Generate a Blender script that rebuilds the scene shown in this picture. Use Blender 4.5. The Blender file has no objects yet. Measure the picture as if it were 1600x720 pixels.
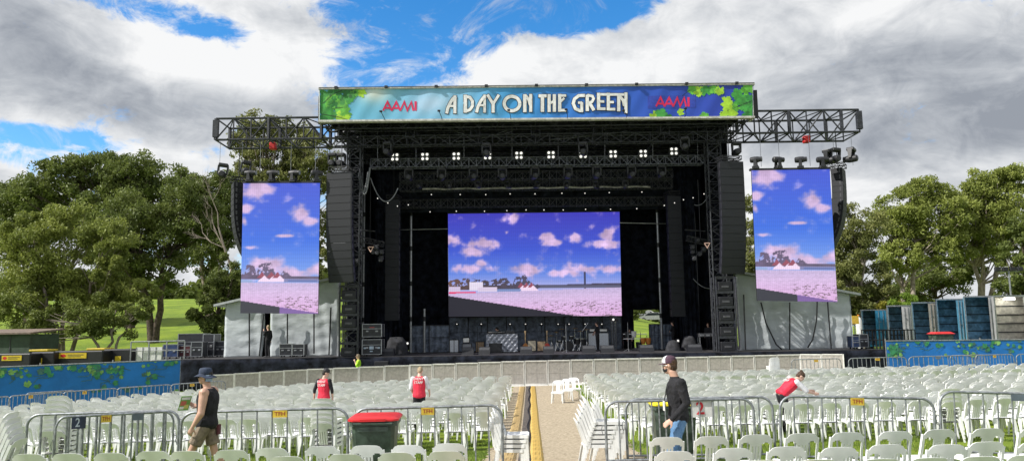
import bpy, bmesh, math, random
import numpy as np
from mathutils import Vector, Matrix
random.seed(7); np.random.seed(7)
R = math.radians
SC = bpy.context.scene
COL = SC.collection
# ------------------------------------------------------------------ camera
F = 1200.0; TP = 0.13; ROLL = 0.014; CZ = 2.8
pit = math.atan(TP)
fw = Vector((0, math.cos(pit), math.sin(pit)))
up0 = Vector((0, -math.sin(pit), math.cos(pit))); rt0 = Vector((1, 0, 0))
rt = math.cos(ROLL)*rt0 - math.sin(ROLL)*up0
up = math.cos(ROLL)*up0 + math.sin(ROLL)*rt0
cam = bpy.data.cameras.new('camera'); camo = bpy.data.objects.new('camera', cam); COL.objects.link(camo)
M = Matrix((rt, up, -fw)).transposed().to_4x4(); M.translation = Vector((0, 0, CZ)); camo.matrix_world = M
cam.sensor_width = 36; cam.lens = 36*F/1600; cam.clip_end = 5000; cam.clip_start = 0.05
SC.camera = camo
def ray(px, py):
    return (fw + rt*((px-800)/F) + up*((360-py)/F))
def P(px, py, Y):
    d = ray(px, py); t = Y/d.y
    return Vector((d.x*t, Y, CZ + d.z*t))
# ------------------------------------------------------------------ terrain
HY = [(-20, 1.5), (0, 1.95), (9, 2.18), (13, 2.27), (18, 2.55), (25, 2.7), (32, 2.77), (40, 2.8), (60, 2.8)]
def lerp_tab(tab, y):
    if y <= tab[0][0]: return tab[0][1]
    for (a, b), (c, d) in zip(tab, tab[1:]):
        if y <= c: return b+(d-b)*(y-a)/(c-a)
    return tab[-1][1]
def gz(x, y):
    fade = max(0., min(1., (62-y)/20.))
    xs = max(-24, min(24, x))
    z = CZ - lerp_tab(HY, y) + (xs*(.012+.01*max(0,min(1,(y-11)/12))) if xs < 0 else xs*0.010)*fade
    if y > 50:
        sl = 0.107 if x < -12 else (0.085 if x < 14 else 0.085+(0.03-0.085)*min(1, (x-14)/14))
        if -12 <= x < 0: sl = 0.107 + (0.085-0.107)*(x+12)/12
        z += sl*(min(y, 135)-50)
    return z
# ------------------------------------------------------------------ materials
def lin(c):
    c = c/255.0
    return c/12.92 if c <= .04045 else ((c+.055)/1.055)**2.4
def rgb(r, g, b): return (lin(r), lin(g), lin(b))
MATS = {}
def nn(nt, t, **kw):
    n = nt.nodes.new(t)
    for k, v in kw.items(): setattr(n, k, v)
    return n
def mat(name, col, rough=.7, metal=0., var=.12, vscale=6., bump=0., bscale=30., col2=None, emit=None, spec=.5, coord='Object', alpha=None, stretch=None, detail=6):
    if name in MATS: return MATS[name]
    m = bpy.data.materials.new(name); m.use_nodes = True; nt = m.node_tree
    b = nt.nodes['Principled BSDF']
    b.inputs['Roughness'].default_value = rough; b.inputs['Metallic'].default_value = metal
    b.inputs['Specular IOR Level'].default_value = spec
    if alpha is not None: b.inputs['Alpha'].default_value = alpha
    tc = nn(nt, 'ShaderNodeTexCoord'); vec = tc.outputs[coord]
    if stretch:
        mp = nn(nt, 'ShaderNodeMapping'); mp.inputs['Scale'].default_value = stretch
        nt.links.new(vec, mp.inputs['Vector']); vec = mp.outputs['Vector']
    c2 = col2 or tuple(max(0, x*(1-2.2*var)) for x in col)
    no = nn(nt, 'ShaderNodeTexNoise'); no.inputs['Scale'].default_value = vscale; no.inputs['Detail'].default_value = detail
    no.inputs['Roughness'].default_value = .65
    nt.links.new(vec, no.inputs['Vector'])
    rp = nn(nt, 'ShaderNodeMapRange'); rp.inputs['From Min'].default_value = .35; rp.inputs['From Max'].default_value = .65
    nt.links.new(no.outputs['Fac'], rp.inputs['Value'])
    mx = nn(nt, 'ShaderNodeMix', data_type='RGBA')
    c1 = col if col2 else tuple(min(1, x*(1+var*.6)) for x in col)
    mx.inputs['A'].default_value = (*c1, 1); mx.inputs['B'].default_value = (*c2, 1)
    nt.links.new(rp.outputs['Result'], mx.inputs['Factor']); nt.links.new(mx.outputs['Result'], b.inputs['Base Color'])
    if bump:
        n2 = nn(nt, 'ShaderNodeTexNoise'); n2.inputs['Scale'].default_value = bscale; n2.inputs['Detail'].default_value = 5
        nt.links.new(vec, n2.inputs['Vector'])
        bp = nn(nt, 'ShaderNodeBump'); bp.inputs['Strength'].default_value = bump; bp.inputs['Distance'].default_value = .05
        nt.links.new(n2.outputs['Fac'], bp.inputs['Height']); nt.links.new(bp.outputs['Normal'], b.inputs['Normal'])
    if emit:
        b.inputs['Emission Color'].default_value = (*emit[:3], 1); b.inputs['Emission Strength'].default_value = emit[3]
    MATS[name] = m; return m
def leafmat(name, dark, light):
    m = bpy.data.materials.new(name); m.use_nodes = True; nt = m.node_tree
    for n in list(nt.nodes): nt.nodes.remove(n)
    out = nn(nt, 'ShaderNodeOutputMaterial'); geo = nn(nt, 'ShaderNodeNewGeometry'); tc = nn(nt, 'ShaderNodeTexCoord')
    no = nn(nt, 'ShaderNodeTexNoise'); no.inputs['Scale'].default_value = .45; no.inputs['Detail'].default_value = 3
    nt.links.new(tc.outputs['Object'], no.inputs['Vector'])
    ad = nn(nt, 'ShaderNodeMath', operation='MULTIPLY_ADD'); ad.inputs[1].default_value = .5
    nt.links.new(geo.outputs['Random Per Island'], ad.inputs[0])
    mr = nn(nt, 'ShaderNodeMapRange'); mr.inputs['From Min'].default_value = .3; mr.inputs['From Max'].default_value = .7
    mr.inputs['To Max'].default_value = .6; mr.inputs['To Min'].default_value = -.1
    nt.links.new(no.outputs['Fac'], mr.inputs['Value']); nt.links.new(mr.outputs['Result'], ad.inputs[2])
    mx = nn(nt, 'ShaderNodeMix', data_type='RGBA'); mx.inputs['A'].default_value = (*dark, 1); mx.inputs['B'].default_value = (*light, 1)
    nt.links.new(ad.outputs[0], mx.inputs['Factor'])
    d = nn(nt, 'ShaderNodeBsdfPrincipled'); d.inputs['Roughness'].default_value = .55; d.inputs['Specular IOR Level'].default_value = .3
    t = nn(nt, 'ShaderNodeBsdfTranslucent'); ms = nn(nt, 'ShaderNodeMixShader'); ms.inputs[0].default_value = .35
    nt.links.new(mx.outputs['Result'], d.inputs['Base Color']); nt.links.new(mx.outputs['Result'], t.inputs['Color'])
    nt.links.new(d.outputs[0], ms.inputs[1]); nt.links.new(t.outputs[0], ms.inputs[2]); nt.links.new(ms.outputs[0], out.inputs[0])
    MATS[name] = m; return m
def attrmat(name, emission, rough=.5):
    m = bpy.data.materials.new(name); m.use_nodes = True; nt = m.node_tree; b = nt.nodes['Principled BSDF']
    a = nn(nt, 'ShaderNodeAttribute'); a.attribute_name = 'print'
    b.inputs['Roughness'].default_value = rough
    if emission:
        b.inputs['Base Color'].default_value = (.01, .01, .012, 1)
        nt.links.new(a.outputs['Color'], b.inputs['Emission Color']); b.inputs['Emission Strength'].default_value = emission
    else: nt.links.new(a.outputs['Color'], b.inputs['Base Color'])
    return m
# ------------------------------------------------------------------ mesh builder
class MB:
    def __init__(s): s.v = []; s.f = []; s.m = []; s.k = 0
    def add(s, verts, faces, k=None):
        n = len(s.v); s.v.extend([tuple(q) for q in verts]); k = s.k if k is None else k
        for f in faces: s.f.append(tuple(i+n for i in f)); s.m.append(k)
    def box(s, x0, x1, y0, y1, z0, z1, k=None):
        s.add([(x0,y0,z0),(x1,y0,z0),(x1,y1,z0),(x0,y1,z0),(x0,y0,z1),(x1,y0,z1),(x1,y1,z1),(x0,y1,z1)],
              [(0,3,2,1),(4,5,6,7),(0,1,5,4),(1,2,6,5),(2,3,7,6),(3,0,4,7)], k)
    def cbox(s, x0, x1, y0, y1, z0, z1, c, k=None):   # chamfered on the vertical & top edges
        c = min(c, (x1-x0)*.45, (y1-y0)*.45, (z1-z0)*.45)
        def ring(i, z): return [(x0+i,y0+c,z),(x0+c,y0+i,z),(x1-c,y0+i,z),(x1-i,y0+c,z),(x1-i,y1-c,z),(x1-c,y1-i,z),(x0+c,y1-i,z),(x0+i,y1-c,z)]
        rs = [ring(c*.5, z0), ring(0, z0+c), ring(0, z1-c), ring(c*.5, z1)]
        vs = sum(rs, []); fs = [tuple(range(7, -1, -1)), tuple(range(24, 32))]
        for r in range(3):
            for i in range(8):
                j = (i+1) % 8; fs.append((r*8+i, r*8+j, r*8+8+j, r*8+8+i))
        s.add(vs, fs, k)
    def hexa(s, pts, k=None):   # 8 points bottom ring then top ring
        s.add(pts, [(0,3,2,1),(4,5,6,7),(0,1,5,4),(1,2,6,5),(2,3,7,6),(3,0,4,7)], k)
    def tube(s, p, q, r, r2=None, n=6, k=None, cap=True):
        p = Vector(p); q = Vector(q); d = q-p
        if d.length < 1e-6: return
        r2 = r if r2 is None else r2
        d.normalize(); a = d.orthogonal().normalized(); b = d.cross(a)
        vs = [p+(a*math.cos(t)+b*math.sin(t))*r for t in [2*math.pi*i/n for i in range(n)]] + \
             [q+(a*math.cos(t)+b*math.sin(t))*r2 for t in [2*math.pi*i/n for i in range(n)]]
        fs = [(i, (i+1) % n, n+(i+1) % n, n+i) for i in range(n)]
        if cap: fs += [tuple(range(n-1, -1, -1)), tuple(range(n, 2*n))]
        s.add(vs, fs, k)
    def path(s, pts, rad, n=6, k=None):
        pts = [Vector(p) for p in pts]
        if not isinstance(rad, (list, tuple)): rad = [rad]*len(pts)
        vs = []; fs = []; a = None
        for i, p in enumerate(pts):
            d = (pts[min(i+1, len(pts)-1)]-pts[max(i-1, 0)]).normalized()
            a = d.orthogonal().normalized() if a is None else (a-d*a.dot(d)).normalized()
            b = d.cross(a)
            vs += [p+(a*math.cos(t)+b*math.sin(t))*rad[i] for t in [2*math.pi*j/n for j in range(n)]]
        for i in range(len(pts)-1):
            for j in range(n): fs.append((i*n+j, i*n+(j+1) % n, (i+1)*n+(j+1) % n, (i+1)*n+j))
        fs += [tuple(range(n-1, -1, -1)), tuple(range((len(pts)-1)*n, len(pts)*n))]
        s.add(vs, fs, k)
    def lathe(s, prof, c=(0,0,0), n=16, k=None, axis='z'):
        vs = []; fs = []
        for (r, h) in prof:
            for j in range(n):
                t = 2*math.pi*j/n; x, y, z = r*math.cos(t), r*math.sin(t), h
                if axis == 'y': x, y, z = x, -z, y
                if axis == 'x': x, y, z = z, x, y
                vs.append((c[0]+x, c[1]+y, c[2]+z))
        for i in range(len(prof)-1):
            for j in range(n): fs.append((i*n+j, i*n+(j+1) % n, (i+1)*n+(j+1) % n, (i+1)*n+j))
        fs += [tuple(range(n-1, -1, -1)), tuple(range((len(prof)-1)*n, len(prof)*n))]
        s.add(vs, fs, k)
    def ell(s, c, r, n=12, k=None, rot=None):
        vs = []; fs = []; h = n//2
        for i in range(h+1):
            ph = math.pi*i/h
            for j in range(n):
                t = 2*math.pi*j/n
                v = Vector((r[0]*math.sin(ph)*math.cos(t), r[1]*math.sin(ph)*math.sin(t), r[2]*math.cos(ph)))
                if rot: v = rot @ v
                vs.append(v+Vector(c))
        for i in range(h):
            for j in range(n): fs.append((i*n+j, (i+1)*n+j, (i+1)*n+(j+1) % n, i*n+(j+1) % n))
        s.add(vs, fs, k)
    def loft(s, rings, k=None):   # rings: (center, rx, ry[, xdir]) closed tapered body, hint keeps x axis
        n = 12; vs = []; fs = []
        for i, rg in enumerate(rings):
            c = Vector(rg[0]); a0 = Vector(rings[max(i-1, 0)][0]); a1 = Vector(rings[min(i+1, len(rings)-1)][0])
            d = (a1-a0).normalized(); x = Vector(rg[3]) if len(rg) > 3 else Vector((1, 0, 0))
            x = (x-d*x.dot(d))
            x = x.normalized() if x.length > .1 else d.orthogonal().normalized()
            y = d.cross(x)
            for j in range(n):
                t = 2*math.pi*j/n; vs.append(c+x*rg[1]*math.cos(t)+y*rg[2]*math.sin(t))
        for i in range(len(rings)-1):
            for j in range(n): fs.append((i*n+j, i*n+(j+1) % n, (i+1)*n+(j+1) % n, (i+1)*n+j))
        fs += [tuple(range(n-1, -1, -1)), tuple(range((len(rings)-1)*n, len(rings)*n))]
        s.add(vs, fs, k)
    def grid(s, fn, nu, nv, k=None, thick=None):
        vs = [fn(i/nu, j/nv) for j in range(nv+1) for i in range(nu+1)]; w = nu+1
        s.add(vs, [(j*w+i, j*w+i+1, (j+1)*w+i+1, (j+1)*w+i) for j in range(nv) for i in range(nu)], k)
    def poly(s, pts, k=None): s.add(pts, [tuple(range(len(pts)))], k)
    def prism(s, pts, d, k=None):
        d = Vector(d); n = len(pts); a = [Vector(p) for p in pts]
        s.add(a+[p+d for p in a], [tuple(range(n-1, -1, -1)), tuple(range(n, 2*n))]+[(i, (i+1) % n, n+(i+1) % n, n+i) for i in range(n)], k)
    def truss(s, p, q, w, h, n, r, rb=None, k=None, upv=(0,0,1)):
        p = Vector(p); q = Vector(q); d = (q-p).normalized(); u = Vector(upv); u = (u-d*u.dot(d)).normalized(); a = d.cross(u)
        rb = rb or r*.6
        cs = [a*w/2+u*h/2, -a*w/2+u*h/2, -a*w/2-u*h/2, a*w/2-u*h/2]
        for c in cs: s.tube(p+c, q+c, r, n=5, k=k)
        for i in range(n):
            A = p+(q-p)*(i/n); B = p+(q-p)*((i+1)/n)
            for j in range(4):
                c, c2 = cs[j], cs[(j+1) % 4]
                if i % 2 == 0: s.tube(A+c, B+c2, rb, n=4, k=k, cap=False)
                else: s.tube(A+c2, B+c, rb, n=4, k=k, cap=False)
                s.tube(A+c, A+c2, rb, n=4, k=k, cap=False)
        for j in range(4): s.tube(q+cs[j], q+cs[(j+1) % 4], rb, n=4, k=k)
    def mesh_from(s, me, mtx, k=None):
        s.add([mtx @ v.co for v in me.vertices], [tuple(p.vertices) for p in me.polygons], k)
    def build(s, name, mats, parent=None, local=True, smooth=False, label=None):
        me = bpy.data.meshes.new(name)
        vs = np.array(s.v, dtype=np.float64).reshape(-1, 3)
        if parent is not None and not local:
            r = parent
            while r.parent: r = r.parent
            vs = vs-np.array(r.location)
        me.from_pydata(vs.tolist(), [], s.f)
        if not isinstance(mats, (list, tuple)): mats = [mats]
        for m in mats: me.materials.append(m)
        if len(mats) > 1: me.polygons.foreach_set('material_index', s.m)
        if smooth:
            me.shade_smooth() if hasattr(me, 'shade_smooth') else me.polygons.foreach_set('use_smooth', [True]*len(me.polygons))
            me.set_sharp_from_angle(angle=R(40 if smooth is True else smooth))
        me.update()
        o = bpy.data.objects.new(name, me); COL.objects.link(o)
        if parent is not None: o.parent = parent
        if label: o['label'] = label
        return o
    def solo(s, name, mats, label, cat, loc=None, group=None, kind=None, smooth=False, rz=0, local=False):
        if loc is None:
            a = np.array(s.v); loc = ((a[:,0].min()+a[:,0].max())/2, (a[:,1].min()+a[:,1].max())/2, a[:,2].min())
        if not local: s.v = [(x-loc[0], y-loc[1], z-loc[2]) for x, y, z in s.v]
        o = s.build(name, mats, smooth=smooth); o.location = loc; o.rotation_euler.z = rz
        tag(o, label, cat, group, kind); return o
def tag(o, label=None, cat=None, group=None, kind=None):
    if label: o['label'] = label
    if cat: o['category'] = cat
    if group: o['group'] = group
    if kind: o['kind'] = kind
def thing(name, label, cat, loc=(0,0,0), rz=0, group=None):
    o = bpy.data.objects.new(name, None); COL.objects.link(o); o.location = loc; o.rotation_euler.z = rz
    o.empty_display_size = .1; tag(o, label, cat, group); return o
def dup(root, loc, rz=0, label=None, group=None, rot=None, scale=None):
    r = root.copy(); COL.objects.link(r); r.location = loc; r.rotation_euler = rot if rot else (0, 0, rz)
    if label: r['label'] = label
    if group: r['group'] = group
    if scale: r.scale = (scale,)*3
    for ch in root.children:
        c = ch.copy(); COL.objects.link(c); c.parent = r
        for g in ch.children:
            d = g.copy(); COL.objects.link(d); d.parent = c
    return r
def ribbon(pts, w):
    """2-D polyline as mitred quads"""
    pts = [Vector((p[0], p[1])) for p in pts]; L = []; Rr = []
    for i, p in enumerate(pts):
        d0 = (p-pts[i-1]).normalized() if i > 0 else None
        d1 = (pts[i+1]-p).normalized() if i < len(pts)-1 else None
        if d0 is None: d0 = d1
        if d1 is None: d1 = d0
        t = (d0+d1); t = t.normalized() if t.length > .2 else d1
        nrm = Vector((-t.y, t.x)); c = max(.45, abs(nrm.dot(Vector((-d1.y, d1.x)))))
        L.append(p+nrm*w/2/c); Rr.append(p-nrm*w/2/c)
    return [(L[i], L[i+1], Rr[i+1], Rr[i]) for i in range(len(pts)-1)]
def textmesh(txt):
    cu = bpy.data.curves.new('t', 'FONT'); cu.body = txt; cu.align_x = 'CENTER'; cu.align_y = 'CENTER'; cu.resolution_u = 3; cu.offset = .015
    o = bpy.data.objects.new('t', cu); COL.objects.link(o); dg = bpy.context.evaluated_depsgraph_get(); dg.update()
    me = bpy.data.meshes.new_from_object(o.evaluated_get(dg)); bpy.data.objects.remove(o); bpy.data.curves.remove(cu); return me
def vleaf(cx, cy, r, rot, n=30):
    pts = []
    for i in range(n):
        t = 2*math.pi*i/n
        rr = r*(.70+.26*abs(math.cos(2.5*t))**.7)*(1+.07*(-1)**i)
        if abs(t-math.pi) < .3: rr *= .55
        pts.append((cx+rr*math.cos(t+rot), cy+rr*math.sin(t+rot)))
    return pts
# common materials
m_black = mat('black_paint', (.012,.013,.016), .6, var=.3, vscale=3)
m_steel = mat('black_steel', (.02,.021,.025), .5, var=.3, vscale=4)
m_cloth = mat('black_cloth', (.015,.018,.028), .95, var=.4, vscale=2, bump=.5, bscale=6, spec=.15)
m_alu = mat('aluminium', (.35,.36,.38), .4, .7, var=.15, vscale=8)
m_galv = mat('galvanised_steel', (.33,.35,.37), .45, .55, var=.25, vscale=12)
m_white = mat('white_plastic', (.88,.895,.90), .42, var=.045, vscale=3)
m_whitep = mat('white_paint', (.72,.72,.7), .5, var=.1)
nt_ = m_white.node_tree; b_ = nt_.nodes['Principled BSDF']; lk = b_.inputs['Base Color'].links[0]; src = lk.from_socket
oi = nn(nt_, 'ShaderNodeObjectInfo'); gi = nn(nt_, 'ShaderNodeNewGeometry'); ad_ = nn(nt_, 'ShaderNodeMath', operation='ADD'); nt_.links.new(oi.outputs['Random'], ad_.inputs[0]); nt_.links.new(gi.outputs['Random Per Island'], ad_.inputs[1])
ml_ = nn(nt_, 'ShaderNodeMath', operation='MULTIPLY'); ml_.inputs[1].default_value = .5; nt_.links.new(ad_.outputs[0], ml_.inputs[0])
mm_ = nn(nt_, 'ShaderNodeMix', data_type='RGBA', blend_type='MULTIPLY'); mm_.inputs['B'].default_value = (.88, .87, .83, 1)
nt_.links.new(ml_.outputs[0], mm_.inputs['Factor']); nt_.links.new(src, mm_.inputs['A']); nt_.links.new(mm_.outputs['Result'], b_.inputs['Base Color'])
m_red = mat('red_paint', (.55,.02,.02), .5)
m_lamp = mat('lamp_glass', (.8,.8,.8), .3, emit=(1,.97,.9,.62))
m_grey = mat('grey_vinyl', (.2,.21,.23), .7, var=.2, vscale=2)
m_dkgrey = mat('dark_grey', (.05,.052,.06), .6, var=.25)
# ------------------------------------------------------------------ world & sun
SUN = Vector((-.71, -.245, .66)).normalized()
w = bpy.data.worlds.new('World'); SC.world = w; w.use_nodes = True; nt = w.node_tree
bg = nt.nodes['Background']; bg.inputs['Strength'].default_value = .1
sky = nn(nt, 'ShaderNodeTexSky', sky_type='NISHITA', sun_disc=False)
sky.sun_elevation = math.asin(SUN.z); sky.sun_rotation = math.atan2(SUN.x, SUN.y); sky.altitude = 600; sky.ozone_density = 2.2; sky.dust_density = .3; sky.air_density = 1.0
geo = nn(nt, 'ShaderNodeTexCoord')
def mth(op, a, b=None, c=None, clamp=False):
    n = nn(nt, 'ShaderNodeMath', operation=op, use_clamp=clamp)
    for i, x in enumerate((a, b, c)):
        if x is None: continue
        if isinstance(x, (int, float)): n.inputs[i].default_value = x
        else: nt.links.new(x, n.inputs[i])
    return n.outputs[0]
D = geo.outputs['Generated']
def noise(scale, detail, rough, st=(1,1,1), off=(0,0,0), dist=0.):
    mp = nn(nt, 'ShaderNodeMapping'); mp.inputs['Scale'].default_value = st; mp.inputs['Location'].default_value = off
    nt.links.new(D, mp.inputs['Vector'])
    n = nn(nt, 'ShaderNodeTexNoise'); n.inputs['Scale'].default_value = scale; n.inputs['Detail'].default_value = detail
    n.inputs['Roughness'].default_value = rough; n.inputs['Distortion'].default_value = dist
    nt.links.new(mp.outputs[0], n.inputs['Vector']); return n.outputs['Fac']
def blobs(lst):
    tot = None
    for (px, py, rx, ry, wt) in lst:
        d = ray(px, py).normalized()
        s = nn(nt, 'ShaderNodeVectorMath', operation='SUBTRACT'); nt.links.new(D, s.inputs[0]); s.inputs[1].default_value = d
        m2 = nn(nt, 'ShaderNodeVectorMath', operation='MULTIPLY'); nt.links.new(s.outputs[0], m2.inputs[0]); m2.inputs[1].default_value = (F/rx, F/rx, F/ry)
        l = nn(nt, 'ShaderNodeVectorMath', operation='LENGTH'); nt.links.new(m2.outputs[0], l.inputs[0])
        e = mth('EXPONENT', mth('MULTIPLY', mth('MULTIPLY', l.outputs['Value'], l.outputs['Value']), -1.))
        e = mth('MULTIPLY', e, wt)
        tot = e if tot is None else mth('ADD', tot, e)
    return tot
blue = blobs([(250,20,85,26,.5),(335,50,42,14,.3),(620,14,90,22,.42),(640,100,95,42,.5),(575,128,40,16,.22),(700,45,60,40,.5),(870,22,110,32,.8),(800,10,60,20,.4),(970,12,60,18,.4),(760,70,40,30,.15),(1300,150,400,200,-.2),(250,110,220,60,-.15),(450,60,60,40,-.1),(40,120,110,60,-.25),
              (40,208,80,16,.36),(105,216,40,12,.22),(640,-60,300,60,.2),(790,150,40,10,.0),(1010,-70,120,50,.3),(0,240,30,20,.2), (5,350,20,26,.35)])
cov = mth('SUBTRACT', mth('ADD', mth('MULTIPLY', noise(7, 10, .62, (1,1,1.7), (.3,.1,0), .3), 1.15), .06), blue)
cov = mth('SUBTRACT', cov, mth('MULTIPLY', mth('SUBTRACT', noise(15, 9, .70, (1,1,1.5), (4,2,1), .8), .5), -.95))
mask = nn(nt, 'ShaderNodeMapRange', interpolation_type='SMOOTHSTEP'); mask.inputs['From Min'].default_value = .33; mask.inputs['From Max'].default_value = .60
nt.links.new(cov, mask.inputs['Value'])
dark = blobs([(40,70,110,110,.26),(260,160,190,40,.30),(470,175,120,30,.26),(150,110,100,60,.12),(1500,75,150,45,.32),(1370,95,90,40,.15),(1440,215,200,55,.42),(1300,180,120,50,.15),(1230,240,120,50,.2),
              (1200,120,150,60,.18),(1000,60,90,50,.1),(480,255,90,30,.22),(1580,160,120,80,.3)])
brite = blobs([(480,95,200,50,.28),(300,90,110,40,.2),(90,250,150,30,.25),(1140,310,200,60,.12),(1400,300,180,40,.3),(1360,30,80,30,.25),(790,100,90,40,.25),(1180,60,80,50,.2),(950,100,80,30,.2),(250,230,150,20,.12)])
sh = mth('ADD', mth('SUBTRACT', mth('ADD', mth('MULTIPLY', noise(6.5, 9, .6, (1,1,2.2), (2,5,1), .5), 1.35), .12), dark), brite)
sh = mth('ADD', sh, mth('MULTIPLY', mth('SUBTRACT', noise(20, 8, .62, (1,1,1.5), (7,1,3), .6), .5), .7))
cr = nn(nt, 'ShaderNodeValToRGB'); e = cr.color_ramp.elements
e[0].position = .2; e[0].color = (2.2, 2.4, 2.75, 1); e[1].position = 1.; e[1].color = (6.4, 6.45, 6.5, 1)
q = e.new(.45); q.color = (3.3, 3.5, 3.8, 1)
q = e.new(.7); q.color = (4.7, 4.85, 5.05, 1)
nt.links.new(sh, cr.inputs['Fac'])
hs = nn(nt, 'ShaderNodeHueSaturation'); hs.inputs['Saturation'].default_value = 1.38; hs.inputs['Value'].default_value = 1.45
nt.links.new(sky.outputs[0], hs.inputs['Color'])
mx = nn(nt, 'ShaderNodeMix', data_type='RGBA')
wv = nn(nt, 'ShaderNodeMapRange', interpolation_type='SMOOTHSTEP'); wv.inputs['From Min'].default_value = .50; wv.inputs['From Max'].default_value = .74; wv.inputs['To Max'].default_value = .75
nt.links.new(noise(9, 10, .70, (1,1,1.5), (8,3,2), 1.2), wv.inputs['Value'])
nt.links.new(mth('MAXIMUM', mask.outputs[0], wv.outputs[0]), mx.inputs['Factor']); nt.links.new(hs.outputs[0], mx.inputs['A']); nt.links.new(cr.outputs[0], mx.inputs['B'])
nt.links.new(mx.outputs['Result'], bg.inputs['Color'])
sl = bpy.data.lights.new('sun', 'SUN'); sl.energy = 4.2; sl.angle = R(.5); sl.color = (1, .965, .91)
so = bpy.data.objects.new('sun', sl); COL.objects.link(so); so.rotation_euler = SUN.to_track_quat('Z', 'Y').to_euler()
so.location = (-20, -10, 40)
SC.view_settings.view_transform = 'Standard'; SC.view_settings.look = 'None'; SC.view_settings.exposure = .55; SC.view_settings.gamma = 1
# ------------------------------------------------------------------ ground
def ground_material():
    m = bpy.data.materials.new('lawn'); m.use_nodes = True; g = m.node_tree; b = g.nodes['Principled BSDF']; b.inputs['Roughness'].default_value = .9
    b.inputs['Specular IOR Level'].default_value = .2
    tc = nn(g, 'ShaderNodeTexCoord')
    def no(s, d, off=(0,0,0)):
        mp = nn(g, 'ShaderNodeMapping'); mp.inputs['Location'].default_value = off; g.links.new(tc.outputs['Object'], mp.inputs[0])
        n = nn(g, 'ShaderNodeTexNoise'); n.inputs['Scale'].default_value = s; n.inputs['Detail'].default_value = d; n.inputs['Roughness'].default_value = .7
        g.links.new(mp.outputs[0], n.inputs['Vector']); return n.outputs['Fac']
    def mix(f, A, B, lo=.4, hi=.6):
        r = nn(g, 'ShaderNodeMapRange'); r.inputs['From Min'].default_value = lo; r.inputs['From Max'].default_value = hi; g.links.new(f, r.inputs['Value'])
        x = nn(g, 'ShaderNodeMix', data_type='RGBA'); g.links.new(r.outputs[0], x.inputs['Factor'])
        for n_, q in (('A', A), ('B', B)):
            if isinstance(q, tuple): x.inputs[n_].default_value = (*q, 1)
            else: g.links.new(q, x.inputs[n_])
        return x.outputs['Result']
    c = mix(no(9, 8), (.05,.11,.012), (.18,.25,.03), .36, .64)
    c = mix(no(.25, 5, (5,3,0)), c, (.26,.34,.03), .4, .72)
    c = mix(no(1.6, 6, (1,9,0)), c, (.23,.17,.09), .60, .72)
    g.links.new(c, b.inputs['Base Color'])
    bp = nn(g, 'ShaderNodeBump'); bp.inputs['Strength'].default_value = .8; bp.inputs['Distance'].default_value = .06
    g.links.new(no(28, 5), bp.inputs['Height']); g.links.new(bp.outputs[0], b.inputs['Normal'])
    return m
ys = list(np.arange(-20, 42, 1.0)) + list(np.arange(42, 140, 2.5)) + [150, 180, 230, 300, 400, 600, 900, 1500, 3000]
xs = [-3000,-1200,-600,-300,-180,-120,-90,-70,-55] + list(np.arange(-45, 46, 1.5)) + [55,70,90,120,180,300,600,1200,3000]
g = MB(); vs = [(x, y, gz(x, y)) for y in ys for x in xs]; W = len(xs)
g.add(vs, [(j*W+i, j*W+i+1, (j+1)*W+i+1, (j+1)*W+i) for j in range(len(ys)-1) for i in range(W-1)])
o = g.build('ground', ground_material(), smooth=60); tag(o, 'bright green grass field sloping down to the stage', kind='structure')
def lane(X13, Y): return X13 + .022*(Y-13)
m_gravel = mat('gravel', (.66,.56,.40), .95, var=.25, vscale=14, bump=1., bscale=60, col2=(.33,.26,.18), detail=12)
g = MB(); n = 36
def strip(a, b, y0, y1, zo, n=36, wob=0.):
    def fn(u, v):
        Y = y0+(y1-y0)*v; wa = wob*(math.sin(Y*1.7)*math.cos(Y*.9)+.8*math.sin(Y*5.3+u*3)*math.sin(Y*2.9)+.5*math.sin(Y*13+u*5))
        x = lane(a, Y)*(1-u)+lane(b, Y)*u+wa; return (x, Y, gz(x, Y)+zo)
    return fn
g.grid(strip(-.62, 2.35, 4, 39.6, .006, wob=.07), 3, 320)
o = g.build('gravel_path', m_gravel, smooth=60); tag(o, 'tan gravel path running up the middle aisle to the stage', kind='structure')
m_gravel2 = mat('grey_gravel', (.20,.17,.15), .95, var=.3, vscale=60, bump=1., bscale=120, col2=(.09,.08,.075))
g = MB(); g.grid(strip(.02, .22, 4, 39.4, .012), 1, 60); o = g.build('path_channel', m_gravel2); tag(o, 'dark grey gravel channel between the two cable mats', kind='structure')
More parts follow.
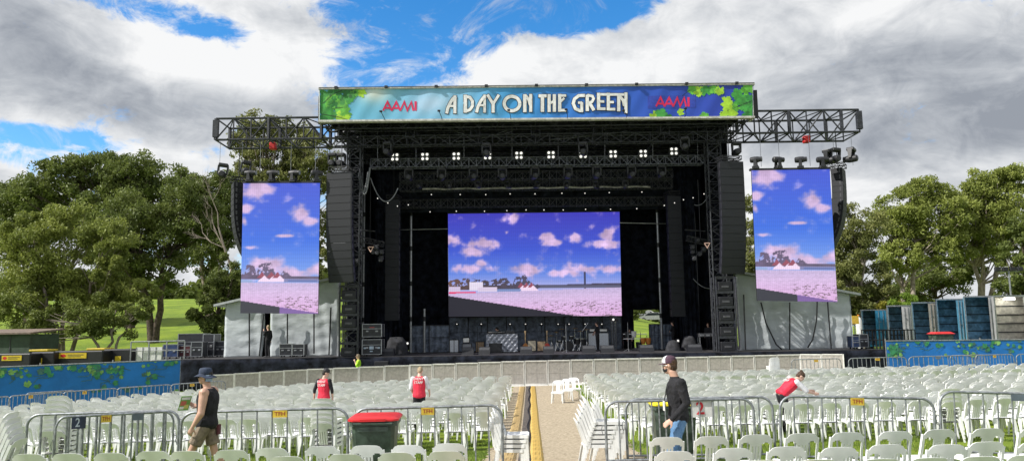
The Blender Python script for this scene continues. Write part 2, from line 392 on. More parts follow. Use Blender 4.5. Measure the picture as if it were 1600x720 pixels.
# cable protector mats
m_yel = mat('yellow_mat', (.62,.42,.10), .7, var=.18, vscale=9, bump=.3, bscale=40, col2=(.42,.30,.09))
m_yel2 = mat('worn_mat', (.52,.38,.17), .75, var=.2, vscale=9, bump=.3, bscale=40, col2=(.36,.26,.12))
def ramp(X13, wd, y0, length, m, label, off):
    c = lane(X13, y0+length/2)+off*.25; root_z = gz(c, y0+length/2)
    t = thing('cable_protector', label, 'cable protector', (c, y0+length/2, root_z), -.022+random.uniform(-.008,.008), 'yellow cable protector segments down the aisle')
    b = MB(); h = wd/2; L = length/2-.008
    prof = [(-h,.012),(-h*.65,.05),(h*.65,.05),(h,.012)]
    sl_ = (gz(c, y0+length)-gz(c, y0))/length
    vs = [(x, y, z+sl_*y) for y in (-L, L) for x, z in prof]+[(x, y, -.02+sl_*y) for y in (-L, L) for x in (-h, h)]
    b.add(vs, [(0,1,5,4),(1,2,6,5),(2,3,7,6),(0,8,9,3,2,1),(4,5,6,7,11,10),(0,4,10,8),(3,9,11,7)])
    b.build('ramp_body', m, t)
    rb = MB()
    for i in range(5):
        y = -L+(i+.5)*2*L/5; rb.box(-h*.62, h*.62, y-.012, y+.012, .05+sl_*y-.004, .056+sl_*y)
    for x in (-h*.3, h*.3): rb.box(x-.006, x+.006, -L, L, .0465, .0555)
    rb.build('tread', m, t)
y = 6.3; i = 0
while y < 38.6:
    ln = ['nearest the camera', 'close to the camera', 'part way up the aisle', 'far up the aisle', 'close to the pit barrier'][min(4, int((y-6)/7))]
    if y > 6: ramp(.37, .25, y, .9, m_yel, f'bright yellow cable protector segment {i+1} of the right line, {ln}', .0+.02*math.sin(y*.8))
    ramp(-.16, .27, y, .9, m_yel2, f'worn sandy cable protector segment {i+1} of the left line, {ln}', .02*math.sin(y*.9))
    y += .9; i += 1
g = MB()
for kx in (.185, .215):
    g.path([(lane(kx, Y)+.03*math.sin(Y*1.3+kx*9), Y, gz(lane(kx, Y), Y)+.03) for Y in np.arange(5, 39.5, .5)], .014, n=5)
g.solo('cable', m_black, 'thin black cables lying along the yellow cable protectors', 'cable')
# grass tufts near the barricades
def tufts(n, x0, x1, y0, y1, skip):
    vs = np.zeros((n*3, 3)); 
    for i in range(n):
        while True:
            x = random.uniform(x0, x1); y = random.uniform(y0, y1)
            if not skip(x, y): break
        z = gz(x, y); a = random.uniform(0, 6.28); h = random.uniform(.03, .09); wd = .006
        dx, dy = math.cos(a)*wd, math.sin(a)*wd
        vs[i*3:i*3+3] = [(x-dx, y-dy, z-.005), (x+dx, y+dy, z-.005), (x+random.uniform(-.03,.03), y+random.uniform(-.03,.03), z+h)]
    me = bpy.data.meshes.new('grass'); me.from_pydata(vs.tolist(), [], [(3*i, 3*i+1, 3*i+2) for i in range(n)])
    return me
MATS['blade'] = leafmat('blade', (.05,.10,.012), (.20,.27,.05))
me = tufts(60000, -9, 10, 8.2, 18.5, lambda x, y: lane(-.6, y) < x < lane(2.3, y) or math.sin(x*2.1+y*.7)+math.sin(x*.9-y*2.3) < -.9)
me.materials.append(MATS['blade']); o = bpy.data.objects.new('grass', me); COL.objects.link(o); tag(o, 'short green grass blades growing between the chairs', 'grass', kind='stuff')
# ------------------------------------------------------------------ trees
def tree(name, label, Y, base, crown, leafm, barkm, trunk_r=.35, lean=0, nl=13000, leaf=.30, thick=1.0, stems=1, group='tall gum trees around the stage', base_z=None, top_gap=.0, nlimb=None, fine=1.0):
    """base: px of the foot; crown: list of (cx,cy,rx,ry) in photo pixels at depth Y"""
    bx = P(base, 500, Y).x; bz = gz(bx, Y)-.1
    t = thing(name, label, 'tree', (bx, Y, bz), 0, group)
    s = Y/F; blobs_ = []
    for (cx, cy, rx, ry) in crown:
        c = P(cx, cy, Y); dep = (rx+ry)/2*s*thick
        blobs_.append((c+Vector((0, random.uniform(-.4,.4)*dep, 0)), rx*s, dep, ry*s))
    # clumps
    tot = sum(b[1]*b[3] for b in blobs_); clumps = []
    for c, rx, ry, rz_ in blobs_:
        k = max(6, int(44*fine*rx*rz_/ (1.6**2) *.55))
        k = min(k, 170)
        for _ in range(k):
            d = Vector((random.gauss(0,1), random.gauss(0,1), random.gauss(0,1))).normalized()
            q = random.uniform(.25, 1.12)**.6
            clumps.append((c+Vector((d.x*rx*q, d.y*ry*q, d.z*rz_*q)), random.uniform(.32, .75)*min(1.4, max(.8, rx/2))))
    nc = len(clumps); per = max(20, int(nl*1.7)//nc)
    C = np.array([tuple(c[0]) for c in clumps]); RR = np.array([c[1] for c in clumps])
    N = nc*per; idx = np.repeat(np.arange(nc), per)
    off = np.random.normal(size=(N, 3)); off /= np.maximum(.3, np.linalg.norm(off, axis=1))[:, None]; off *= (np.random.rand(N)**.45)[:, None]
    ctr = C[idx]+off*RR[idx][:, None]*np.array([1.1, 1.1, .8])
    ctr[:, 2] -= .15*np.random.rand(N)
    a = np.random.normal(size=(N, 3)); a[:, 2] -= .7; a /= np.linalg.norm(a, axis=1)[:, None]
    b = np.random.normal(size=(N, 3)); b = np.cross(a, b); b /= np.linalg.norm(b, axis=1)[:, None]
    L = leaf*np.random.uniform(.6, 1.3, N)[:, None]
    v = np.stack([ctr-a*L*.5, ctr+b*L*.21, ctr+a*L*.5, ctr-b*L*.21], 1).reshape(-1, 3)-np.array(t.location)
    me = bpy.data.meshes.new('crown'); me.vertices.add(N*4); me.vertices.foreach_set('co', v.ravel().astype(np.float32))
    me.loops.add(N*4); me.loops.foreach_set('vertex_index', np.arange(N*4, dtype=np.int32))
    me.polygons.add(N); me.polygons.foreach_set('loop_start', np.arange(0, N*4, 4, dtype=np.int32)); me.polygons.foreach_set('loop_total', np.full(N, 4, dtype=np.int32))
    me.update(calc_edges=True); me.materials.append(leafm)
    o = bpy.data.objects.new('crown', me); COL.objects.link(o); o.parent = t
    # trunk and limbs
    m = MB(); base3 = Vector((bx, Y, bz)); top = max(b[0].z for b in blobs_); cen = sum((b[0] for b in blobs_), Vector())/len(blobs_)
    starts = []
    for sidx in range(stems):
        a0 = base3+Vector((random.uniform(-.2,.2)*stems*.5, random.uniform(-.2,.2), 0))
        tgt = blobs_[sidx % len(blobs_)][0] if stems > 1 else Vector((cen.x+lean, cen.y, top-(top-cen.z)*.5))
        pts = []; rad = []
        for i in range(9):
            u = i/8; p = a0.lerp(tgt, u); bow = math.sin(u*math.pi)
            p += Vector((random.uniform(-.25,.25)*bow, random.uniform(-.3,.3)*bow, 0))
            if stems > 1: p.z += bow*.6; 
            pts.append(p); rad.append(trunk_r*(1-.78*u)*(1.25 if i == 0 else 1)/(1 if stems == 1 else 1.5))
        m.path(pts, rad, n=8); starts.append((pts, rad))
    tgts = list(clumps); random.shuffle(tgts)
    for (c, r_) in tgts[:(nlimb or max(14, int(nc*.30)))]:
        pts, rad = min(starts, key=lambda s_: (s_[0][-1]-c).length)
        i = max(2, min(7, int(8*max(0, min(1, (c.z-pts[0].z)/(max(1, pts[-1].z-pts[0].z))))*.75)))
        a0 = pts[i]; r0 = rad[i]*.55
        mid = a0.lerp(c, .5)+Vector((random.uniform(-.3,.3), random.uniform(-.3,.3), -.08*(c-a0).length))
        m.path([a0, a0.lerp(mid, .55), mid, mid.lerp(c, .6)+Vector((random.uniform(-.2,.2),0,random.uniform(-.1,.2))), c], [r0, r0*.75, r0*.55, r0*.35, r0*.15], n=5)
    m.build('trunk', barkm, t, local=False, smooth=60)
    return t
lf_dark = leafmat('leaf_dark', (.06,.09,.022), (.21,.25,.06))
lf_mid = leafmat('leaf_mid', (.08,.115,.025), (.25,.29,.07))
lf_lite = leafmat('leaf_light', (.12,.155,.03), (.34,.38,.09))
lf_oliv = leafmat('leaf_olive', (.085,.105,.03), (.27,.28,.09))
lf_brt = leafmat('leaf_bright', (.08,.15,.02), (.25,.36,.05))
lf_yel = leafmat('leaf_yellow', (.16,.17,.02), (.42,.38,.06))
bark_d = mat('bark_dark', (.10,.075,.055), .95, var=.35, vscale=4, bump=.8, bscale=14)
bark_l = mat('bark_pale', (.36,.31,.26), .9, var=.4, vscale=3, bump=.5, bscale=10, col2=(.18,.14,.11))
tree('gum_tree', 'tallest dark green gum tree of the left clump behind the blue banner', 84, 205, [(285,262,0.1,0.1),(205,275,52,38),(150,262,48,32),(95,275,42,32),(230,310,40,40),(160,320,60,45),(60,310,40,35)][1:], lf_dark, bark_d, .55, nl=30000, leaf=.38, stems=2)
tree('gum_tree', 'broad dark gum tree at the left edge rising over pale foreground tree', 88, 45, [(20,318,46,30),(45,300,40,30),(0,350,50,30),(75,345,50,40)], lf_dark, bark_d, .45, nl=16000, leaf=.38)
tree('gum_tree', 'shady gum tree in front of the mown slope with forked leaning trunk', 70, 240, [(215,345,50,45),(270,360,48,40),(190,400,50,40),(290,305,40,32),(255,420,40,30),(320,340,32,38)], lf_dark, bark_d, .55, nl=24000, leaf=.30, stems=2)
tree('gum_tree', 'rounded gum tree between the leftmost clump and the screen array', 78, 330, [(300,290,45,24),(340,300,40,32),(300,340,50,38),(345,350,30,50),(330,400,36,35)], lf_dark, bark_l, .5, nl=20000, leaf=.33, stems=2)
tree('gum_tree', 'dense dark shrubby gum beside the left wing tent', 58, 340, [(345,455,32,42),(325,485,26,40),(362,430,20,40),(345,510,26,25)], lf_dark, bark_d, .3, nl=14000, leaf=.24)
tree('gum_tree', 'tall thin crowned gum rising behind the left lighting truss', 96, 430, [(415,200,45,24),(460,215,40,28),(385,225,34,26),(430,250,60,35),(490,250,38,40),(380,300,30,50),(505,320,24,70),(430,300,60,40),(510,420,16,50)], lf_oliv, bark_l, .55, nl=26000, leaf=.42, stems=2, fine=.8)
tree('gum_tree', 'pale yellow green multi-stemmed gum in front of the left clump', 56, 100, [(60,365,48,30),(120,350,58,30),(165,385,45,35),(40,420,55,40),(110,420,60,40),(185,430,36,35),(20,470,45,30),(150,460,50,28),(85,470,45,30),(215,455,30,22),(10,390,30,30)], lf_lite, bark_l, .26, nl=36000, leaf=.25, stems=4, fine=.75)
tree('gum_tree', 'low leafy gum behind the generators with white branches', 54, 165, [(180,480,38,30),(140,495,40,28),(205,495,28,28),(95,495,36,28),(30,495,45,26),(60,515,40,18),(160,515,30,16),(10,470,30,30)], lf_mid, bark_l, .2, nl=13000, leaf=.22, stems=3, fine=.6)
# bare tree behind the left array
t = thing('dead_tree', 'bare dead gum with white branches beside the left speaker array', 'tree', tuple(P(358, 540, 62).xy)+(gz(P(358,540,62).x, 62),), 0, None)
m = MB(); b0 = Vector(t.location)
def limb(p, d, L, r, dep):
    q = p+d*L; mid = p.lerp(q, .5)+Vector((random.uniform(-.1,.1),)*3)*L
    m.path([p, mid, q], [r, r*.8, r*.6], n=5)
    if dep > 0:
        for _ in range(3 if dep > 1 else 4):
            limb(q if random.random() < .6 else mid, (d+Vector((random.uniform(-.8,.8), random.uniform(-.6,.6), random.uniform(-.2,.5)))).normalized(), L*.62, r*.5, dep-1)
limb(b0, Vector((0,0,1)), 7, .28, 0); limb(b0+Vector((0,0,6.8)), Vector((-.35,0,1)).normalized(), 3.6, .10, 4)
m.build('trunk', bark_l, t, local=False)
# right side
tree('gum_tree', 'leaning olive gum tree next to the right speaker array', 72, 1345, [(1340,360,40,30),(1330,410,40,45),(1370,440,30,30),(1300,330,30,20),(1350,480,40,20),(1320,450,30,40)], lf_oliv, bark_l, .35, nl=20000, leaf=.3, stems=2)
tree('gum_tree', 'spreading gum tree in the middle of the clump behind the trailers', 82, 1420, [(1440,298,44,20),(1405,335,42,30),(1460,330,46,32),(1425,375,45,32),(1475,385,40,26),(1400,400,32,24)], lf_lite, bark_l, .5, nl=26000, leaf=.33, stems=2, fine=.8)
tree('gum_tree', 'tallest gum tree of the right clump at the picture edge', 84, 1530, [(1545,285,42,22),(1590,280,40,24),(1520,320,40,32),(1575,330,45,34),(1540,370,40,30),(1600,380,45,34),(1500,360,34,28)], lf_lite, bark_l, .5, nl=30000, leaf=.33, stems=3, fine=.8)
tree('gum_tree', 'low shadowed gum filling the gap behind the blue trailers', 90, 1470, [(1480,430,40,28),(1440,440,36,24),(1400,455,38,22),(1510,420,26,28)], lf_dark, bark_d, .4, nl=13000, leaf=.34, fine=.7)
tree('gum_tree', 'dark dense conifer like tree behind the white trailer', 76, 1590, [(1600,420,30,50),(1580,450,26,26),(1605,350,24,40),(1610,460,26,26)], lf_dark, bark_d, .35, nl=13000, leaf=.3)
tree('gum_tree', 'pale gum seen between the right hanging speakers and screen', 66, 1168, [(1165,345,12,50),(1172,400,12,50),(1160,430,14,40),(1215,420,60,50)], lf_oliv, bark_l, .25, nl=12000, leaf=.26)
tree('shrub', 'small bright green shrub above the blue trailers', 70, 1414, [(1412,470,22,10),(1404,476,18,8)], lf_brt, bark_d, .1, nl=3500, leaf=.22, group='shrubs behind the trailers', nlimb=6)
tree('shrub', 'yellow leaved shrub left of the bright green one', 71, 1386, [(1384,477,16,9),(1372,484,12,8)], lf_yel, bark_d, .1, nl=2500, leaf=.2, group='shrubs behind the trailers', nlimb=6)
tree('shrub', 'low dark shrub seen through the gap in the back drape', 100, 990, [(992,492,10,10),(1005,480,14,6)], lf_dark, bark_d, .1, nl=1500, leaf=.3, group='shrubs behind the stage', nlimb=5)
# distant tree line
def mass(name, label, x0, x1, Y, h, lm):
    N = 26000; X = np.random.uniform(x0, x1, N); dep = np.random.uniform(0, 14, N)
    top = h*(.7+.2*np.sin(X*.11)+.1*np.sin(X*.37+1)); z = np.array([gz(a, Y) for a in X])+top*np.random.rand(N)**.6
    ctr = np.stack([X, Y+dep, z], 1); a = np.random.normal(size=(N,3)); a /= np.linalg.norm(a,axis=1)[:,None]; b = np.cross(a, np.random.normal(size=(N,3))); b /= np.linalg.norm(b,axis=1)[:,None]
    v = np.stack([ctr-a*.7, ctr+b*.5, ctr+a*.7, ctr-b*.5], 1).reshape(-1,3)
    me = bpy.data.meshes.new(name); me.from_pydata(v.tolist(), [], [(4*i,4*i+1,4*i+2,4*i+3) for i in range(N)]); me.materials.append(lm)
    o = bpy.data.objects.new(name, me); COL.objects.link(o); tag(o, label, 'woods', kind='stuff')
mass('distant_woods', 'dark far off woods along the skyline behind the trees', -150, 150, 165, 9, lf_dark)
# ------------------------------------------------------------------ the stage
DZ = 1.47
stg = thing('concert_stage', 'large black outdoor concert stage with flat roof, trusses and curtains', 'stage', (1.0, 43, 0))
xL, xR = P(283, 556, 43).x, P(1386, 546, 43).x
b = MB()
b.box(xL, xR, 43, 56, DZ-.12, DZ); b.box(P(205,556,44.5).x, xL+.01, 44.5, 52, DZ-.15, DZ-.03)
b.build('deck', mat('deck_ply', (.045,.042,.045), .75, var=.3, vscale=2), stg, False)
def curtain(name, x0, x1, Y, z0, z1, folds, amp, m=m_cloth, parent=stg, nz=6, sag=0., label=None, swag=0.):
    b = MB(); nx = max(8, int(folds*6))
    ph = random.uniform(0, 6)
    def fn(u, v):
        x = x0+(x1-x0)*u; z = z0+(z1-z0)*v
        y = Y+amp*(math.sin(u*folds*2*math.pi+ph+.5*math.sin(v*5))*.6+.4*math.sin(u*folds*5.1+v*2))*(1-.45*v)
        z += sag*math.sin(u*math.pi*3+ph)*(1-v)
        y += swag*math.sin(v*math.pi)*math.sin(u*7+v*4)
        return (x, y, z)
    b.grid(fn, nx, nz); o = b.build(name, m, parent, False, smooth=70, label=label)
    sm = o.modifiers.new('thick', 'SOLIDIFY'); sm.thickness = .015; return o
curtain('front_skirt', xL, xR, 42.93, -.25, DZ-.03, 34, .05)
curtain('left_skirt', P(205,556,44.4).x, xL-.02, 44.4, -.6, DZ-.05, 6, .05)
# roof
Yf = 42.6; rz0 = P(837, 188, 42).z+.05; rz1 = P(837, 140, 42).z-.15
rxL = P(503, 160, Yf).x; rxR = P(1170, 160, Yf).x
b = MB(); b.box(rxL, rxR, Yf, 57, rz1, rz1+.12); b.box(rxL, rxR, 56.9, 57, 9, rz1); b.box(rxL-.02, rxL+.06, Yf+.5, 57, rz0+.6, rz1); b.box(rxR-.06, rxR+.02, Yf+.5, 57, rz0+.6, rz1)
b.build('roof_cover', m_black, stg, False)
m_truss = mat('truss_steel', (.032,.035,.043), .5, .1, var=.3, vscale=5)
b = MB()
for yy, zz in ((43.2, rz0+.35), (45.4, rz0+.3), (48, rz0+.3), (50.5, rz0+.3), (53, rz0+.3), (55.5, rz0+.3)):
    b.truss((rxL+.2, yy, zz), (rxR-.2, yy, zz), .7, 1.0, 22, .045)
for px in (535, 640, 742, 837, 935, 1040, 1140):
    x = P(px, 200, 43).x; b.truss((x, 43.2, rz0-.35), (x, 56, rz0-.35), .5, .5, 12, .04)
    b.tube((x, 43.3, rz0-.2), (x+.9*(1 if px < 837 else -1), 46, rz0-1.4), .05, n=5)
b.truss((rxL+.6, 43.6, rz0-.75), (rxR-.6, 43.6, rz0-.75), .5, .55, 28, .035)
b.truss((rxL+.9, 47, rz0-1.0), (rxR-.9, 47, rz0-1.0), .5, .5, 26, .035)
b.build('roof_truss', m_truss, stg, False)
# towers
for i, (px, yy) in enumerate(((553, 44.2), (1121, 44.2), (585, 54), (1094, 54))):
    x = P(px, 400, yy).x; b = MB(); b.truss((x, yy, 0), (x, yy, rz0), .75, .75, 26, .05, upv=(0,1,0)); b.build('tower_leg', m_truss, stg, False)
# silver poles
for px, y0 in ((642, 302), (1030, 302), (568, 290), (1072, 300), (663, 482)):
    yy = 50.2; x = P(px, 420, yy).x; b = MB(); ztop = P(px, y0, yy).z
    b.tube((x, yy, DZ), (x, yy, ztop), .085, n=8); 
    for zz in np.arange(DZ+2, ztop, 2.3): b.tube((x, yy, zz), (x, yy, zz+.3), .11, n=8, k=1)
    b.build('support_pole', [m_alu, m_black], stg, False)
# back and side curtains
YB = 53.5
def bx_(px, y=400, Y=YB): return P(px, y, Y).x
for (a, c, ybot) in ((560, 700, 548), (700, 987, 548), (984, 1031, 484), (1028, 1098, 548), (1096, 1160, 484)):
    curtain('back_curtain', bx_(a), bx_(c), YB+.15*((a//10) % 2), P(a, ybot, YB).z, rz0, (c-a)/16, .10, nz=14, swag=.12)
for (px, yy) in ((612, 48.5), (628, 51.5), (1062, 48.5), (1048, 51.5)):
    s_ = 1 if px < 800 else -1
    curtain('side_curtain', P(px-26*s_, 400, yy).x, P(px, 400, yy).x, yy, DZ, P(px, 262, yy).z, 4, .12, nz=10, swag=.05)
curtain('top_border', P(590, 0, 49).x, P(1085, 0, 49).x, 49.5, P(800, 330, 49.5).z, P(800, 262, 49.5).z, 20, .08)
# side walls
for px, s_ in ((545, 1), (1140, -1)):
    b = MB(); x = P(px, 400, 46).x
    b.grid(lambda u, v: (x+.15*math.sin(u*30), 45.5+8*u, (DZ if u<.75 else DZ)+(rz1-DZ)*v), 30, 6); o = b.build('side_wall', m_cloth, stg, False, smooth=60)
b = MB()
b.tube(P(625, 359, 50), P(700, 357.5, 50), .025, k=0); b.tube(P(968, 348, 50), P(1040, 349.5, 50), .03, k=0)
b.build('cross_bar', m_alu, stg, False)
# hanging cable loops
def sagc(b, p, q, sag, r, n=12, k=None):
    p = Vector(p); q = Vector(q); b.path([p.lerp(q, i/n)-Vector((0, 0, sag*4*(i/n)*(1-i/n))) for i in range(n+1)], r, n=5, k=k)
m_cab_ = mat('grey_cable', (.22,.23,.25), .5)
for a_ in ((P(562, 262, 44.5), P(578, 262, 44.5), 1.6, .05),
  (P(579, 278, 44.8), P(622, 294, 45), 1.1, .03),
  (P(560, 270, 44.5), P(575, 268, 44.5), 1.2, .04),
  (P(700, 200, 44), P(800, 200, 44), .5, .015),
  (P(860, 218, 44), P(980, 205, 44), .05, .015),
  (P(712, 222, 44), P(800, 206, 44), .05, .015),
  (P(1085, 320, 46), P(1110, 300, 46), .3, .02),
  (P(1083, 435, 46), P(1112, 450, 46), .2, .02)):
    b = MB(); sagc(b, *a_); b.build('cable_loop', m_cab_, stg, False)
# ------------------------------------------------------------------ banner sign
YS = 42.0
ban = thing('banner_sign', 'wide blue festival banner with white title and green vine leaves above the stage', 'banner', tuple(P(837, 190, YS)))
def bp(px, py, o=0.): 
    return tuple(P(px, py, YS)+Vector((0, -o-.035*math.sin(px*.05+py*.03)*math.sin(px*.021+1)-.012*math.sin(px*.21+py*.12), 0)))
bt = lambda px: 139.5-(px-499)*(7.5)/678.; bb = lambda px: 189-(px-499)*6.5/678.
def s2l(c): c = np.clip(c, 0, 1); return np.where(c <= .04045, c/12.92, ((c+.055)/1.055)**2.4)
def setprint(o, colors):
    at = o.data.color_attributes.new('print', 'FLOAT_COLOR', 'POINT'); a = np.ones((len(colors), 4), dtype=np.float32); a[:, :3] = colors; at.data.foreach_set('color', a.ravel())
nu, nv = 240, 24; b = MB()
b.grid(lambda u, v: bp(499+u*678, bb(499+u*678)*(1-v)+bt(499+u*678)*v+0*u, 0.), nu, nv)
o = b.build('banner_print', attrmat('banner_ink', 0, .55), ban, False, smooth=80)
U, V = np.meshgrid(np.arange(nu+1)/nu, np.arange(nv+1)/nv); U = U.ravel(); V = V.ravel()
def ipc(u, stops):
    xs_ = [s_[0] for s_ in stops]; return np.stack([np.interp(u, xs_, [s_[1][k]/255 for s_ in stops]) for k in range(3)], 1)
c = ipc(U, [(0,(90,170,200)),(.15,(105,175,205)),(.33,(120,180,215)),(.45,(55,145,205)),(.6,(40,110,195)),(.75,(35,80,180)),(1,(35,55,160))])
px_ = 499+678*U; py_ = 50*(1-V)
def glow(c, x, y, r, col, w_):
    d = np.exp(-(((px_-x)/r)**2+((py_-y)/(r*.6))**2))[:, None]*w_; return c*(1-d)+np.array(col)/255*d
c = glow(c, 585, 8, 24, (225,222,205), .8); c = glow(c, 665, 25, 30, (175,200,225), .7); c = glow(c, 690, 22, 20, (190,210,230), .5); c = glow(c, 740, 40, 20, (150,195,225), .3)
for (x, y, r) in ((668, 20, 16), (735, 30, 12), (718, 44, 10)):
    k = (((px_-x)/r)**2+((py_-y)/r)**2 < 1)[:, None]*.12; c = c*(1-k)+k*np.array((.85,.9,1))
setprint(o, s2l(c)*.92)
b = MB(); cnt = [0]
def pl(b, pts, k, base=.012, clip=None, mp=None):
    cnt[0] += 1; mp = mp or bp
    if clip: pts = [(min(max(x, clip[0]), clip[2]), min(max(y, clip[1](x)), clip[3](x))) for x, y in pts]
    b.poly([mp(x, y, base+cnt[0]*.0003) for x, y in pts], k)
CL = (500.5, lambda x: bt(x)+1.5, 1175.5, lambda x: bb(x)-1)
rl = random.Random(3)
for (x, y, r, k) in ((512,150,15,1),(528,146,14,0),(507,165,14,1),(545,146,12,0),(520,160,13,2),(556,143,9,2),(538,158,11,1),(513,180,14,1),(533,168,12,2),(536,181,12,3),(506,187,10,0),(525,166,8,0),(548,152,8,1),
                     (541,176,9,2),(566,146,7,3)):
    pl(b, vleaf(x, y, r*1.05, rl.uniform(0, 6)), k, clip=CL)
for (x, y, r, k) in ((1022,181,8,3),(1033,180,11,1),(1045,185,7,0),(1064,175,6,3),(1100,183,8,2),(1082,140,8,2),(1092,143,9,3),(1103,142,9,1),(1115,140,8,2),(1124,142,8,3),(1135,160,10,3),(1140,176,13,3),(1132,183,10,3),
                     (1152,148,10,1),(1158,160,13,1),(1168,140,11,2),(1170,158,12,0),(1172,175,12,1),(1167,183,9,0),(1150,168,7,2)):
    pl(b, vleaf(x, y, r*1.05, rl.uniform(0, 6)), k, clip=CL)
for l in ([(505,162),(520,148),(534,142)],[(502,179),(525,182),(548,189)],[(520,170),(536,168)],[(1126,177),(1150,168),(1175,158)],[(1066,150),(1078,141)]):
    for q in ribbon(l, .8): pl(b, q, 4)
lg = [mat('leaf_print_dark', rgb(38,120,50), .6, var=.25, vscale=2), mat('leaf_print_mid', rgb(62,150,60), .6, var=.25, vscale=2), mat('leaf_print_light', rgb(100,180,60), .6, var=.25, vscale=2),
      mat('leaf_print_lime', rgb(160,205,50), .6, var=.2, vscale=2), m_black]
b.build('leaf_print', lg, ban, False)
# title strokes (photo px = 660+x/4.444, 120+y/4.444)
def cv(cx, cy, rx, ry, a0, a1, n=12): return [(cx+rx*math.cos(R(a0+(a1-a0)*i/n)), cy+ry*math.sin(R(a0+(a1-a0)*i/n))) for i in range(n+1)]
W_ = 25
title = [
 ([(168,257),(178,215),(196,178),(214,152),(236,142)], W_), ([(226,132),(226,257)], W_), ([(186,205),(226,205)], 18),
 ([(298,128),(298,252)], 28), ([(298,140),(330,146),(348,172),(348,205),(330,232),(298,242)], 24),
 ([(376,252),(386,212),(404,175),(424,148),(440,140)], W_), ([(432,128),(432,252)], 22), ([(394,202),(430,202)], 18),
 ([(452,128),(491,192)], 24), ([(531,128),(491,192)], 22), ([(491,184),(491,252)], 26),
 (cv(622,188,54,50,0,360,24), 27),
 ([(711,124),(711,248)], 28), ([(711,128),(738,160),(750,200)], 24), ([(752,122),(752,247)], 25),
 ([(806,136),(862,136)], 26), ([(833,136),(833,246)], 28),
 ([(880,124),(880,247)], 26), ([(880,190),(912,172)], 20), ([(916,124),(916,246)], 27),
 ([(953,122),(953,245)], 27), ([(953,133),(998,133)], 20), ([(953,182),(985,150)], 18), ([(953,234),(1000,234)], 22),
 ([(1128,133),(1085,134),(1056,156),(1047,188),(1062,225),(1092,238),(1115,238)], 26), ([(1106,246),(1106,180)], 24), ([(1080,183),(1108,183)], 20),
 ([(1144,128),(1144,242)], 27), ([(1144,130),(1180,138),(1188,156),(1176,178),(1150,184)], 22), ([(1158,182),(1190,238)], 26),
 ([(1222,116),(1222,235)], 27), ([(1222,127),(1290,127)], 21), ([(1222,176),(1262,176)], 20), ([(1222,226),(1270,226)], 22),
 ([(1290,116),(1290,237)], 27), ([(1290,127),(1400,127)], 21), ([(1290,180),(1328,180)], 20), ([(1290,229),(1338,229)], 22),
 ([(1362,130),(1362,243)], 27), ([(1362,132),(1392,165),(1402,205)], 24), ([(1412,112),(1412,256)], 25)]
cnt[0] = 0; b = MB()
f4 = lambda p: (660+p[0]/4.444, 120+p[1]/4.444)
def ext(pts, e):
    pts = [Vector(p) for p in pts]
    if (pts[0]-pts[-1]).length < 3: return pts
    return [pts[0]+(pts[0]-pts[1]).normalized()*e]+pts[1:-1]+[pts[-1]+(pts[-1]-pts[-2]).normalized()*e]
for pts, w0 in title:
    for q in ribbon([f4(p) for p in ext(pts, 4)], (w0*.84+8)/4.444): pl(b, q, 1, .012)
for pts, w0 in title:
    for q in ribbon([f4(p) for p in pts], w0*.84/4.444): pl(b, q, 0, .014)
b.build('title_lettering', [m_whitep, m_black], ban, False)
m_crim = mat('crimson_print', rgb(205,25,80), .6)
def logo(x0, y0, sc, k=0):
    b = MB(); st = [[(0,100),(48,5),(92,100)],[(22,70),(72,70)],[(90,100),(140,5),(182,100)],[(114,70),(162,70)],[(182,100),(226,5),(258,96),(300,8),(322,100)],[(346,0),(346,100)]]
    for i, l in enumerate(st):
        for q in ribbon([(x0+x*sc, y0+y*sc) for x, y in l], (24 if i in (5,) else 19)*sc): pl(b, q, 0, .016)
    return b
cnt[0] = 0
logo(598.5, 158.5, 1/6.667*.98).build('sponsor_logo', m_crim, ban, False)
cnt[0] = 0; b = MB(); b.grid(lambda u, v: bp(1012+75*u, 170-1.5*u-19.5*v, .009), 24, 4)
b.build('patch', mat('patch_blue', rgb(38,62,160), .6), ban, False)
logo(1025, 152, .147).build('sponsor_logo', m_crim, ban, False)
b = MB(); m_trim = mat('banner_hem', (.55,.54,.50), .6, var=.2)
def edge(p, q, w_): b.hexa([tuple(Vector(a)+Vector((0, dy, dz))) for dz in (-w_, w_) for a, dy in ((p,-.06),(q,-.06),(q,.3),(p,.3))])
edge(bp(498, bt(498)-.2), bp(1179, bt(1179)-.2), .05); edge(bp(498, bb(498)+.7), bp(1179, bb(1179)+.7), .055)
b.hexa([bp(497,138,-.2),bp(500,138,.07),bp(500,191,.07),bp(497,191,-.2),bp(496.5,138,-.9),bp(497,138,-.9),bp(497,191,-.9),bp(496.5,191,-.9)])
b.hexa([bp(1175.5,131,.07),bp(1178,131,-.2),bp(1180,184,-.2),bp(1176.5,184,.07),bp(1175.5,131,-.9),bp(1178,131,-.9),bp(1180,184,-.9),bp(1176.5,184,-.9)])
b.box(P(498,0,YS).x, P(1178,0,YS).x, YS+.35, YS+.55, P(837,186,YS).z, P(837,140,YS).z-.1, k=1)
b.build('hem', [m_trim, m_black], ban, False)
b = MB(); b.tube(bp(499, 138.4, .1), bp(1178, 130.4, .1), .022, n=5)
for i in range(9):
    x = 526+i*78; b.cbox(*[v for a, d in ((P(x, bt(x)-1, YS), .09),) for v in (a.x-d, a.x+d, YS-.22, YS-.1, a.z-d*.7, a.z+d*.7)], .01)
b.build('top_rail', m_black, ban, False)
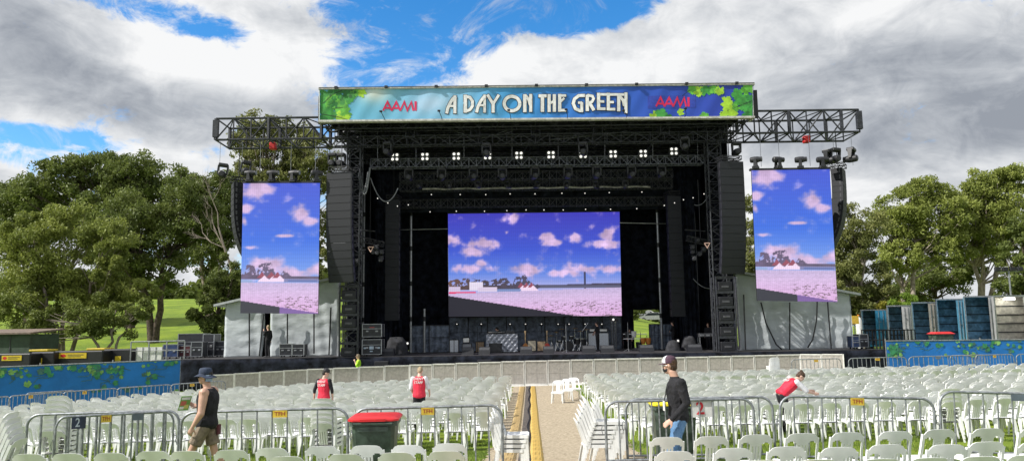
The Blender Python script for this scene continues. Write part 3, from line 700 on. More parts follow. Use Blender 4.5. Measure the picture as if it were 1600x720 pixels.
for px in (599, 688, 795, 883, 975, 1066):
    a = P(px+3, bb(px)+.5, YS); c_ = P(px-(4 if px == 975 else 0), bb(px)-(4.5 if px == 975 else 7), YS); b = MB(); t = thing('sign_light', f'small black arm light at the banner foot under {dict([(599,"the left red logo"),(688,"the first title letter"),(795,"the letter N of the word on"),(883,"the letter G"),(975,"the last letter N"),(1066,"the right red logo")])[px]}', 'light', tuple(a+Vector((0,-.1,0))), 0, 'arm lights along the banner foot')
    b.path([a+Vector((0,-.1,0)), a+Vector((0,-.5,.05)), c_+Vector((0,-.8,0))], .018, n=5); b.build('arm', m_black, t, False)
    b = MB(); b.cbox(c_.x-.08, c_.x+.08, c_.y-.88, c_.y-.76, c_.z-.03, c_.z+.06, .02); b.build('lamp_head', m_black, t, False)
# ------------------------------------------------------------------ wing trusses
def wing(nm, label, X0, X1, yy, zt, zb, taper):
    t = thing('lighting_truss', label, 'truss', ((X0+X1)/2, yy, zb), 0, 'side trusses reaching out from the roof')
    b = MB(); n = 7; W2 = 1.1
    for s_ in (-1, 1):
        y = yy+s_*W2
        zt_ = zt; zb_ = zb-(0 if s_ > 0 else 0)
        b.tube((X0, y, zt_), (X1, y, zt_), .065, n=6); b.tube((X0, y, zb_), (X1, y, zb_), .065, n=6)
        for i in range(n+1):
            x = X0+(X1-X0)*i/n; b.tube((x, y, zt_), (x, y, zb_), .045 if i % 3 else .11, n=5)
            if i < n:
                x2 = X0+(X1-X0)*(i+1)/n; b.tube((x, y, zt_ if i % 2 else zb_), (x2, y, zb_ if i % 2 else zt_), .045, n=5)
    for i in range(n+1):
        x = X0+(X1-X0)*i/n; 
        for z in (zt, zb): b.tube((x, yy-W2, z), (x, yy+W2, z), .05, n=5)
        if i < n:
            x2 = X0+(X1-X0)*(i+1)/n
            for z in (zt, zb): b.tube((x, yy-W2*(1 if i % 2 else -1), z), (x2, yy+W2*(1 if i % 2 else -1), z), .035, n=5)
    b.build('truss_frame', m_truss, t, False)
    b = MB(); xe = X0 if taper else X1
    b.box(xe-.15, xe+.15, yy-W2-.12, yy-W2+.12, zb+.15, zt-.1); b.build('end_post', m_truss, t, False)
    b = MB(); xm = X0+(X1-X0)*(.42 if taper else .62); b.cbox(xm-.18, xm+.18, yy-.2, yy+.2, zb-.35, zb+.05, .05); b.build('chain_hoist', m_red, t, False)
    for fx in ((0.02,.2,.35,.6,.8,.95)): x = X0+(X1-X0)*fx; b = MB(); b.tube((x, yy-.7, zb), (x, yy-.7, zb-1.9), .014, n=4); b.build('hoist_chain', m_alu, t, False)
    return t
a0 = P(344, 190, 44); a1 = P(344, 220, 44)
wing('l', 'black steel truss jutting out left above the left screen', a0.x, P(520,200,44).x+.5, 44.5, a0.z, a1.z-.1, True)
a0 = P(1334, 176, 44); a1 = P(1334, 210, 44)
wing('r', 'black steel truss jutting out right above the right screen', P(1160,200,44).x-.5, a0.x, 44.5, a0.z, a1.z, False)
# ------------------------------------------------------------------ LED screens
def vnoise(x, y, seed):
    return (vnoise1(x, y, seed)+vnoise1(x*.8-y*.6+7, x*.6+y*.8+3, seed+1))/2
def vnoise1(x, y, seed):
    rs = np.random.RandomState(seed); T = rs.rand(64, 64); tot = 0; amp = 1; s_ = 0
    for o_ in range(5):
        xi = np.floor(x).astype(int); yi = np.floor(y).astype(int); fx = x-xi; fy = y-yi; fx = fx*fx*(3-2*fx); fy = fy*fy*(3-2*fy)
        v = (T[xi%64, yi%64]*(1-fx)+T[(xi+1)%64, yi%64]*fx)*(1-fy)+(T[xi%64, (yi+1)%64]*(1-fx)+T[(xi+1)%64, (yi+1)%64]*fx)*fy
        tot = tot+v*amp; s_ += amp; amp *= .55; x = x*2.1; y = y*2.1
    return tot/s_
def screen_img(nu, nv, kind):
    U, V = np.meshgrid(np.arange(nu+1)/nu, 1-np.arange(nv+1)/nv)   # V: 0 top .. 1 bottom
    asp = nu/nv; X = U*asp
    def st(v, stops): return np.stack([np.interp(v, [s_[0] for s_ in stops], [s_[1][k]/255. for s_ in stops]) for k in range(3)], -1)
    if kind == 'main':
        hz = .735-.02*U; c = st(V/hz.mean(), [(0,(60,56,182)),(.5,(58,84,205)),(.8,(95,130,222)),(1,(170,172,228))])
        cl = [(.0,.27,.09,.06),(.19,.30,.12,.07),(.14,.37,.08,.06),(.2,.49,.05,.04),(.38,.05,.07,.08),(.34,.19,.02,.03),(.57,.24,.05,.05),(.6,.29,.07,.04),(.73,.25,.06,.06),(.92,.22,.07,.07),(.9,.31,.12,.05),
              (.1,.54,.18,.05),(.45,.55,.16,.06),(.8,.55,.22,.06),(.95,.56,.2,.05),(.68,.58,.14,.05)]
    else:
        hz = .735+0*U; c = st(V/.735, [(0,(62,84,208)),(.6,(55,108,222)),(1,(130,165,235))])
        cl = [(.2,.05,.26,.12),(.04,.19,.10,.05),(.03,.3,.06,.04),(.74,.25,.15,.09),(.85,.3,.14,.05),(.08,.50,.14,.025),(.25,.64,.34,.09),(.6,.69,.4,.07),(.97,.66,.2,.07),(.55,.41,.12,.015),(.1,.7,.3,.08)]
    m = np.zeros_like(U)
    nz = vnoise(X*(13 if kind == 'main' else 9)+3, V*13, 5)
    for (x, y, rx, ry) in cl: m = np.maximum(m, 1.0-np.sqrt(((U-x)/rx)**2+((V-y)/ry)**2)*.8)
    m = np.clip((m+(nz-.5)*1.9-.12)*1.5, 0, 1)[..., None]; m = m*m*(3-2*m)
    pink = np.array((232,196,232))/255*(.62+.62*vnoise(X*12, V*12+4-.12, 8))[..., None]
    c = c*(1-m*.93)+np.clip(pink, 0, 1)*m*.93
    # tree line
    tn = vnoise(X*14+1, V*3, 11); tn2 = vnoise(X*40, V*40, 12)
    if kind == 'main':
        th = np.interp(U, [0,.05,.12,.2,.24,.3,.34,.37,.39,.44,.47,.5,.55,1], [.08,.10,.11,.09,.08,.11,.10,.03,.11,.13,.08,.03,.025,.03])*(.6+.6*tn)
        tc_ = st(U, [(0,(105,75,70)),(.2,(70,60,70)),(.5,(75,70,95)),(1,(70,65,90))])
    else:
        th = np.interp(U, [0,.04,.07,.17,.2,.22,.38,.45,.5,.54,.6,.65,1], [.04,.03,.11,.10,.03,.11,.14,.03,.02,.06,.05,.02,.02])*(.6+.6*tn)
        tc_ = st(U, [(0,(100,85,115)),(1,(95,85,110))])
    tm = ((V > hz-th) & (V < hz+.01) & ((tn2 > .44) | (V > hz-.028)))
    c = np.where(tm[..., None], tc_*(.7+.6*tn2[..., None]), c)
    def tri(x, w, h, base, col):
        mm = (np.abs(U-x)/w < (V-(base-h))/h) & (V < base) & (V > base-h); c[mm] = np.array(col)/255
    for x in ((.43,.46,.49) if kind == 'main' else (.30,.42,.50)):
        w_ = .03 if kind == 'main' else .1
        tri(x-w_*.3, w_*.7, .05, hz.mean()-.0, (150,75,95)); tri(x, w_, .05, hz.mean()+.03, (240,215,240))
    if kind == 'main':
        for (x0, x1, y0, y1, col) in ((0,.07,.71,.77,(205,190,220)),(.12,.2,.67,.75,(225,215,235)),(.17,.28,.72,.765,(215,200,225)),(0,.16,.765,.795,(225,60,110)),(.28,.42,.735,.76,(120,140,190)),(.785,.795,.58,.76,(60,60,90)),(.53,1,.705,.73,(90,90,115))):
            mm = (U > x0) & (U < x1) & (V > y0) & (V < y1); c[mm] = np.array(col)/255
    else:
        for (x0, x1, y0, y1, col) in ((0,.15,.745,.79,(150,170,215)),(.55,1,.735,.765,(130,130,175)),(.6,.98,.745,.758,(90,110,170)),(.42,.44,.77,.82,(130,60,100)),(.16,.18,.77,.80,(110,70,120))):
            mm = (U > x0) & (U < x1) & (V > y0) & (V < y1); c[mm] = np.array(col)/255
    # field
    f0 = hz+(.045-.03*U if kind == 'main' else .03)
    fm = V > f0
    dep = np.clip((V-f0)/(1-f0), 0, 1)
    tex = .5+(vnoise(X*46/(.35+dep), 30/(.14+dep), 21)-.5)*1.3
    fc = st(dep, [(0,(200,182,222)),(.3,(218,190,230)),(1,(226,178,226))])*(.84+.26*tex[..., None])
    c = np.where(fm[..., None], fc, c)
    gap = fm & (dep > .45) & (tex < .38) & (U > (.48 if kind == 'main' else .45)); c[gap] = np.array((120,100,110))/255
    # dark corner
    if kind == 'main': bnd = .80+.27*U; dk = (V > bnd) & (V > .8)
    else: bnd = .905+.09*U; dk = (V > bnd)
    c[dk] = np.array((50,50,62))/255 if kind != 'main' else np.array((34,32,44))/255
    if kind != 'main':
        ed = dk & (U > .5); c[ed] = np.array((125,95,160))/255
    c = c*(1-.05*((np.arange(nu+1)%3 == 0)[None, :, None]))*(1-.04*((np.arange(nv+1)%6 == 0)[:, None, None]))
    return s2l(c.reshape(-1, 3))
m_led = attrmat('led_picture', .74)
def screen(name, label, q, Y, nu, nv, kind, ncol, nrow):
    tl, tr, br, bl = [P(x, y, Y) for x, y in q]
    t = thing(name, label, 'screen', tuple((bl+br)/2))
    def fn(u, v): return tuple((bl*(1-u)+br*u)*(1-v)+(tl*(1-u)+tr*u)*v)
    b = MB(); b.grid(fn, nu, nv); o = b.build('picture', m_led, t, False); setprint(o, screen_img(nu, nv, kind))
    b = MB(); nrm = Vector((0, 1, 0))
    for i in range(ncol):
        for j in range(nrow):
            cs = [Vector(fn((i+a)/ncol, (j+c)/nrow)) for a, c in ((.01,.01),(.99,.01),(.99,.99),(.01,.99))]
            b.prism([tuple(p+nrm*.006) for p in cs], (0, .12, 0))
    b.build('panel_housing', m_black, t, False)
    b = MB(); b.hexa([tuple(p+Vector((dx, dy, dz))) for dz in (.01, .12) for p, dx, dy in ((tl,-.05,0),(tr,.05,0),(tr,.05,.25),(tl,-.05,.25))])
    for u in np.linspace(.02, .98, ncol+1): b.tube(Vector(fn(u, 0))+nrm*.2, Vector(fn(u, 1))+nrm*.2, .03, n=4)
    b.build('hanging_bar', m_black, t, False); return t
screen('side_screen', 'tall left hanging screen showing blue sky, pink clouds and rows of chairs', [(380,286.5),(500,286),(497,490),(375.5,489)], 42, 120, 200, 'side', 4, 8)
screen('side_screen', 'tall right hanging screen showing blue sky, pink clouds and rows of chairs', [(1174,266.5),(1296.5,264.5),(1308.5,471.5),(1183,469.5)], 42, 120, 200, 'side', 4, 8)
screen('main_screen', 'wide video screen at centre stage showing the field, tents and cloudy sky', [(700,334),(968,331),(971.5,493),(701,494.5)], 50, 268, 162, 'main', 10, 6)
# ------------------------------------------------------------------ line arrays
def array(label, px, ytop, Y, n, wpx, hpx, yaw, curve, tilt0=0.):
    c = P(px, ytop, Y); wd = wpx*Y/F; h = hpx*Y/F/n; dp = .62
    t = thing('line_array', label, 'speaker', tuple(c), yaw, 'hanging speaker columns beside the stage')
    y, z, a = 0., 0., tilt0
    for i in range(n):
        a = tilt0+curve*(i/n)**2.2
        # cabinet front plane rotated about x by a (nose down)
        ca, sa = math.cos(a), math.sin(a)
        def T(x, yy, zz): return (x, y+yy*ca-zz*sa*1., z+yy*sa+zz*ca)
        b = MB(); hb = h*.985
        pts = [T(-wd/2,0,-hb),T(wd/2,0,-hb),T(wd/2*.8,dp,-hb*.95),T(-wd/2*.8,dp,-hb*.95),T(-wd/2,0,0),T(wd/2,0,0),T(wd/2*.8,dp,-h*.02),T(-wd/2*.8,dp,-h*.02)]
        b.hexa(pts); o = b.build('cabinet', m_cab, t)
        b = MB()
        b.hexa([T(-wd*.47,-.012,-hb*.93),T(wd*.47,-.012,-hb*.93),T(wd*.47,.004,-hb*.93),T(-wd*.47,.004,-hb*.93),T(-wd*.47,-.012,-h*.05),T(wd*.47,-.012,-h*.05),T(wd*.47,.004,-h*.05),T(-wd*.47,.004,-h*.05)])
        b.build('grille', m_grille, o)
        for s_ in (-1, 1):
            b = MB(); b.hexa([T(s_*wd/2*.93+d_,yy,zz) for zz in (-hb*.8,-h*.12) for d_, yy in ((-.02,.08),(.05,.08),(.05,.17),(-.02,.17))]); b.build('rigging_plate', m_alu2, o)
        y += h*sa; z -= h*ca
    b = MB(); b.truss((0, -.1, .2), (0, dp+.3, .2), wd*.8, .2, 3, .03); b.tube((0,dp/2,.3),(0,dp/2,2.2),.025); b.build('flying_frame', m_black, t)
    return t
m_cab = mat('speaker_cabinet', (.009,.010,.015), .6, var=.2, vscale=5)
m_grille = mat('speaker_grille', (.012,.0135,.019), .7, var=.15, vscale=40)
m_alu2 = mat('worn_alu', (.10,.10,.11), .5, .5)
array('tall curved speaker column hanging left of the stage opening', 530, 269, 42, 14, 43, 176, R(-12), R(17))
array('tall curved speaker column hanging right of the stage opening', 1143, 252, 42, 14, 40, 180, R(10), R(17))
array('dark inner speaker column hanging among the curtains left of the main screen', 613, 312, 47.3, 16, 22, 190, R(-8), 0.)
array('dark inner speaker column hanging among the curtains right of the main screen', 1053, 306, 47.3, 16, 22, 190, R(8), 0.)
array('slimmer speaker column behind the left screen, turned outward', 364, 286, 43.5, 13, 32, 118, R(-62), R(34))
array('slimmer speaker column behind the right screen, turned outward', 1318, 264, 43.5, 13, 34, 128, R(58), R(40))
# ------------------------------------------------------------------ moving lights (base + yoke + head)
def movinglight():
    t = thing('moving_head_light', 'x', 'stage light')
    b = MB(); b.cbox(-.2,.2,-.17,.17,0,.14,.03); b.build('base', m_steel, t)
    b = MB()
    for s_ in (-1, 1): b.hexa([(s_*.2+a,y,z) for z,h in ((.1,1),(.5,.6)) for a,y in ((-.03,-.1*h),(.03,-.1*h),(.03,.1*h),(-.03,.1*h))])
    b.box(-.22,.22,-.06,.06,.11,.16); b.build('yoke', m_steel, t)
    b = MB(); b.lathe([(.10,-.28),(.15,-.24),(.17,-.05),(.165,.12),(.13,.26),(.135,.34)], (0,0,.5), 12, axis='y')
    h = b.build('head', m_steel, t, smooth=35); b = MB(); b.lathe([(.115,.345),(.05,.365),(.0,.37)], (0,0,.5), 12, axis='y'); b.build('lens', m_lens, h); return t
m_lens = mat('lens_glass', (.25,.27,.3), .1, var=.1, spec=1.)
ml0 = movinglight(); used = [False]
def ml(label, pos, rot, group, sc=1.0):
    if not used[0]:
        used[0] = True; ml0.location = pos; ml0.rotation_euler = rot; ml0.scale = (sc,)*3; ml0['label'] = label; ml0['group'] = group; return ml0
    return dup(ml0, pos, rot=rot, label=label, group=group, scale=sc)
ORD = ['first','second','third','fourth','fifth','sixth','seventh','eighth','ninth','tenth','eleventh','twelfth','thirteenth','fourteenth','fifteenth','sixteenth','seventeenth','eighteenth','nineteenth','twentieth']
for i, px in enumerate((390, 425, 459, 494)): ml(f'{ORD[i]} of the black moving lights standing on the left screen', tuple(P(px, 285, 42.1)), (0, 0, R(90+random.uniform(-30,30))), 'moving lights on the side screens', 1.05)
for i, px in enumerate((1181, 1216, 1251, 1285)): ml(f'{ORD[i]} of the black moving lights standing on the right screen', tuple(P(px, 264, 42.1)), (0, 0, R(80+random.uniform(-20,20))), 'moving lights on the side screens', 1.05)
for px, py, lb in ((350, 262, 'black moving light hanging above the left outer speaker column'), (386, 258, 'boxy moving light hanging above the left screen corner'), (1305, 238, 'moving light hanging between the right screen and outer speakers'), (1330, 238, 'outermost moving light hanging beyond the right outer speaker column'), (1292, 240, 'tilted moving light above the right corner of the right screen')):
    ml(lb, tuple(P(px, py-6, 42.6)), (R(180), R(random.uniform(-10,10)), R(random.uniform(0,60))), 'moving lights hanging on the side trusses', 1.25)
for px, py, lb in ((606,222,'upper moving light near the left tower under the roof'),(760,224,'upper moving light hanging left of centre under the roof'),(911,222,'upper moving light hanging right of centre under the roof'),(1070,214,'upper moving light near the right end under the roof'),(520,240,'moving light above the left main speaker column'),(533,240,'second moving light above the left main speaker column, beside a cable'),(1150,222,'moving light above the right main speaker column')):
    ml(lb, tuple(P(px, py, 43.2)), (R(180), 0, R(random.uniform(-30,30))), 'moving lights hanging under the roof', 1.2)
# front lighting truss with blinders
YT = 45.0
tr = thing('lighting_truss', 'long front lighting truss carrying white four cell lamps', 'truss', tuple(P(837, 258, YT)), 0, 'lighting trusses hanging over the stage')
b = MB(); b.truss(P(580, 256.5, YT), P(1097, 250.5, YT), .55, .5, 44, .032, .02); b.build('truss_frame', mat('grey_truss', (.17,.18,.21), .45, .4, var=.3, vscale=10), tr, False)
for px in (590, 650, 725, 800, 872, 945, 1020, 1090): b = MB(); b.tube(P(px, 250, YT), P(px, 195, YT), .015, n=4); b.build('hoist_chain', m_alu, tr, False)
def blinder():
    t = thing('blinder_light', 'x', 'stage light'); b = MB(); b.cbox(-.26,.26,-.05,.14,0,.52,.02); b.build('housing', m_dkgrey, t)
    b = MB()
    for x in (-.13,.13):
        for z in (.13,.39): b.lathe([(.085,.055),(.085,.07),(.05,.085),(0,.09)], (x,0,z), 10, axis='y')
    l = b.build('lamp', m_lamp, t); b = MB(); b.box(-.29,-.265,-.02,.02,-.05,.4); b.box(.265,.29,-.02,.02,-.05,.4); b.build('bracket', m_steel, t); return t
bl0 = blinder()
for i, px in enumerate((617, 664, 713, 762, 811, 861, 911, 958, 1005, 1053)):
    lb = f'{ORD[i]} four cell white lamp from the left on the front truss'
    pos = tuple(P(px, 252.5-.014*(px-617)-(3 if i > 8 else 0), YT-.35))
    if i == 0: bl0.location = pos; tag(bl0, lb, None, 'four cell lamps on the front truss')
    else: dup(bl0, pos, 0, lb, 'four cell lamps on the front truss')
for i, px in enumerate((639, 690, 739, 785, 835, 887, 932, 986, 1033)):
    ml(f'{ORD[i]} moving light from the left hanging below the front truss', tuple(P(px, 262.5-.013*(px-640), YT)), (R(180), 0, R(random.uniform(-15,15))), 'moving lights hanging below the front truss', 1.18)
# second/third truss
for nm, y, Yq, lb in ((0, 292, 47.5, 'middle lighting truss with a pale rolled cloth along it'), (1, 318, 49, 'rear lighting truss above the main screen'), (2, 276, 46.2, 'thin dark truss just behind the front lighting truss')):
    t = thing('lighting_truss', lb, 'truss', tuple(P(837, y, Yq)), 0, 'lighting trusses hanging over the stage')
    b = MB(); b.truss(P(625, y+1, Yq), P(1050, y-4, Yq), .5, .5, 40, .028, .016); b.build('truss_frame', mat('grey_truss2', (.06,.062,.07), .5, .3, var=.3, vscale=10), t, False)
    if nm == 0:
        b = MB(); a = P(660, 295.5, Yq-.4); c_ = P(1016, 291.5, Yq-.4)
        b.path([a.lerp(c_, i/20)+Vector((0,0,.03*math.sin(i*2.1))) for i in range(21)], .06, n=6); b.build('rolled_cloth', mat('pale_cloth', (.38,.37,.34), .8, var=.3, vscale=4), t, False)
for i, px in enumerate(range(655, 1040, 46)): 
    if i < 8: ml(f'{ORD[i]} small moving light from the left below the thin middle truss', tuple(P(px, 281, 46.2)), (R(180), 0, R(random.uniform(-40,40))), 'small moving lights on the thin truss', .8)
dots = [(565,287),(590,310),(606,317),(621,322),(638,320),(674,304),(719,304),(759,304),(797,303),(836,303),(878,302),(914,302),(952,301),(1003,300),(672,331),(713,330),(757,330),(792,329),(822,328),(850,328),(880,328),(915,327),(954,327),(995,326),(1038,321),(1054,317),(1068,312),(1083,309),(1100,303)]
for i, (px, py) in enumerate(dots):
    p = P(px, py, 47.0 if px < 650 or px > 1035 else 48.6); b = MB(); b.ell((p.x, p.y, p.z), (.036,.036,.036), 8); b.tube((p.x,p.y+.03,p.z),(p.x,p.y+.16,p.z+.03),.03, n=5, k=1)
    row = 'upper' if 299 < py < 306 else 'lower'
    b.solo('drape_lamp', [m_lamp, m_black], f'tiny white lamp dot {["near the left curtain, high","near the left curtain, lower","near the left curtain, third down","left of the left pole","by the left pole"][i] if i<5 else ORD[(i-5)%19%10]+" in the "+("upper" if i<14 else "lower")+" row above the screen"}', 'lamp', group='tiny white lamps in front of the black curtains')
# ------------------------------------------------------------------ side clusters of small lights
for px, side in ((578, 'left'), (1095, 'right')):
    t = thing('spotlight_cluster', f'tangle of small spotlights on a hung frame at the {side} tower', 'stage light', tuple(P(px, 420, 45)), 0, 'hung spotlight clusters')
    c = P(px, 385, 45); b = MB()
    b.truss(c+Vector((-.8,0,.5)), c+Vector((.8,0,.1)), .3, .3, 6, .02); b.tube(c+Vector((0,0,.4)), c+Vector((0,0,4)), .015); b.tube(c+Vector((-.9,0,1)), c+Vector((.3,0,.9)), .04)
    b.build('frame', m_steel, t, False)
    rr = random.Random(px)
    for i in range(8):
        q = c+Vector((rr.uniform(-.8,.8), rr.uniform(-.3,.3), rr.uniform(-.9,.5))); b = MB(); b.lathe([(.09,-.16),(.13,-.1),(.13,.12),(.10,.16)], tuple(q), 8, axis='y'); b.cbox(q.x-.16,q.x+.16,q.y-.05,q.y+.05,q.z+.12,q.z+.16,.01)
        h = b.build('lamp_head', m_dkgrey, t, False); b = MB(); b.lathe([(.08,-.165),(.0,-.175)], tuple(q), 8, axis='y')
        b.build('lens', m_lens, h, False)
    b = MB(); cx, cz = P(px+(1 if side=='left' else 10), 385, 44.4).x, P(px, 389 if side=='left' else 383, 44.4).z
    for q in ribbon([(cx-.16, cz+.12), (cx+.16, cz+.12), (cx, cz-.16), (cx-.16, cz+.12)], .05): b.poly([(x, 44.4, z) for x, z in q])
    b.build('warning_triangle', mat('pale_orange', (.75,.5,.4), .5), t, False)
# scaffold speaker stands under the arrays
for px, side in ((546, 'left'), (1134, 'right')):
    t = thing('scaffold_tower', f'black scaffold stack with stage boxes under the {side} main speakers', 'scaffold', tuple(P(px, 553, 43.6)), 0, 'scaffold stacks under the main speakers')
    x0, x1 = P(px-14, 500, 43.6).x, P(px+14, 500, 43.6).x; zt = P(px, 446 if side=='left' else 432, 43.6).z; b = MB()
    for x in (x0, x1):
        for y in (43.4, 44.3): b.tube((x,y,DZ),(x,y,zt),.05,n=6)
    nlev = 5
    for i in range(nlev+1):
        z = DZ+(zt-DZ)*i/nlev
        for y in (43.4, 44.3): b.box(x0,x1,y-.04,y+.04,z-.12,z+.02)
        if i < nlev: b.tube((x0,43.4,z),(x1,43.4,z+(zt-DZ)/nlev),.025,n=4)
    b.build('frame', m_truss, t, False)
    for i in range(nlev):
        if side == 'left' and i == 1: continue
        z = DZ+(zt-DZ)*i/nlev; b = MB(); b.cbox(x0+.1,x1-.1,43.35,44.35,z+.03,z+.03+(zt-DZ)/nlev*.6,.03); o = b.build('speaker_box', m_cab, t, False)
        b = MB(); b.cbox((x0+x1)/2-.2,(x0+x1)/2+.2,43.33,43.36,z+.2,z+.32,.01); b.build('handle', m_alu2, o, False)
# ------------------------------------------------------------------ wing tents
m_tarp = mat('grey_tarp', (.50,.54,.555), .75, var=.07, vscale=1.0, bump=.6, bscale=2.2, stretch=(1,1,1.8))
m_roofm = mat('pale_tin', (.45,.47,.48), .5, .3, var=.1)
def wingtent(label, x0, x1, ztl, ztr, Y, ropes, gap=None, over=.5, side=-1):
    t = thing('wing_tent', label, 'tent', ((x0+x1)/2, Y, DZ), 0, 'grey side stage tents')
    segs = [(x0, x1)] if not gap else [(x0, gap[0]), (gap[1], x1)]
    for a, c in segs:
        b = MB()
        def fn(u, v):
            x = a+(c-a)*u; zt = ztl+(ztr-ztl)*(x-x0)/(x1-x0); z = DZ-.02+(zt-DZ)*v
            return (x+(.12*math.sin(v*3) if gap and v < .8 and u == 1 and c == gap[0] else 0), Y+.025*math.sin(x*4.1+z*1.5+math.sin(x*1.7)*3)+.06*math.sin(x*1.3+1.4*z)*math.sin(z*1.2+x*.7)+.018*math.sin(z*9+x*2.3+math.sin(x*3)*2), z)
        b.grid(fn, max(10, int((c-a)*7)), 34); o = b.build('front_sheet', m_tarp, t, False, smooth=80); s_ = o.modifiers.new('t', 'SOLIDIFY'); s_.thickness = .02
    b = MB(); b.grid(lambda u, v: (x0 if side < 0 else x1, Y+5*u, DZ-.8+((ztl if side < 0 else ztr)-DZ+.8)*v), 8, 8); b.build('side_sheet', m_tarp, t, False)
    b = MB(); L = Vector((x0-(over if side < 0 else 0), 0, ztl-(over*.3 if side < 0 else 0)*1.)); Rr_ = Vector((x1+(over if side > 0 else 0), 0, ztr-(over*.3 if side > 0 else 0)))
    b.hexa([(L.x,Y-.35,L.z),(Rr_.x,Y-.35,Rr_.z),(Rr_.x,Y+5.2,Rr_.z),(L.x,Y+5.2,L.z),(L.x,Y-.35,L.z+.13),(Rr_.x,Y-.35,Rr_.z+.13),(Rr_.x,Y+5.2,Rr_.z+.13),(L.x,Y+5.2,L.z+.13)])
    b.build('roof', m_roofm, t, False)
    for pts in ropes:
        b = MB(); b.path([P(x, y, Y-.35) for x, y in pts], .045, n=5); b.build('rope', m_black, t, False)
    return t
Yt = 46.0
x0, x1 = P(352, 500, Yt).x, P(531, 500, Yt).x
wingtent('wrinkled grey tarpaulin tent behind the left screen, split by a dark gap', x0, x1, P(352,474,Yt).z, P(531,434,Yt).z, Yt, [[(389.5,488),(389.5,556)],[(449,490),(449,553)],[(490.5,488),(490.5,552)],[(517,480),(514,554)],[(412,490),(405,556)]], (P(411,500,Yt).x, P(423,500,Yt).x), .6, -1)
x0, x1 = P(1152, 500, Yt).x, P(1331, 500, Yt).x
wingtent('wrinkled grey tarpaulin tent behind the right screen with curved black ropes', x0, x1, P(1152,426,Yt).z, P(1331,458,Yt).z, Yt, [[(1189,472),(1197,505),(1213,538),(1222,546)],[(1234,472),(1234,547)],[(1277,470),(1276,500),(1270,530),(1262,543)],[(1293,470),(1299,546)],[(1162,460),(1165,546)]], None, .5, 1)
b = MB(); b.box(P(411,0,Yt+1).x-.5, P(423,0,Yt+1).x+.5, Yt+1, Yt+1.05, DZ, P(417,448,Yt+1).z); b.build('inner_curtain', m_cloth, bpy.data.objects['wing_tent'], False)
for px, Yq, sd in ((531, 45.2, 'left'), (1151, 45.2, 'right')):
    b = MB(); a = P(px, 432, Yq); b.tube((a.x, Yq, DZ), (a.x-.05, Yq, a.z), .09, n=8); b.cbox(a.x-.16,a.x+.16,Yq-.16,Yq+.16,DZ,DZ+.05,.01)
    b.solo('tent_pole', m_alu, f'silver pole at the inner edge of the {sd} grey tent', 'pole', group='silver tent poles')
# ------------------------------------------------------------------ pit barrier
m_pit = mat('pit_aluminium', (.74,.72,.68), .5, .1, var=.12, vscale=3)
m_pitm = mat('pit_mesh', (.42,.39,.355), .6, .0, var=.12, vscale=8)
def pitpanel():
    t = thing('crowd_barrier', 'x', 'barrier'); b = MB(); w2 = .56
    for x in (-w2, w2): b.box(x-.03,x+.03,-.03,.03,0,1.2)
    b.box(-w2+.03,w2-.03,-.045,.045,1.15,1.205); b.box(-w2+.03,w2-.03,-.02,.02,0.02,.07); b.build('frame', m_pit, t)
    b = MB(); b.box(-w2+.03,w2-.03,-.008,.008,.07,1.15)
    for x in (0,): b.box(x-.018,x+.018,-.022,-.009,.07,1.15)
    for z in (.60,): b.box(-w2+.03,w2-.03,-.024,-.009,z-.018,z+.018)
    for i in range(23): x = -w2+.08+i*.0445; b.box(x,x+.008,-.013,-.009,.07,1.15)
    b.build('mesh_panel', m_pitm, t)
    b = MB(); b.box(-w2,w2,-.9,-.04,0,.02); 
    b.build('foot_plate', m_pit, t)
    b = MB(); b.hexa([(-.02,.03,1.0),(.02,.03,1.0),(.02,.08,1.0),(-.02,.08,1.0),(-.02,.9,0),(.02,.9,0),(.02,.98,0),(-.02,.98,0)][:4]+[(-.02,.03,1.05),(.02,.03,1.05),(.02,.9,.05),(-.02,.9,.05)]); b.build('brace', m_pit, t); return t
pp0 = pitpanel(); npan = [0]
pline = [P(325,580,36.2).xy, P(480,574,39.3).xy, P(640,569,40.2).xy, P(1250,556,40.2).xy, P(1318,554,39.0).xy]
pline = [Vector((p.x, p.y)) for p in pline]
segs = []
for a, c in zip(pline, pline[1:]):
    L = (c-a).length; n = max(1, round(L/1.16))
    for i in range(n): segs.append((a.lerp(c, (i+.5)/n), math.atan2(c.y-a.y, c.x-a.x), L/n/1.16))
for i, (p, a, sc) in enumerate(segs):
    pos = (p.x, p.y, gz(p.x, p.y)-.0); where = 'left of the aisle' if p.x < .1 else 'right of the aisle'
    k = sum(1 for q in segs[:i] if (q[0].x < .1) == (p.x < .1))
    lb = f'silver crowd barrier panel, {("number "+str(k+1)) } from the left among those {where}'
    if i == 0: r = pp0; r.location = pos; r.rotation_euler.z = a; r['label'] = lb; r['group'] = 'crowd barrier panels before the stage'
    else: r = dup(pp0, pos, a, lb, 'crowd barrier panels before the stage')
    r.scale = (sc*1.005, 1, 1.03)
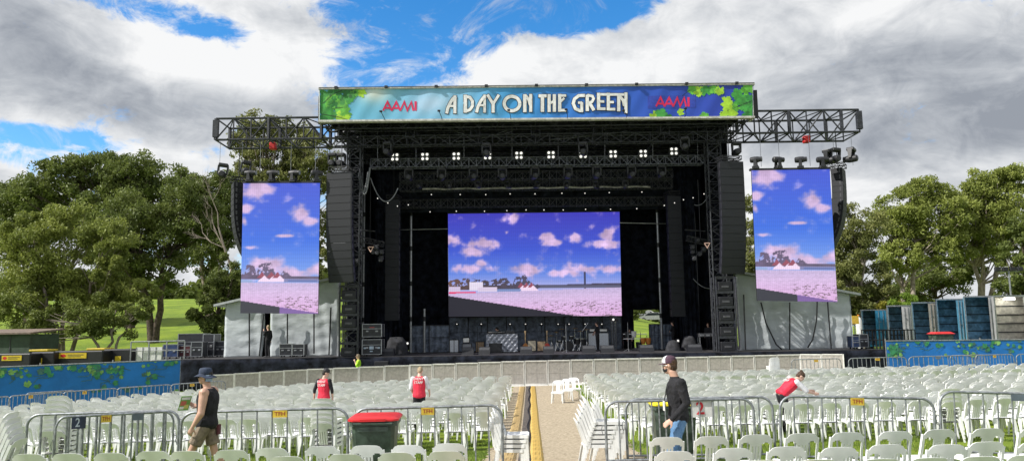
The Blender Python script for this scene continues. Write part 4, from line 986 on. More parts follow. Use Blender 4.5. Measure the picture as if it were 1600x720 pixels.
# ------------------------------------------------------------------ leaf banner fences
m_bluef = mat('blue_mesh_print', rgb(26,112,192), .75, var=.14, vscale=.6)
m_bl = [mat('fence_leaf_a', rgb(60,140,95), .75, var=.2, vscale=4), mat('fence_leaf_b', rgb(130,180,100), .75, var=.2, vscale=4), mat('fence_leaf_c', rgb(70,115,110), .75, var=.2, vscale=4)]
def bluefence(label, A, B, za, zb, h, seed, leafs):
    leafs = int(leafs*1.25)
    A = Vector(A); B = Vector(B); L = (B-A).length; d = (B-A)/L; nrm = Vector((d.y, -d.x))
    t = thing('banner_fence', label, 'fence', ((A.x+B.x)/2, (A.y+B.y)/2, min(gz(A.x,A.y), gz(B.x,B.y))), 0, 'blue leaf patterned fences')
    def mp(u, v, o=0.):
        p = A+d*u+nrm*o; ztop = za+(zb-za)*u/L; return (p.x+nrm.x*.03*math.sin(u*2.3)*v/h, p.y+nrm.y*.03*math.sin(u*2.3)*v/h, ztop-v)
    b = MB(); b.grid(lambda a, c: mp(a*L, h*(1-c)), int(L*3), 4)
    def mp2(u, v, o): return mp(u, v, o)
    b.build('printed_sheet', m_bluef, t, False, smooth=70)
    rr = random.Random(seed); b = MB(); cnt[0] = 0; EPS = .0002
    for i in range(leafs):
        u = rr.uniform(.2, L-.2); v = abs(rr.gauss(.05, .3)) if rr.random() < .75 else rr.uniform(.3, h-.2); v = min(v, h-.15); r = rr.uniform(.08, .20)
        n_ = rr.choice((1,2,3,4))
        for _ in range(n_):
            pts = vleaf(u+rr.uniform(-.35,.35), v+rr.uniform(-.12,.15), r*rr.uniform(.6,1), rr.uniform(0,6), 18); pts = [(min(max(x,.02),L-.02), min(max(y,.03),h-.02)) for x, y in pts]
            cnt[0] += 1; b.poly([mp(x, y, .008+cnt[0]*.0002) for x, y in pts], rr.choice((0,0,1,2)))
        for _ in range(1):
            q0 = (u, v); a = rr.uniform(0, 6)
            for q in ribbon([(u,v),(u+.4*math.cos(a), v+.25*math.sin(a)),(u+.7*math.cos(a+.6), v+.4*math.sin(a+.6))], .025):
                cnt[0] += 1; b.poly([mp(min(max(x,.02),L-.02), min(max(y,.03),h-.02), .008+cnt[0]*.0002) for x, y in q], 2)
    b.build('leaf_print', m_bl, t, False)
    b = MB(); b.tube(mp(0,-.02,0), mp(L,-.02,0), .035, n=6); b.tube(mp(0,h,-.05), mp(L,h,-.05), .03, n=6); b.build('rail', m_galv, t, False)
    n = int(L/2.4)
    for i in range(n+1):
        u = L*i/n; p = mp(u, 0, -.05); b = MB(); b.tube((p[0],p[1],p[2]+.14),(p[0],p[1],p[2]-h-.3),.03,n=6); b.build('post', m_galv, t, False)
a = P(-60, 576.5, 34.5); c_ = P(282, 562, 38.5)
bluefence('blue leaf printed mesh fence on the left below the generators', a.xy, c_.xy, a.z, c_.z, 2.2, 4, 34)
a = P(1384, 533, 41.2); c_ = P(1680, 530, 41.2)
bluefence('blue leaf printed mesh fence on the right below the open trailers', a.xy, c_.xy, a.z, c_.z, 2.3, 9, 34)
# ------------------------------------------------------------------ barricades
tfh = textmesh('TFH'); two = textmesh('2')
m_tagy = mat('yellow_tag', (.72,.50,.05), .5, var=.15, vscale=8); m_tagr = mat('tag_letters', (.35,.03,.02), .6)
m_bgrey = mat('blue_grey_tag', (.13,.16,.20), .6); m_navy = mat('navy_sign', (.02,.03,.07), .5, var=.2)
def barricade(L=2.3, rp=.012, np_=10, thick=.021):
    t = thing('barricade', 'x', 'barricade'); b = MB(); w2 = L/2; rc = .19; H = 1.1
    arc = lambda s_: [(s_*(w2-rc+rc*math.sin(R(a))), 0, H-rc+rc*math.cos(R(a))) for a in range(0, 91, 15)]
    pts = [(-w2,0,.02)]+[(x,y,z) for x,y,z in reversed(arc(-1))]+arc(1)+[(w2,0,.02)]
    b.path(pts, thick, n=8); b.tube((-w2,0,.2),(w2,0,.2),thick*.9,n=8); b.build('frame', m_galv, t, smooth=50)
    b = MB()
    for i in range(np_): 
        x = -w2+L*(i+1)/(np_+1); b.tube((x,0,.2),(x,0,H-.005 if abs(x) < w2-rc else H-.05),rp,n=6,cap=False)
    o = b.build('bars', m_galv, t, smooth=50)
    for x in (-w2+.32, w2-.32):
        b = MB(); b.cbox(x-.03,x+.03,-.32,.32,0.0,.03,.008); b.box(x-.02,x+.02,-.02,.02,.03,.2); b.build('foot', m_galv, t)
    for s_ in (-1, 1):
        b = MB(); b.path([(s_*w2,0,.72),(s_*(w2+.05),0,.75),(s_*(w2+.07),0,.68),(s_*(w2+.05),0,.6)], .008, n=5); b.build('hook', m_galv, t)
    return t
br0 = barricade(); brL = barricade(rp=.021, thick=.022); brF = barricade(2.5, .014, 12, .022)
def tagplate(root, x, z, kind):
    b = MB()
    if kind == 'tfh':
        b.box(x-.10,x+.10,-.03,-.024,z-.065,z+.045,0); b.mesh_from(tfh, Matrix.Translation((x,-.032,z-.01)) @ Matrix.Rotation(R(90),4,'X') @ Matrix.Scale(.085,4), 1); b.build('name_plate', [m_tagy, m_tagr], root)
    elif kind == 'blank': b.box(x-.11,x+.11,-.03,-.024,z-.06,z+.04); b.build('name_plate', m_bgrey, root)
    elif kind == 'navy2':
        b.box(x-.135,x+.135,-.03,-.024,z-.14,z+.04,0); b.mesh_from(two, Matrix.Translation((x-.02,-.032,z-.05)) @ Matrix.Rotation(R(90),4,'X') @ Matrix.Scale(.19,4), 1); b.build('number_sign', [m_navy, mat('pale_print', (.45,.5,.6), .6)], root)
    elif kind == 'red2':
        b.box(x-.17,x+.17,.02,.03,z-.22,z+.04,0); b.mesh_from(two, Matrix.Translation((x-.05,.012,z-.09)) @ Matrix.Rotation(R(90),4,'X') @ Matrix.Scale(.27,4), 1)
        b.build('number_sign', [m_whitep, mat('sign_red', (.7,.02,.04), .5)], root)
def place_br(proto, first, pxa, pxb, Ya, Yb, label, tags=(), Lp=2.3, grp='steel barricades across the middle of the field', lean=0.):
    a = P(pxa, 620, Ya); c = P(pxb, 620, Yb); x, y = (a.x+c.x)/2, (a.y+c.y)/2; L = math.hypot(c.x-a.x, c.y-a.y)
    ang = math.atan2(c.y-a.y, c.x-a.x); pos = (x, y, gz(x, y)); slope = math.atan2(gz(c.x,c.y)-gz(a.x,a.y), L)
    r = proto if first else dup(proto, pos, ang, label, grp)
    if first: r.location = pos; tag(r, label, None, grp)
    r.rotation_euler = (0, -slope+lean, ang); r.scale = (L/Lp, 1, 1)
    return r
jobs = [
 (brL, 90, 273, 12.3, 13.0, 'thick barred steel barricade holding the navy number 2 sign', [(-.72,1.05,'navy2'),(-.20,1.05,'tfh'),(.42,1.05,'blank')], 0),
 (brL, 46, 282, 13.2, 13.4, 'steel barricade overlapping behind the leftmost one next to leaning chair stack', [], 0),
 (br0, 286, 545, 12.6, 12.6, 'steel barricade behind the man in the bucket hat', [(.22,1.05,'tfh')], 0),
 (br0, 555, 785, 12.3, 12.3, 'steel barricade beside the gravel path, behind the red lidded bin', [(.0,1.05,'tfh')], 0),
 (br0, 946, 1177, 12.4, 12.4, 'steel barricade right of the gravel path holding the white sign with red 2', [(.38,1.05,'red2')], 0),
 (br0, 978, 1207, 12.9, 12.7, 'steel barricade overlapping just behind the one with the red 2', [], 0),
 (br0, 1215, 1455, 12.1, 12.1, 'steel barricade in front of the bending staff member', [(.0,1.05,'tfh')], .04),
 (br0, 1464, 1712, 12.1, 12.1, 'steel barricade at the right edge with a blank blue grey plate', [(-.02,1.05,'blank')], .05)]
done = {}
for pr, a, c, ya, yb, lb, tg, ln in jobs:
    # copies first so that plates do not get copied
    done.setdefault(pr.name, []).append((a, c, ya, yb, lb, tg, ln))
for nm, lst in done.items():
    pr = bpy.data.objects[nm]; rs = []
    for j, (a, c, ya, yb, lb, tg, ln) in enumerate(lst): rs.append((place_br(pr, j == 0, a, c, ya, yb, lb, lean=ln), tg))
    for r, tg in rs:
        for x, z, k in tg: tagplate(r, x, z, k)
farj = []
for i in range(5): farj.append((-70+i*84, 16+i*84, 25.5+i*1.55, 27.0+i*1.55, f'{ORD[i]} distant barricade from the left before the left blue fence', [(-.3,1.03,'tfh')] if i in (0,1,2,4) else []))
farj.append((40, 118, 28.6, 29.6, 'distant barricade doubled up behind the second and third on the left', []))
for i in range(5): farj.append(((1322,1330+90,1420+90,1512+92,1606)[i]-(0 if i < 1 else 90 if i < 4 else 0), 0, 0, 0, '', []))
farj = farj[:6]
for i, (a, c) in enumerate(((1240,1318),(1330,1421),(1425,1525),(1490,1545),(1530,1590),(1594,1690))):
    farj.append((a, c, 37.0+.3*(i in (3,)), 37.0+.3*(i in (3,)), ['small distant barricade behind the bending staff member','distant barricade before the right end of the stage','distant barricade left of the middle of the right blue fence','distant barricade doubled up before the right blue fence','distant barricade before the wide open blue trailer','distant barricade at the right edge before the white trailer'][i], [(0,1.03,'tfh')] if i in (0,1,4) else ([(-.1,1.03,'blank')] if i == 2 else [])))
rs = []
for j, (a, c, ya, yb, lb, tg) in enumerate(farj): rs.append((place_br(brF, j == 0, a, c, ya, yb, lb, Lp=2.5, grp='distant barricades along the field edge'), tg))
for r, tg in rs:
    for x, z, k in tg: tagplate(r, x, z, k)
# ------------------------------------------------------------------ wheelie bins
def bin_(label, px, Y, wpx, mlid, yaw, rubbish=False, h=1.06):
    x = P(px, 700, Y).x; t = thing('wheelie_bin', label, 'bin', (x, Y, gz(x, Y)), yaw, 'wheelie bins by the barricades')
    w = wpx*Y/F; b = MB(); w0 = w*.40; w1 = w*.47; d0 = .22; d1 = .33
    def ring(wx, dy, z, c=.05): return [(-wx,-dy+c,z),(-wx+c,-dy,z),(wx-c,-dy,z),(wx,-dy+c,z),(wx,dy-c,z),(wx-c,dy,z),(-wx+c,dy,z),(-wx,dy-c,z)]
    rs = [ring(w0*.96,d0,.07),ring(w0,d0+.02,.12),ring(w1,d1,h*.86),ring(w1+.03,d1+.03,h*.865),ring(w1+.03,d1+.03,h*.93)]
    vs = sum(rs, []); fs = [tuple(range(7,-1,-1)), tuple(range(32,40))]
    for r in range(4):
        for i in range(8): j = (i+1)%8; fs.append((r*8+i,r*8+j,r*8+8+j,r*8+8+i))
    b.add(vs, fs); b.box(-w1*.7,w1*.7,-d1-.045,-d1-.02,h*.80,h*.86)
    b.build('body', m_bing, t, smooth=35)
    b = MB(); zl = h*.932; L = w1+.055; Dp = d1+.06
    rs = [ring(L,Dp,zl,.08),ring(L,Dp,zl+.025,.08),ring(L*.93,Dp*.9,zl+.05,.08),ring(L*.86,Dp*.80,zl+.06,.06)]
    vs = sum(rs, []); fs = [tuple(range(7,-1,-1)), tuple(range(24,32))]
    for r in range(3):
        for i in range(8): j = (i+1)%8; fs.append((r*8+i,r*8+j,r*8+8+j,r*8+8+i))
    b.add(vs, fs); b.box(-L*.5,L*.5,-Dp-.02,-Dp+.03,zl+.0,zl+.035); b.build('lid', mlid, t, smooth=35)
    b = MB(); b.tube((-w1*.9,-d1-.06,h*.9),(w1*.9,-d1-.06,h*.9),.018); [b.tube((s_*w1*.9,-d1-.06,h*.9),(s_*w1*.9,-d1+.02,h*.9),.018) for s_ in (-1,1)]; b.build('handle', m_bing, t)
    for s_ in (-1, 1):
        b = MB(); b.lathe([(.0,-.03),(.1,-.03),(.105,0),(.1,.03),(0,.03)], (s_*(w0-.02),-d0-.04,.10), 16, axis='x'); b.build('wheel', m_black, t, smooth=35)
    return t
m_bing = mat('bin_green', (.06,.09,.07), .5, var=.3, vscale=5)
bin_('dark green wheelie bin with a bright red lid in front of the barricade', 587, 11.7, 68, mat('bin_red', (.62,.015,.02), .4, var=.1), R(3), h=1.07)
bin_('dark green wheelie bin with a yellow lid behind the man in black', 1054, 13.4, 66, mat('bin_yellow', (.80,.66,.02), .45, var=.1), R(-4))
# ------------------------------------------------------------------ chairs
def chair_meshes():
    H = .82; zs = .43; bw = .215
    def backmap(x, z, off):     # z height -> leaning back plane; off along thickness
        q = (z-zs)/(H-zs); return (x*(1.0 if q > 0 else 1), -.19-.12*q-.02*q*q+.03*(x/bw)**2*0+off-.035*(1-(x/bw)**2)*.6, z)
    # backrest as a cut plate
    xs_ = [-.215,-.203,-.188,-.165,-.130,-.095,-.075,-.048,-.036,-.006,.006,.036,.048,.075,.095,.130,.165,.188,.203,.215]
    zr = [.36,.43,.52,.60,.665,.695,.715,.755,.79,.82]
    def ztop(x): 
        q = abs(x)/.215; return H-.018*q*q-(.075*max(0,(q-.62)/.38)**2.2)
    def V(i, j, off):
        x = xs_[i]; z = zr[j]
        if j >= 5: zt = ztop(x); z = zr[5]+(z-zr[5])*(zt-zr[5])/(H-zr[5])
        fx = x*(1+.10*max(0, (zs+.1-z))/.2)
        return backmap(fx, z, off)
    nx, nz = len(xs_)-1, len(zr)-1
    def solid(i, j):
        x = (xs_[i]+xs_[i+1])/2; ax = abs(x)
        if j == 5: return not (.095 < ax < .165)
        if j > 5: return True
        if .075 < ax < .188: return False             # side windows
        if ax < .075 and j >= 1 and j <= 3:           # slots
            if .036 < ax < .048 or ax < .006: return False
        if ax < .075 and j == 0: return False
        return True
    th = .016; b = MB(); n = (nx+1)*(nz+1)
    vs = [V(i, j, 0) for j in range(nz+1) for i in range(nx+1)]+[V(i, j, th) for j in range(nz+1) for i in range(nx+1)]
    fs = []; I = lambda i, j: j*(nx+1)+i
    for j in range(nz):
        for i in range(nx):
            if not solid(i, j): continue
            fs.append((I(i,j),I(i+1,j),I(i+1,j+1),I(i,j+1))); fs.append((n+I(i,j+1),n+I(i+1,j+1),n+I(i+1,j),n+I(i,j)))
            for (di, dj, p, q) in ((-1,0,(i,j),(i,j+1)),(1,0,(i+1,j+1),(i+1,j)),(0,-1,(i+1,j),(i,j)),(0,1,(i,j+1),(i+1,j+1))):
                a, c = i+di, j+dj
                if not (0 <= a < nx and 0 <= c < nz and solid(a, c)): fs.append((I(*q),I(*p),n+I(*p),n+I(*q)))
    b.add(vs, fs)
    # side flanges
    for s_ in (-1, 1):
        pts = []
        for z in (.40,.5,.6,.7,.755): x, y, z2 = backmap(s_*.213*(1+.10*max(0,(zs+.1-z))/.2), z, 0); pts.append((x, y, z2))
        for p, q in zip(pts, pts[1:]):
            b.hexa([(p[0]-.006,p[1],p[2]),(p[0]+.006,p[1],p[2]),(p[0]+.006,p[1]+.045,p[2]),(p[0]-.006,p[1]+.045,p[2]),(q[0]-.006,q[1],q[2]),(q[0]+.006,q[1],q[2]),(q[0]+.006,q[1]+.045,q[2]),(q[0]-.006,q[1]+.045,q[2])])
    back = b
    s = MB(); 
    def seat(u, v, dz=0):
        x = (u-.5)*.42*(1+.04*v); y = -.215+.44*v
        z = zs-.012*math.sin(math.pi*u)*math.sin(math.pi*min(1,v*1.1))-(.02*max(0,(v-.85)/.15)**2)-.012*(1-v)+dz-(.012*(abs(u-.5)*2)**6)
        return (x, y, z)
    nu, nv = 6, 6; m = (nu+1)*(nv+1); I2 = lambda i, j: j*(nu+1)+i
    vs = [seat(i/nu, j/nv) for j in range(nv+1) for i in range(nu+1)]+[tuple(Vector(seat(i/nu, j/nv, -.018))) for j in range(nv+1) for i in range(nu+1)]
    fs = [(I2(i,j),I2(i+1,j),I2(i+1,j+1),I2(i,j+1)) for j in range(nv) for i in range(nu)]+[(m+I2(i,j+1),m+I2(i+1,j+1),m+I2(i+1,j),m+I2(i,j)) for j in range(nv) for i in range(nu)]
    s.add(vs, fs)
    def skirt(p, q, dz=.05):
        p = Vector(p); q = Vector(q); d = (q-p).normalized(); nr = Vector((d.y,-d.x,0))*.007
        s.hexa([p-nr-Vector((0,0,dz)),q-nr-Vector((0,0,dz)),q+nr-Vector((0,0,dz)),p+nr-Vector((0,0,dz)),p-nr,q-nr,q+nr,p+nr])
    skirt((-.212,-.2,.42),(-.217,.215,.418)); skirt((.217,.215,.418),(.212,-.2,.42)); skirt((-.215,.222,.412),(.215,.222,.412))
    legs = []
    for sx in (-1, 1):
        for sy in (-1, 1):
            b = MB(); x0, y0 = sx*.200, (.205 if sy > 0 else -.195); x1, y1 = sx*.232, (.235 if sy > 0 else -.285)
            def L(x, y, z, w_, t_): # L profile ring (6 pts)
                ox, oy = -sx, -sy
                return [(x,y,z),(x+ox*w_,y,z),(x+ox*w_,y+oy*t_,z),(x+ox*t_,y+oy*t_,z),(x+ox*t_,y+oy*w_,z),(x,y+oy*w_,z)]
            rs = [L(x1,y1,0,.032,.012),L(x1*.6+x0*.4,y1*.6+y0*.4,.2,.042,.012),L(x0+sx*.012,y0+sy*.008,.42,.062,.014)]
            vs = sum(rs, []); fs = [(0,1,2,3,4,5),(12,13,14,15,16,17)]
            for r in range(2):
                for i in range(6): j = (i+1)%6; fs.append((r*6+i,r*6+j,r*6+6+j,r*6+6+i))
            b.add(vs, fs); legs.append(b)
    return back, s, legs
cb, cs_, cl_ = chair_meshes()
allb = MB()
for q in [cb, cs_]+cl_: allb.add(q.v, q.f)
ch0 = thing('plastic_chair', 'x', 'chair')
cb.build('backrest', m_white, ch0, smooth=35); cs_.build('seat', m_white, ch0, smooth=35)
for q in cl_: q.build('leg', m_white, ch0)
m_beige = mat('aged_plastic', (.60,.54,.42), .5, var=.06, vscale=3)
chb = thing('plastic_chair', 'x', 'chair')
cb.build('backrest', m_beige, chb, smooth=35); cs_.build('seat', m_beige, chb, smooth=35)
for q in cl_: q.build('leg', m_beige, chb)
def ordn(n): 
    if n <= 20: return ORD[n-1]
    return f'{n}{"th" if n%10 not in (1,2,3) else ("st","nd","rd")[n%10-1]}'
cused = {}
def place(x, y, rz, label, group, proto=ch0, z=None, tilt=0.):
    pos = (x, y, gz(x, y) if z is None else z)
    if proto.name not in cused: cused[proto.name] = 1; r = proto; r.location = pos; tag(r, label, None, group)
    else: r = dup(proto, pos, rz, label, group)
    r.rotation_euler = (tilt, 0, rz); return r
rc = random.Random(11); ncount = 0
def jit(): return rc.uniform(-.07, .07)
# nearest rows, given by the photo
for nm, Yr, pxs, side in (
   ('nearest full row left of the path', 10.05, [-20,45,111,180,240,299,365,428,500,573,642,705], 'left'),
   ('nearest full row right of the path', 10.2, [1042,1109,1178,1252,1322,1398,1469,1545,1617], 'right'),
   ('second nearest row left of the path', 9.25, [455,541,620,699-5], 'left'),
   ('second nearest row right of the path', 8.9, [1052,1146,1231,1293+10,1387,1472,1542,1612], 'right'),
   ('lowest visible row right of the path', 7.95, [1105,1195,1275,1365,1440,1520,1595], 'right')):
    for i, px in enumerate(pxs):
        x = P(px, 700, Yr).x
        place(x, Yr+.25+rc.uniform(-.08,.08), jit(), f'{ordn(i+1)} white plastic chair from the left in the {nm}', 'white plastic chairs in the nearest rows'); ncount += 1
# stacks
def stack(x, y, rz, n, where, dz=.072, dy=.028):
    global ncount
    for k in range(n):
        c, s_ = math.cos(rz), math.sin(rz); off = k*dy
        pos = ['bottom','second','third','fourth','fifth','sixth','seventh','eighth','ninth','tenth'][k]
        if k == n-1: pos = 'topmost'
        place(x-s_*off, y+c*off, rz, f'{pos} white chair in the stack {where}', 'stacked white plastic chairs', z=gz(x, y)+k*dz); ncount += 1
xs1 = P(930, 690, 12.9).x; stack(xs1, 12.9, R(-90), 6, 'standing on the gravel right of the yellow mats')
stack(P(796, 690, 12.6).x, 12.6, R(-92), 4, 'at the left edge of the yellow mats')
stack(P(940, 690, 13.7).x+.1, 13.9, R(-90), 5, 'just behind the gravel path stack')
stack(P(36, 700, 12.6).x, 12.0, R(95), 6, 'leaning at the far left below the barricade', .08, .03)
stack(P(62, 700, 13.6).x, 14.2, R(5), 8, 'behind the leftmost barricade', .085, .02)
stack(P(511, 690, 14.2).x, 14.2, R(-4), 6, 'behind the barricade left of the red lidded bin', .085, .0)
stack(P(1479, 690, 16.0).x, 16.0, R(0), 4, 'behind the right edge barricade', .085, .0)
stack(P(1212, 590, 34.5).x, 34.8, R(0), 7, 'small tall one far back before the crowd barrier', .085, 0)
for i, (px, yy, rz) in enumerate(((871, 29.5, 170), (886, 30.5, 175), (898, 31.3, 185))): place(P(px, 600, yy).x, yy, R(rz), f'{["nearest","middle","farthest"][i]} of three loose white chairs far up the gravel path', 'loose chairs on the gravel path'); ncount += 1
# field rows
field = []; rows = [16.5+.86*k for k in range(22)]
for r, Yr in enumerate(rows):
    sp = .605; stg_ = rc.uniform(-.12,.12)
    x = lane(-.86, Yr)+stg_; i = 1
    lim = -.70*Yr-1.2
    while x > lim:
        ok = Yr < 25.8+(x+18.4)*1.55 and Yr < 35.2+.35*(x+8 if x < -8 else 0)
        if ok: field.append((Yr, x, r+1, i, 'left'))
        x -= sp; i += 1
    x = lane(2.82, Yr)+stg_; i = 1
    while x < .70*Yr+1:
        if not (r in (15,) and x > 7): field.append((Yr, x, r+1, i, 'right'))
        x += sp; i += 1
field.sort(key=lambda q: (q[0], abs(q[1])))
# keep the largest in view as individuals
vis = [q for q in field if abs(q[1]) < .667*q[0]+.35]; near = vis[:max(0, 300-ncount)]; nearset = set((q[2], q[3], q[4]) for q in near)
rest = [q for q in field if (q[2], q[3], q[4]) not in nearset]
def skew(x, y): return -.10 if False else 0.
for (Yr, x, r, i, sd) in near:
    be = (r == 1 and sd == 'left' and i == 5)
    lb = f'{"beige aged" if be else "white"} plastic chair, {ordn(i)} from the path in the {ordn(r)} row behind the {sd} barricades'
    place(x+rc.uniform(-.04,.04), Yr+rc.uniform(-.08,.08)+.25, jit()*1.3, lb, 'white plastic chairs in rows behind the barricades', chb if be else ch0)
if chb.name not in cused: print('NO BEIGE')
V0 = np.array(allb.v); nvv = len(V0); allv = []; allf = []; F0 = allb.f
k = 0
for (Yr, x, r, i, sd) in rest:
    a = rc.uniform(-.14,.14); c, s_ = math.cos(a), math.sin(a); X = x+rc.uniform(-.05,.05); Y_ = Yr+rc.uniform(-.10,.10)+.25
    v = V0 @ np.array([[c, s_, 0],[-s_, c, 0],[0,0,1]]) + np.array([X, Y_, gz(X, Y_)]); allv.append(v)
    allf.extend([tuple(q+k for q in f) for f in F0]); k += nvv
me = bpy.data.meshes.new('chairs'); me.from_pydata(np.concatenate(allv).tolist(), [], allf); me.materials.append(m_white); me.update()
o = bpy.data.objects.new('distant_chairs', me); COL.objects.link(o); tag(o, 'hundreds of white plastic chairs in the farther rows before the stage', 'chairs', kind='stuff')
print('chairs individual', ncount+len(near), 'rest', len(rest))
# ------------------------------------------------------------------ people
def remesh(b, name, m, parent, vox, sm=2, mats=None):
    o = b.build(name, mats or m, parent)
    md = o.modifiers.new('r', 'REMESH'); md.mode = 'VOXEL'; md.voxel_size = vox; md.use_smooth_shade = True
    if sm: s2 = o.modifiers.new('s', 'SMOOTH'); s2.factor = .5; s2.iterations = sm
    dg = bpy.context.evaluated_depsgraph_get(); dg.update()
    me = bpy.data.meshes.new_from_object(o.evaluated_get(dg)); o.modifiers.clear(); old = o.data; o.data = me; me.name = name; bpy.data.meshes.remove(old)
    me.materials.clear(); me.materials.append(m)
    return o
def V3(t): return Vector(t)
m_skin = mat('skin', (.55,.33,.24), .55, var=.06, vscale=5); m_skin2 = mat('skin_pale', (.62,.40,.31), .55, var=.06, vscale=5)
def capsule(b, p, q, r0, r1, fl=1.0, x=(1,0,0)):
    p = V3(p); q = V3(q); d = (q-p).normalized()
    b.loft([(p-d*r0*.7, r0*.55, r0*.55*fl, x), (p-d*r0*.3, r0*.92, r0*.92*fl, x), (p, r0, r0*fl, x), (p.lerp(q,.35), (r0*.60+r1*.40)*1.06, (r0*.60+r1*.40)*1.06*fl, x), (p.lerp(q,.7), r0*.3+r1*.7, (r0*.3+r1*.7)*fl, x), (q, r1, r1*fl, x), (q+d*r1*.3, r1*.9, r1*.9*fl, x), (q+d*r1*.7, r1*.5, r1*.5*fl, x)])
BASE = dict(head=(0,.03,1.665), neck=(0,-.005,1.50), chest=(0,0,1.32), waist=(0,.0,1.10), pelvis=(0,0,.96),
            shL=(-.185,-.01,1.435), elL=(-.235,-.03,1.15), wrL=(-.245,.05,.90), shR=(.185,-.01,1.435), elR=(.235,-.03,1.15), wrR=(.245,.05,.90),
            hiL=(-.09,0,.93), knL=(-.10,.02,.50), anL=(-.10,-.02,.09), hiR=(.09,0,.93), knR=(.10,.02,.50), anR=(.10,-.02,.09), toL=(-.12,.17,.03), toR=(.12,.17,.03), face=(0,1,0))
def torso(b, J, g=0., zlo=None, up_neck=True):
    B_ = J.get('bulk', 1.06)
    X = (V3(J['shR'])-V3(J['shL'])).normalized(); c = V3(J['chest']); w_ = V3(J['waist']); pv = V3(J['pelvis']); nk = V3(J['neck']); sh = (V3(J['shL'])+V3(J['shR']))/2
    hx = (V3(J['hiR'])-V3(J['hiL'])).normalized()
    rings = [(pv-(w_-pv)*.55, .10+g, .08+g, hx), (pv-(w_-pv)*.25, .155+g, .11+g, hx), (pv, .165+g, .118+g, hx), (pv.lerp(w_,.6), .15+g, .105+g, hx), (w_, .142+g, .10+g, X), (w_.lerp(c,.5), .155+g, .11+g, X), (c, .168+g, .118+g, X),
             (c.lerp(sh,.6), .175+g, .11+g, X), (sh+(sh-c).normalized()*.02, .15+g, .085+g, X), (sh+(sh-c).normalized()*.06, .085+g*.5, .06+g*.5, X)]
    b.loft([(r[0], r[1]*(B_*.5+.5), r[2]*B_, r[3]) for r in rings])
def hand(b, wr, d, palm, side, curl=.35, sc=1.):
    """wr wrist point, d direction of the hand, palm normal"""
    wr = V3(wr); d = V3(d).normalized(); n_ = V3(palm); n_ = (n_-d*n_.dot(d)).normalized(); s_ = d.cross(n_)*side
    b.loft([(wr, .026*sc, .021*sc, s_), (wr+d*.03*sc, .036*sc, .018*sc, s_), (wr+d*.065*sc, .042*sc, .016*sc, s_), (wr+d*.09*sc, .038*sc, .013*sc, s_)])
    for i, (o_, L) in enumerate(((.030,.070),(.010,.080),(-.010,.074),(-.029,.058))):
        p = wr+d*.080*sc+s_*o_*sc; a = d.copy(); pts = [p]
        for k in range(3):
            a = (a*math.cos(curl*.55)+n_*math.sin(curl*.55)+s_*o_*.6).normalized(); pts.append(pts[-1]+a*L*sc*(.42,.32,.26)[k])
        b.path(pts, [.0105*sc,.0098*sc,.009*sc,.0075*sc], n=6)
    p = wr+d*.02*sc+s_*.03*sc; a = (d*.65+s_*.7+n_*.25).normalized()
    b.path([p, p+a*.045*sc, p+a*.045*sc+(d*.8+s_*.25+n_*.3).normalized()*.032*sc, p+a*.045*sc+(d*.85+n_*.4).normalized()*.055*sc], [.015*sc,.0125*sc,.011*sc,.008*sc], n=6)
def headgeo(b, J, g=0.):
    h = V3(J['head']); f = V3(J['face']).normalized(); u = (h-V3(J['neck'])); u = V3(J.get('hup', (0,0,1))); u = (u-f*u.dot(f)).normalized(); x = f.cross(u)
    return h, f, u, x
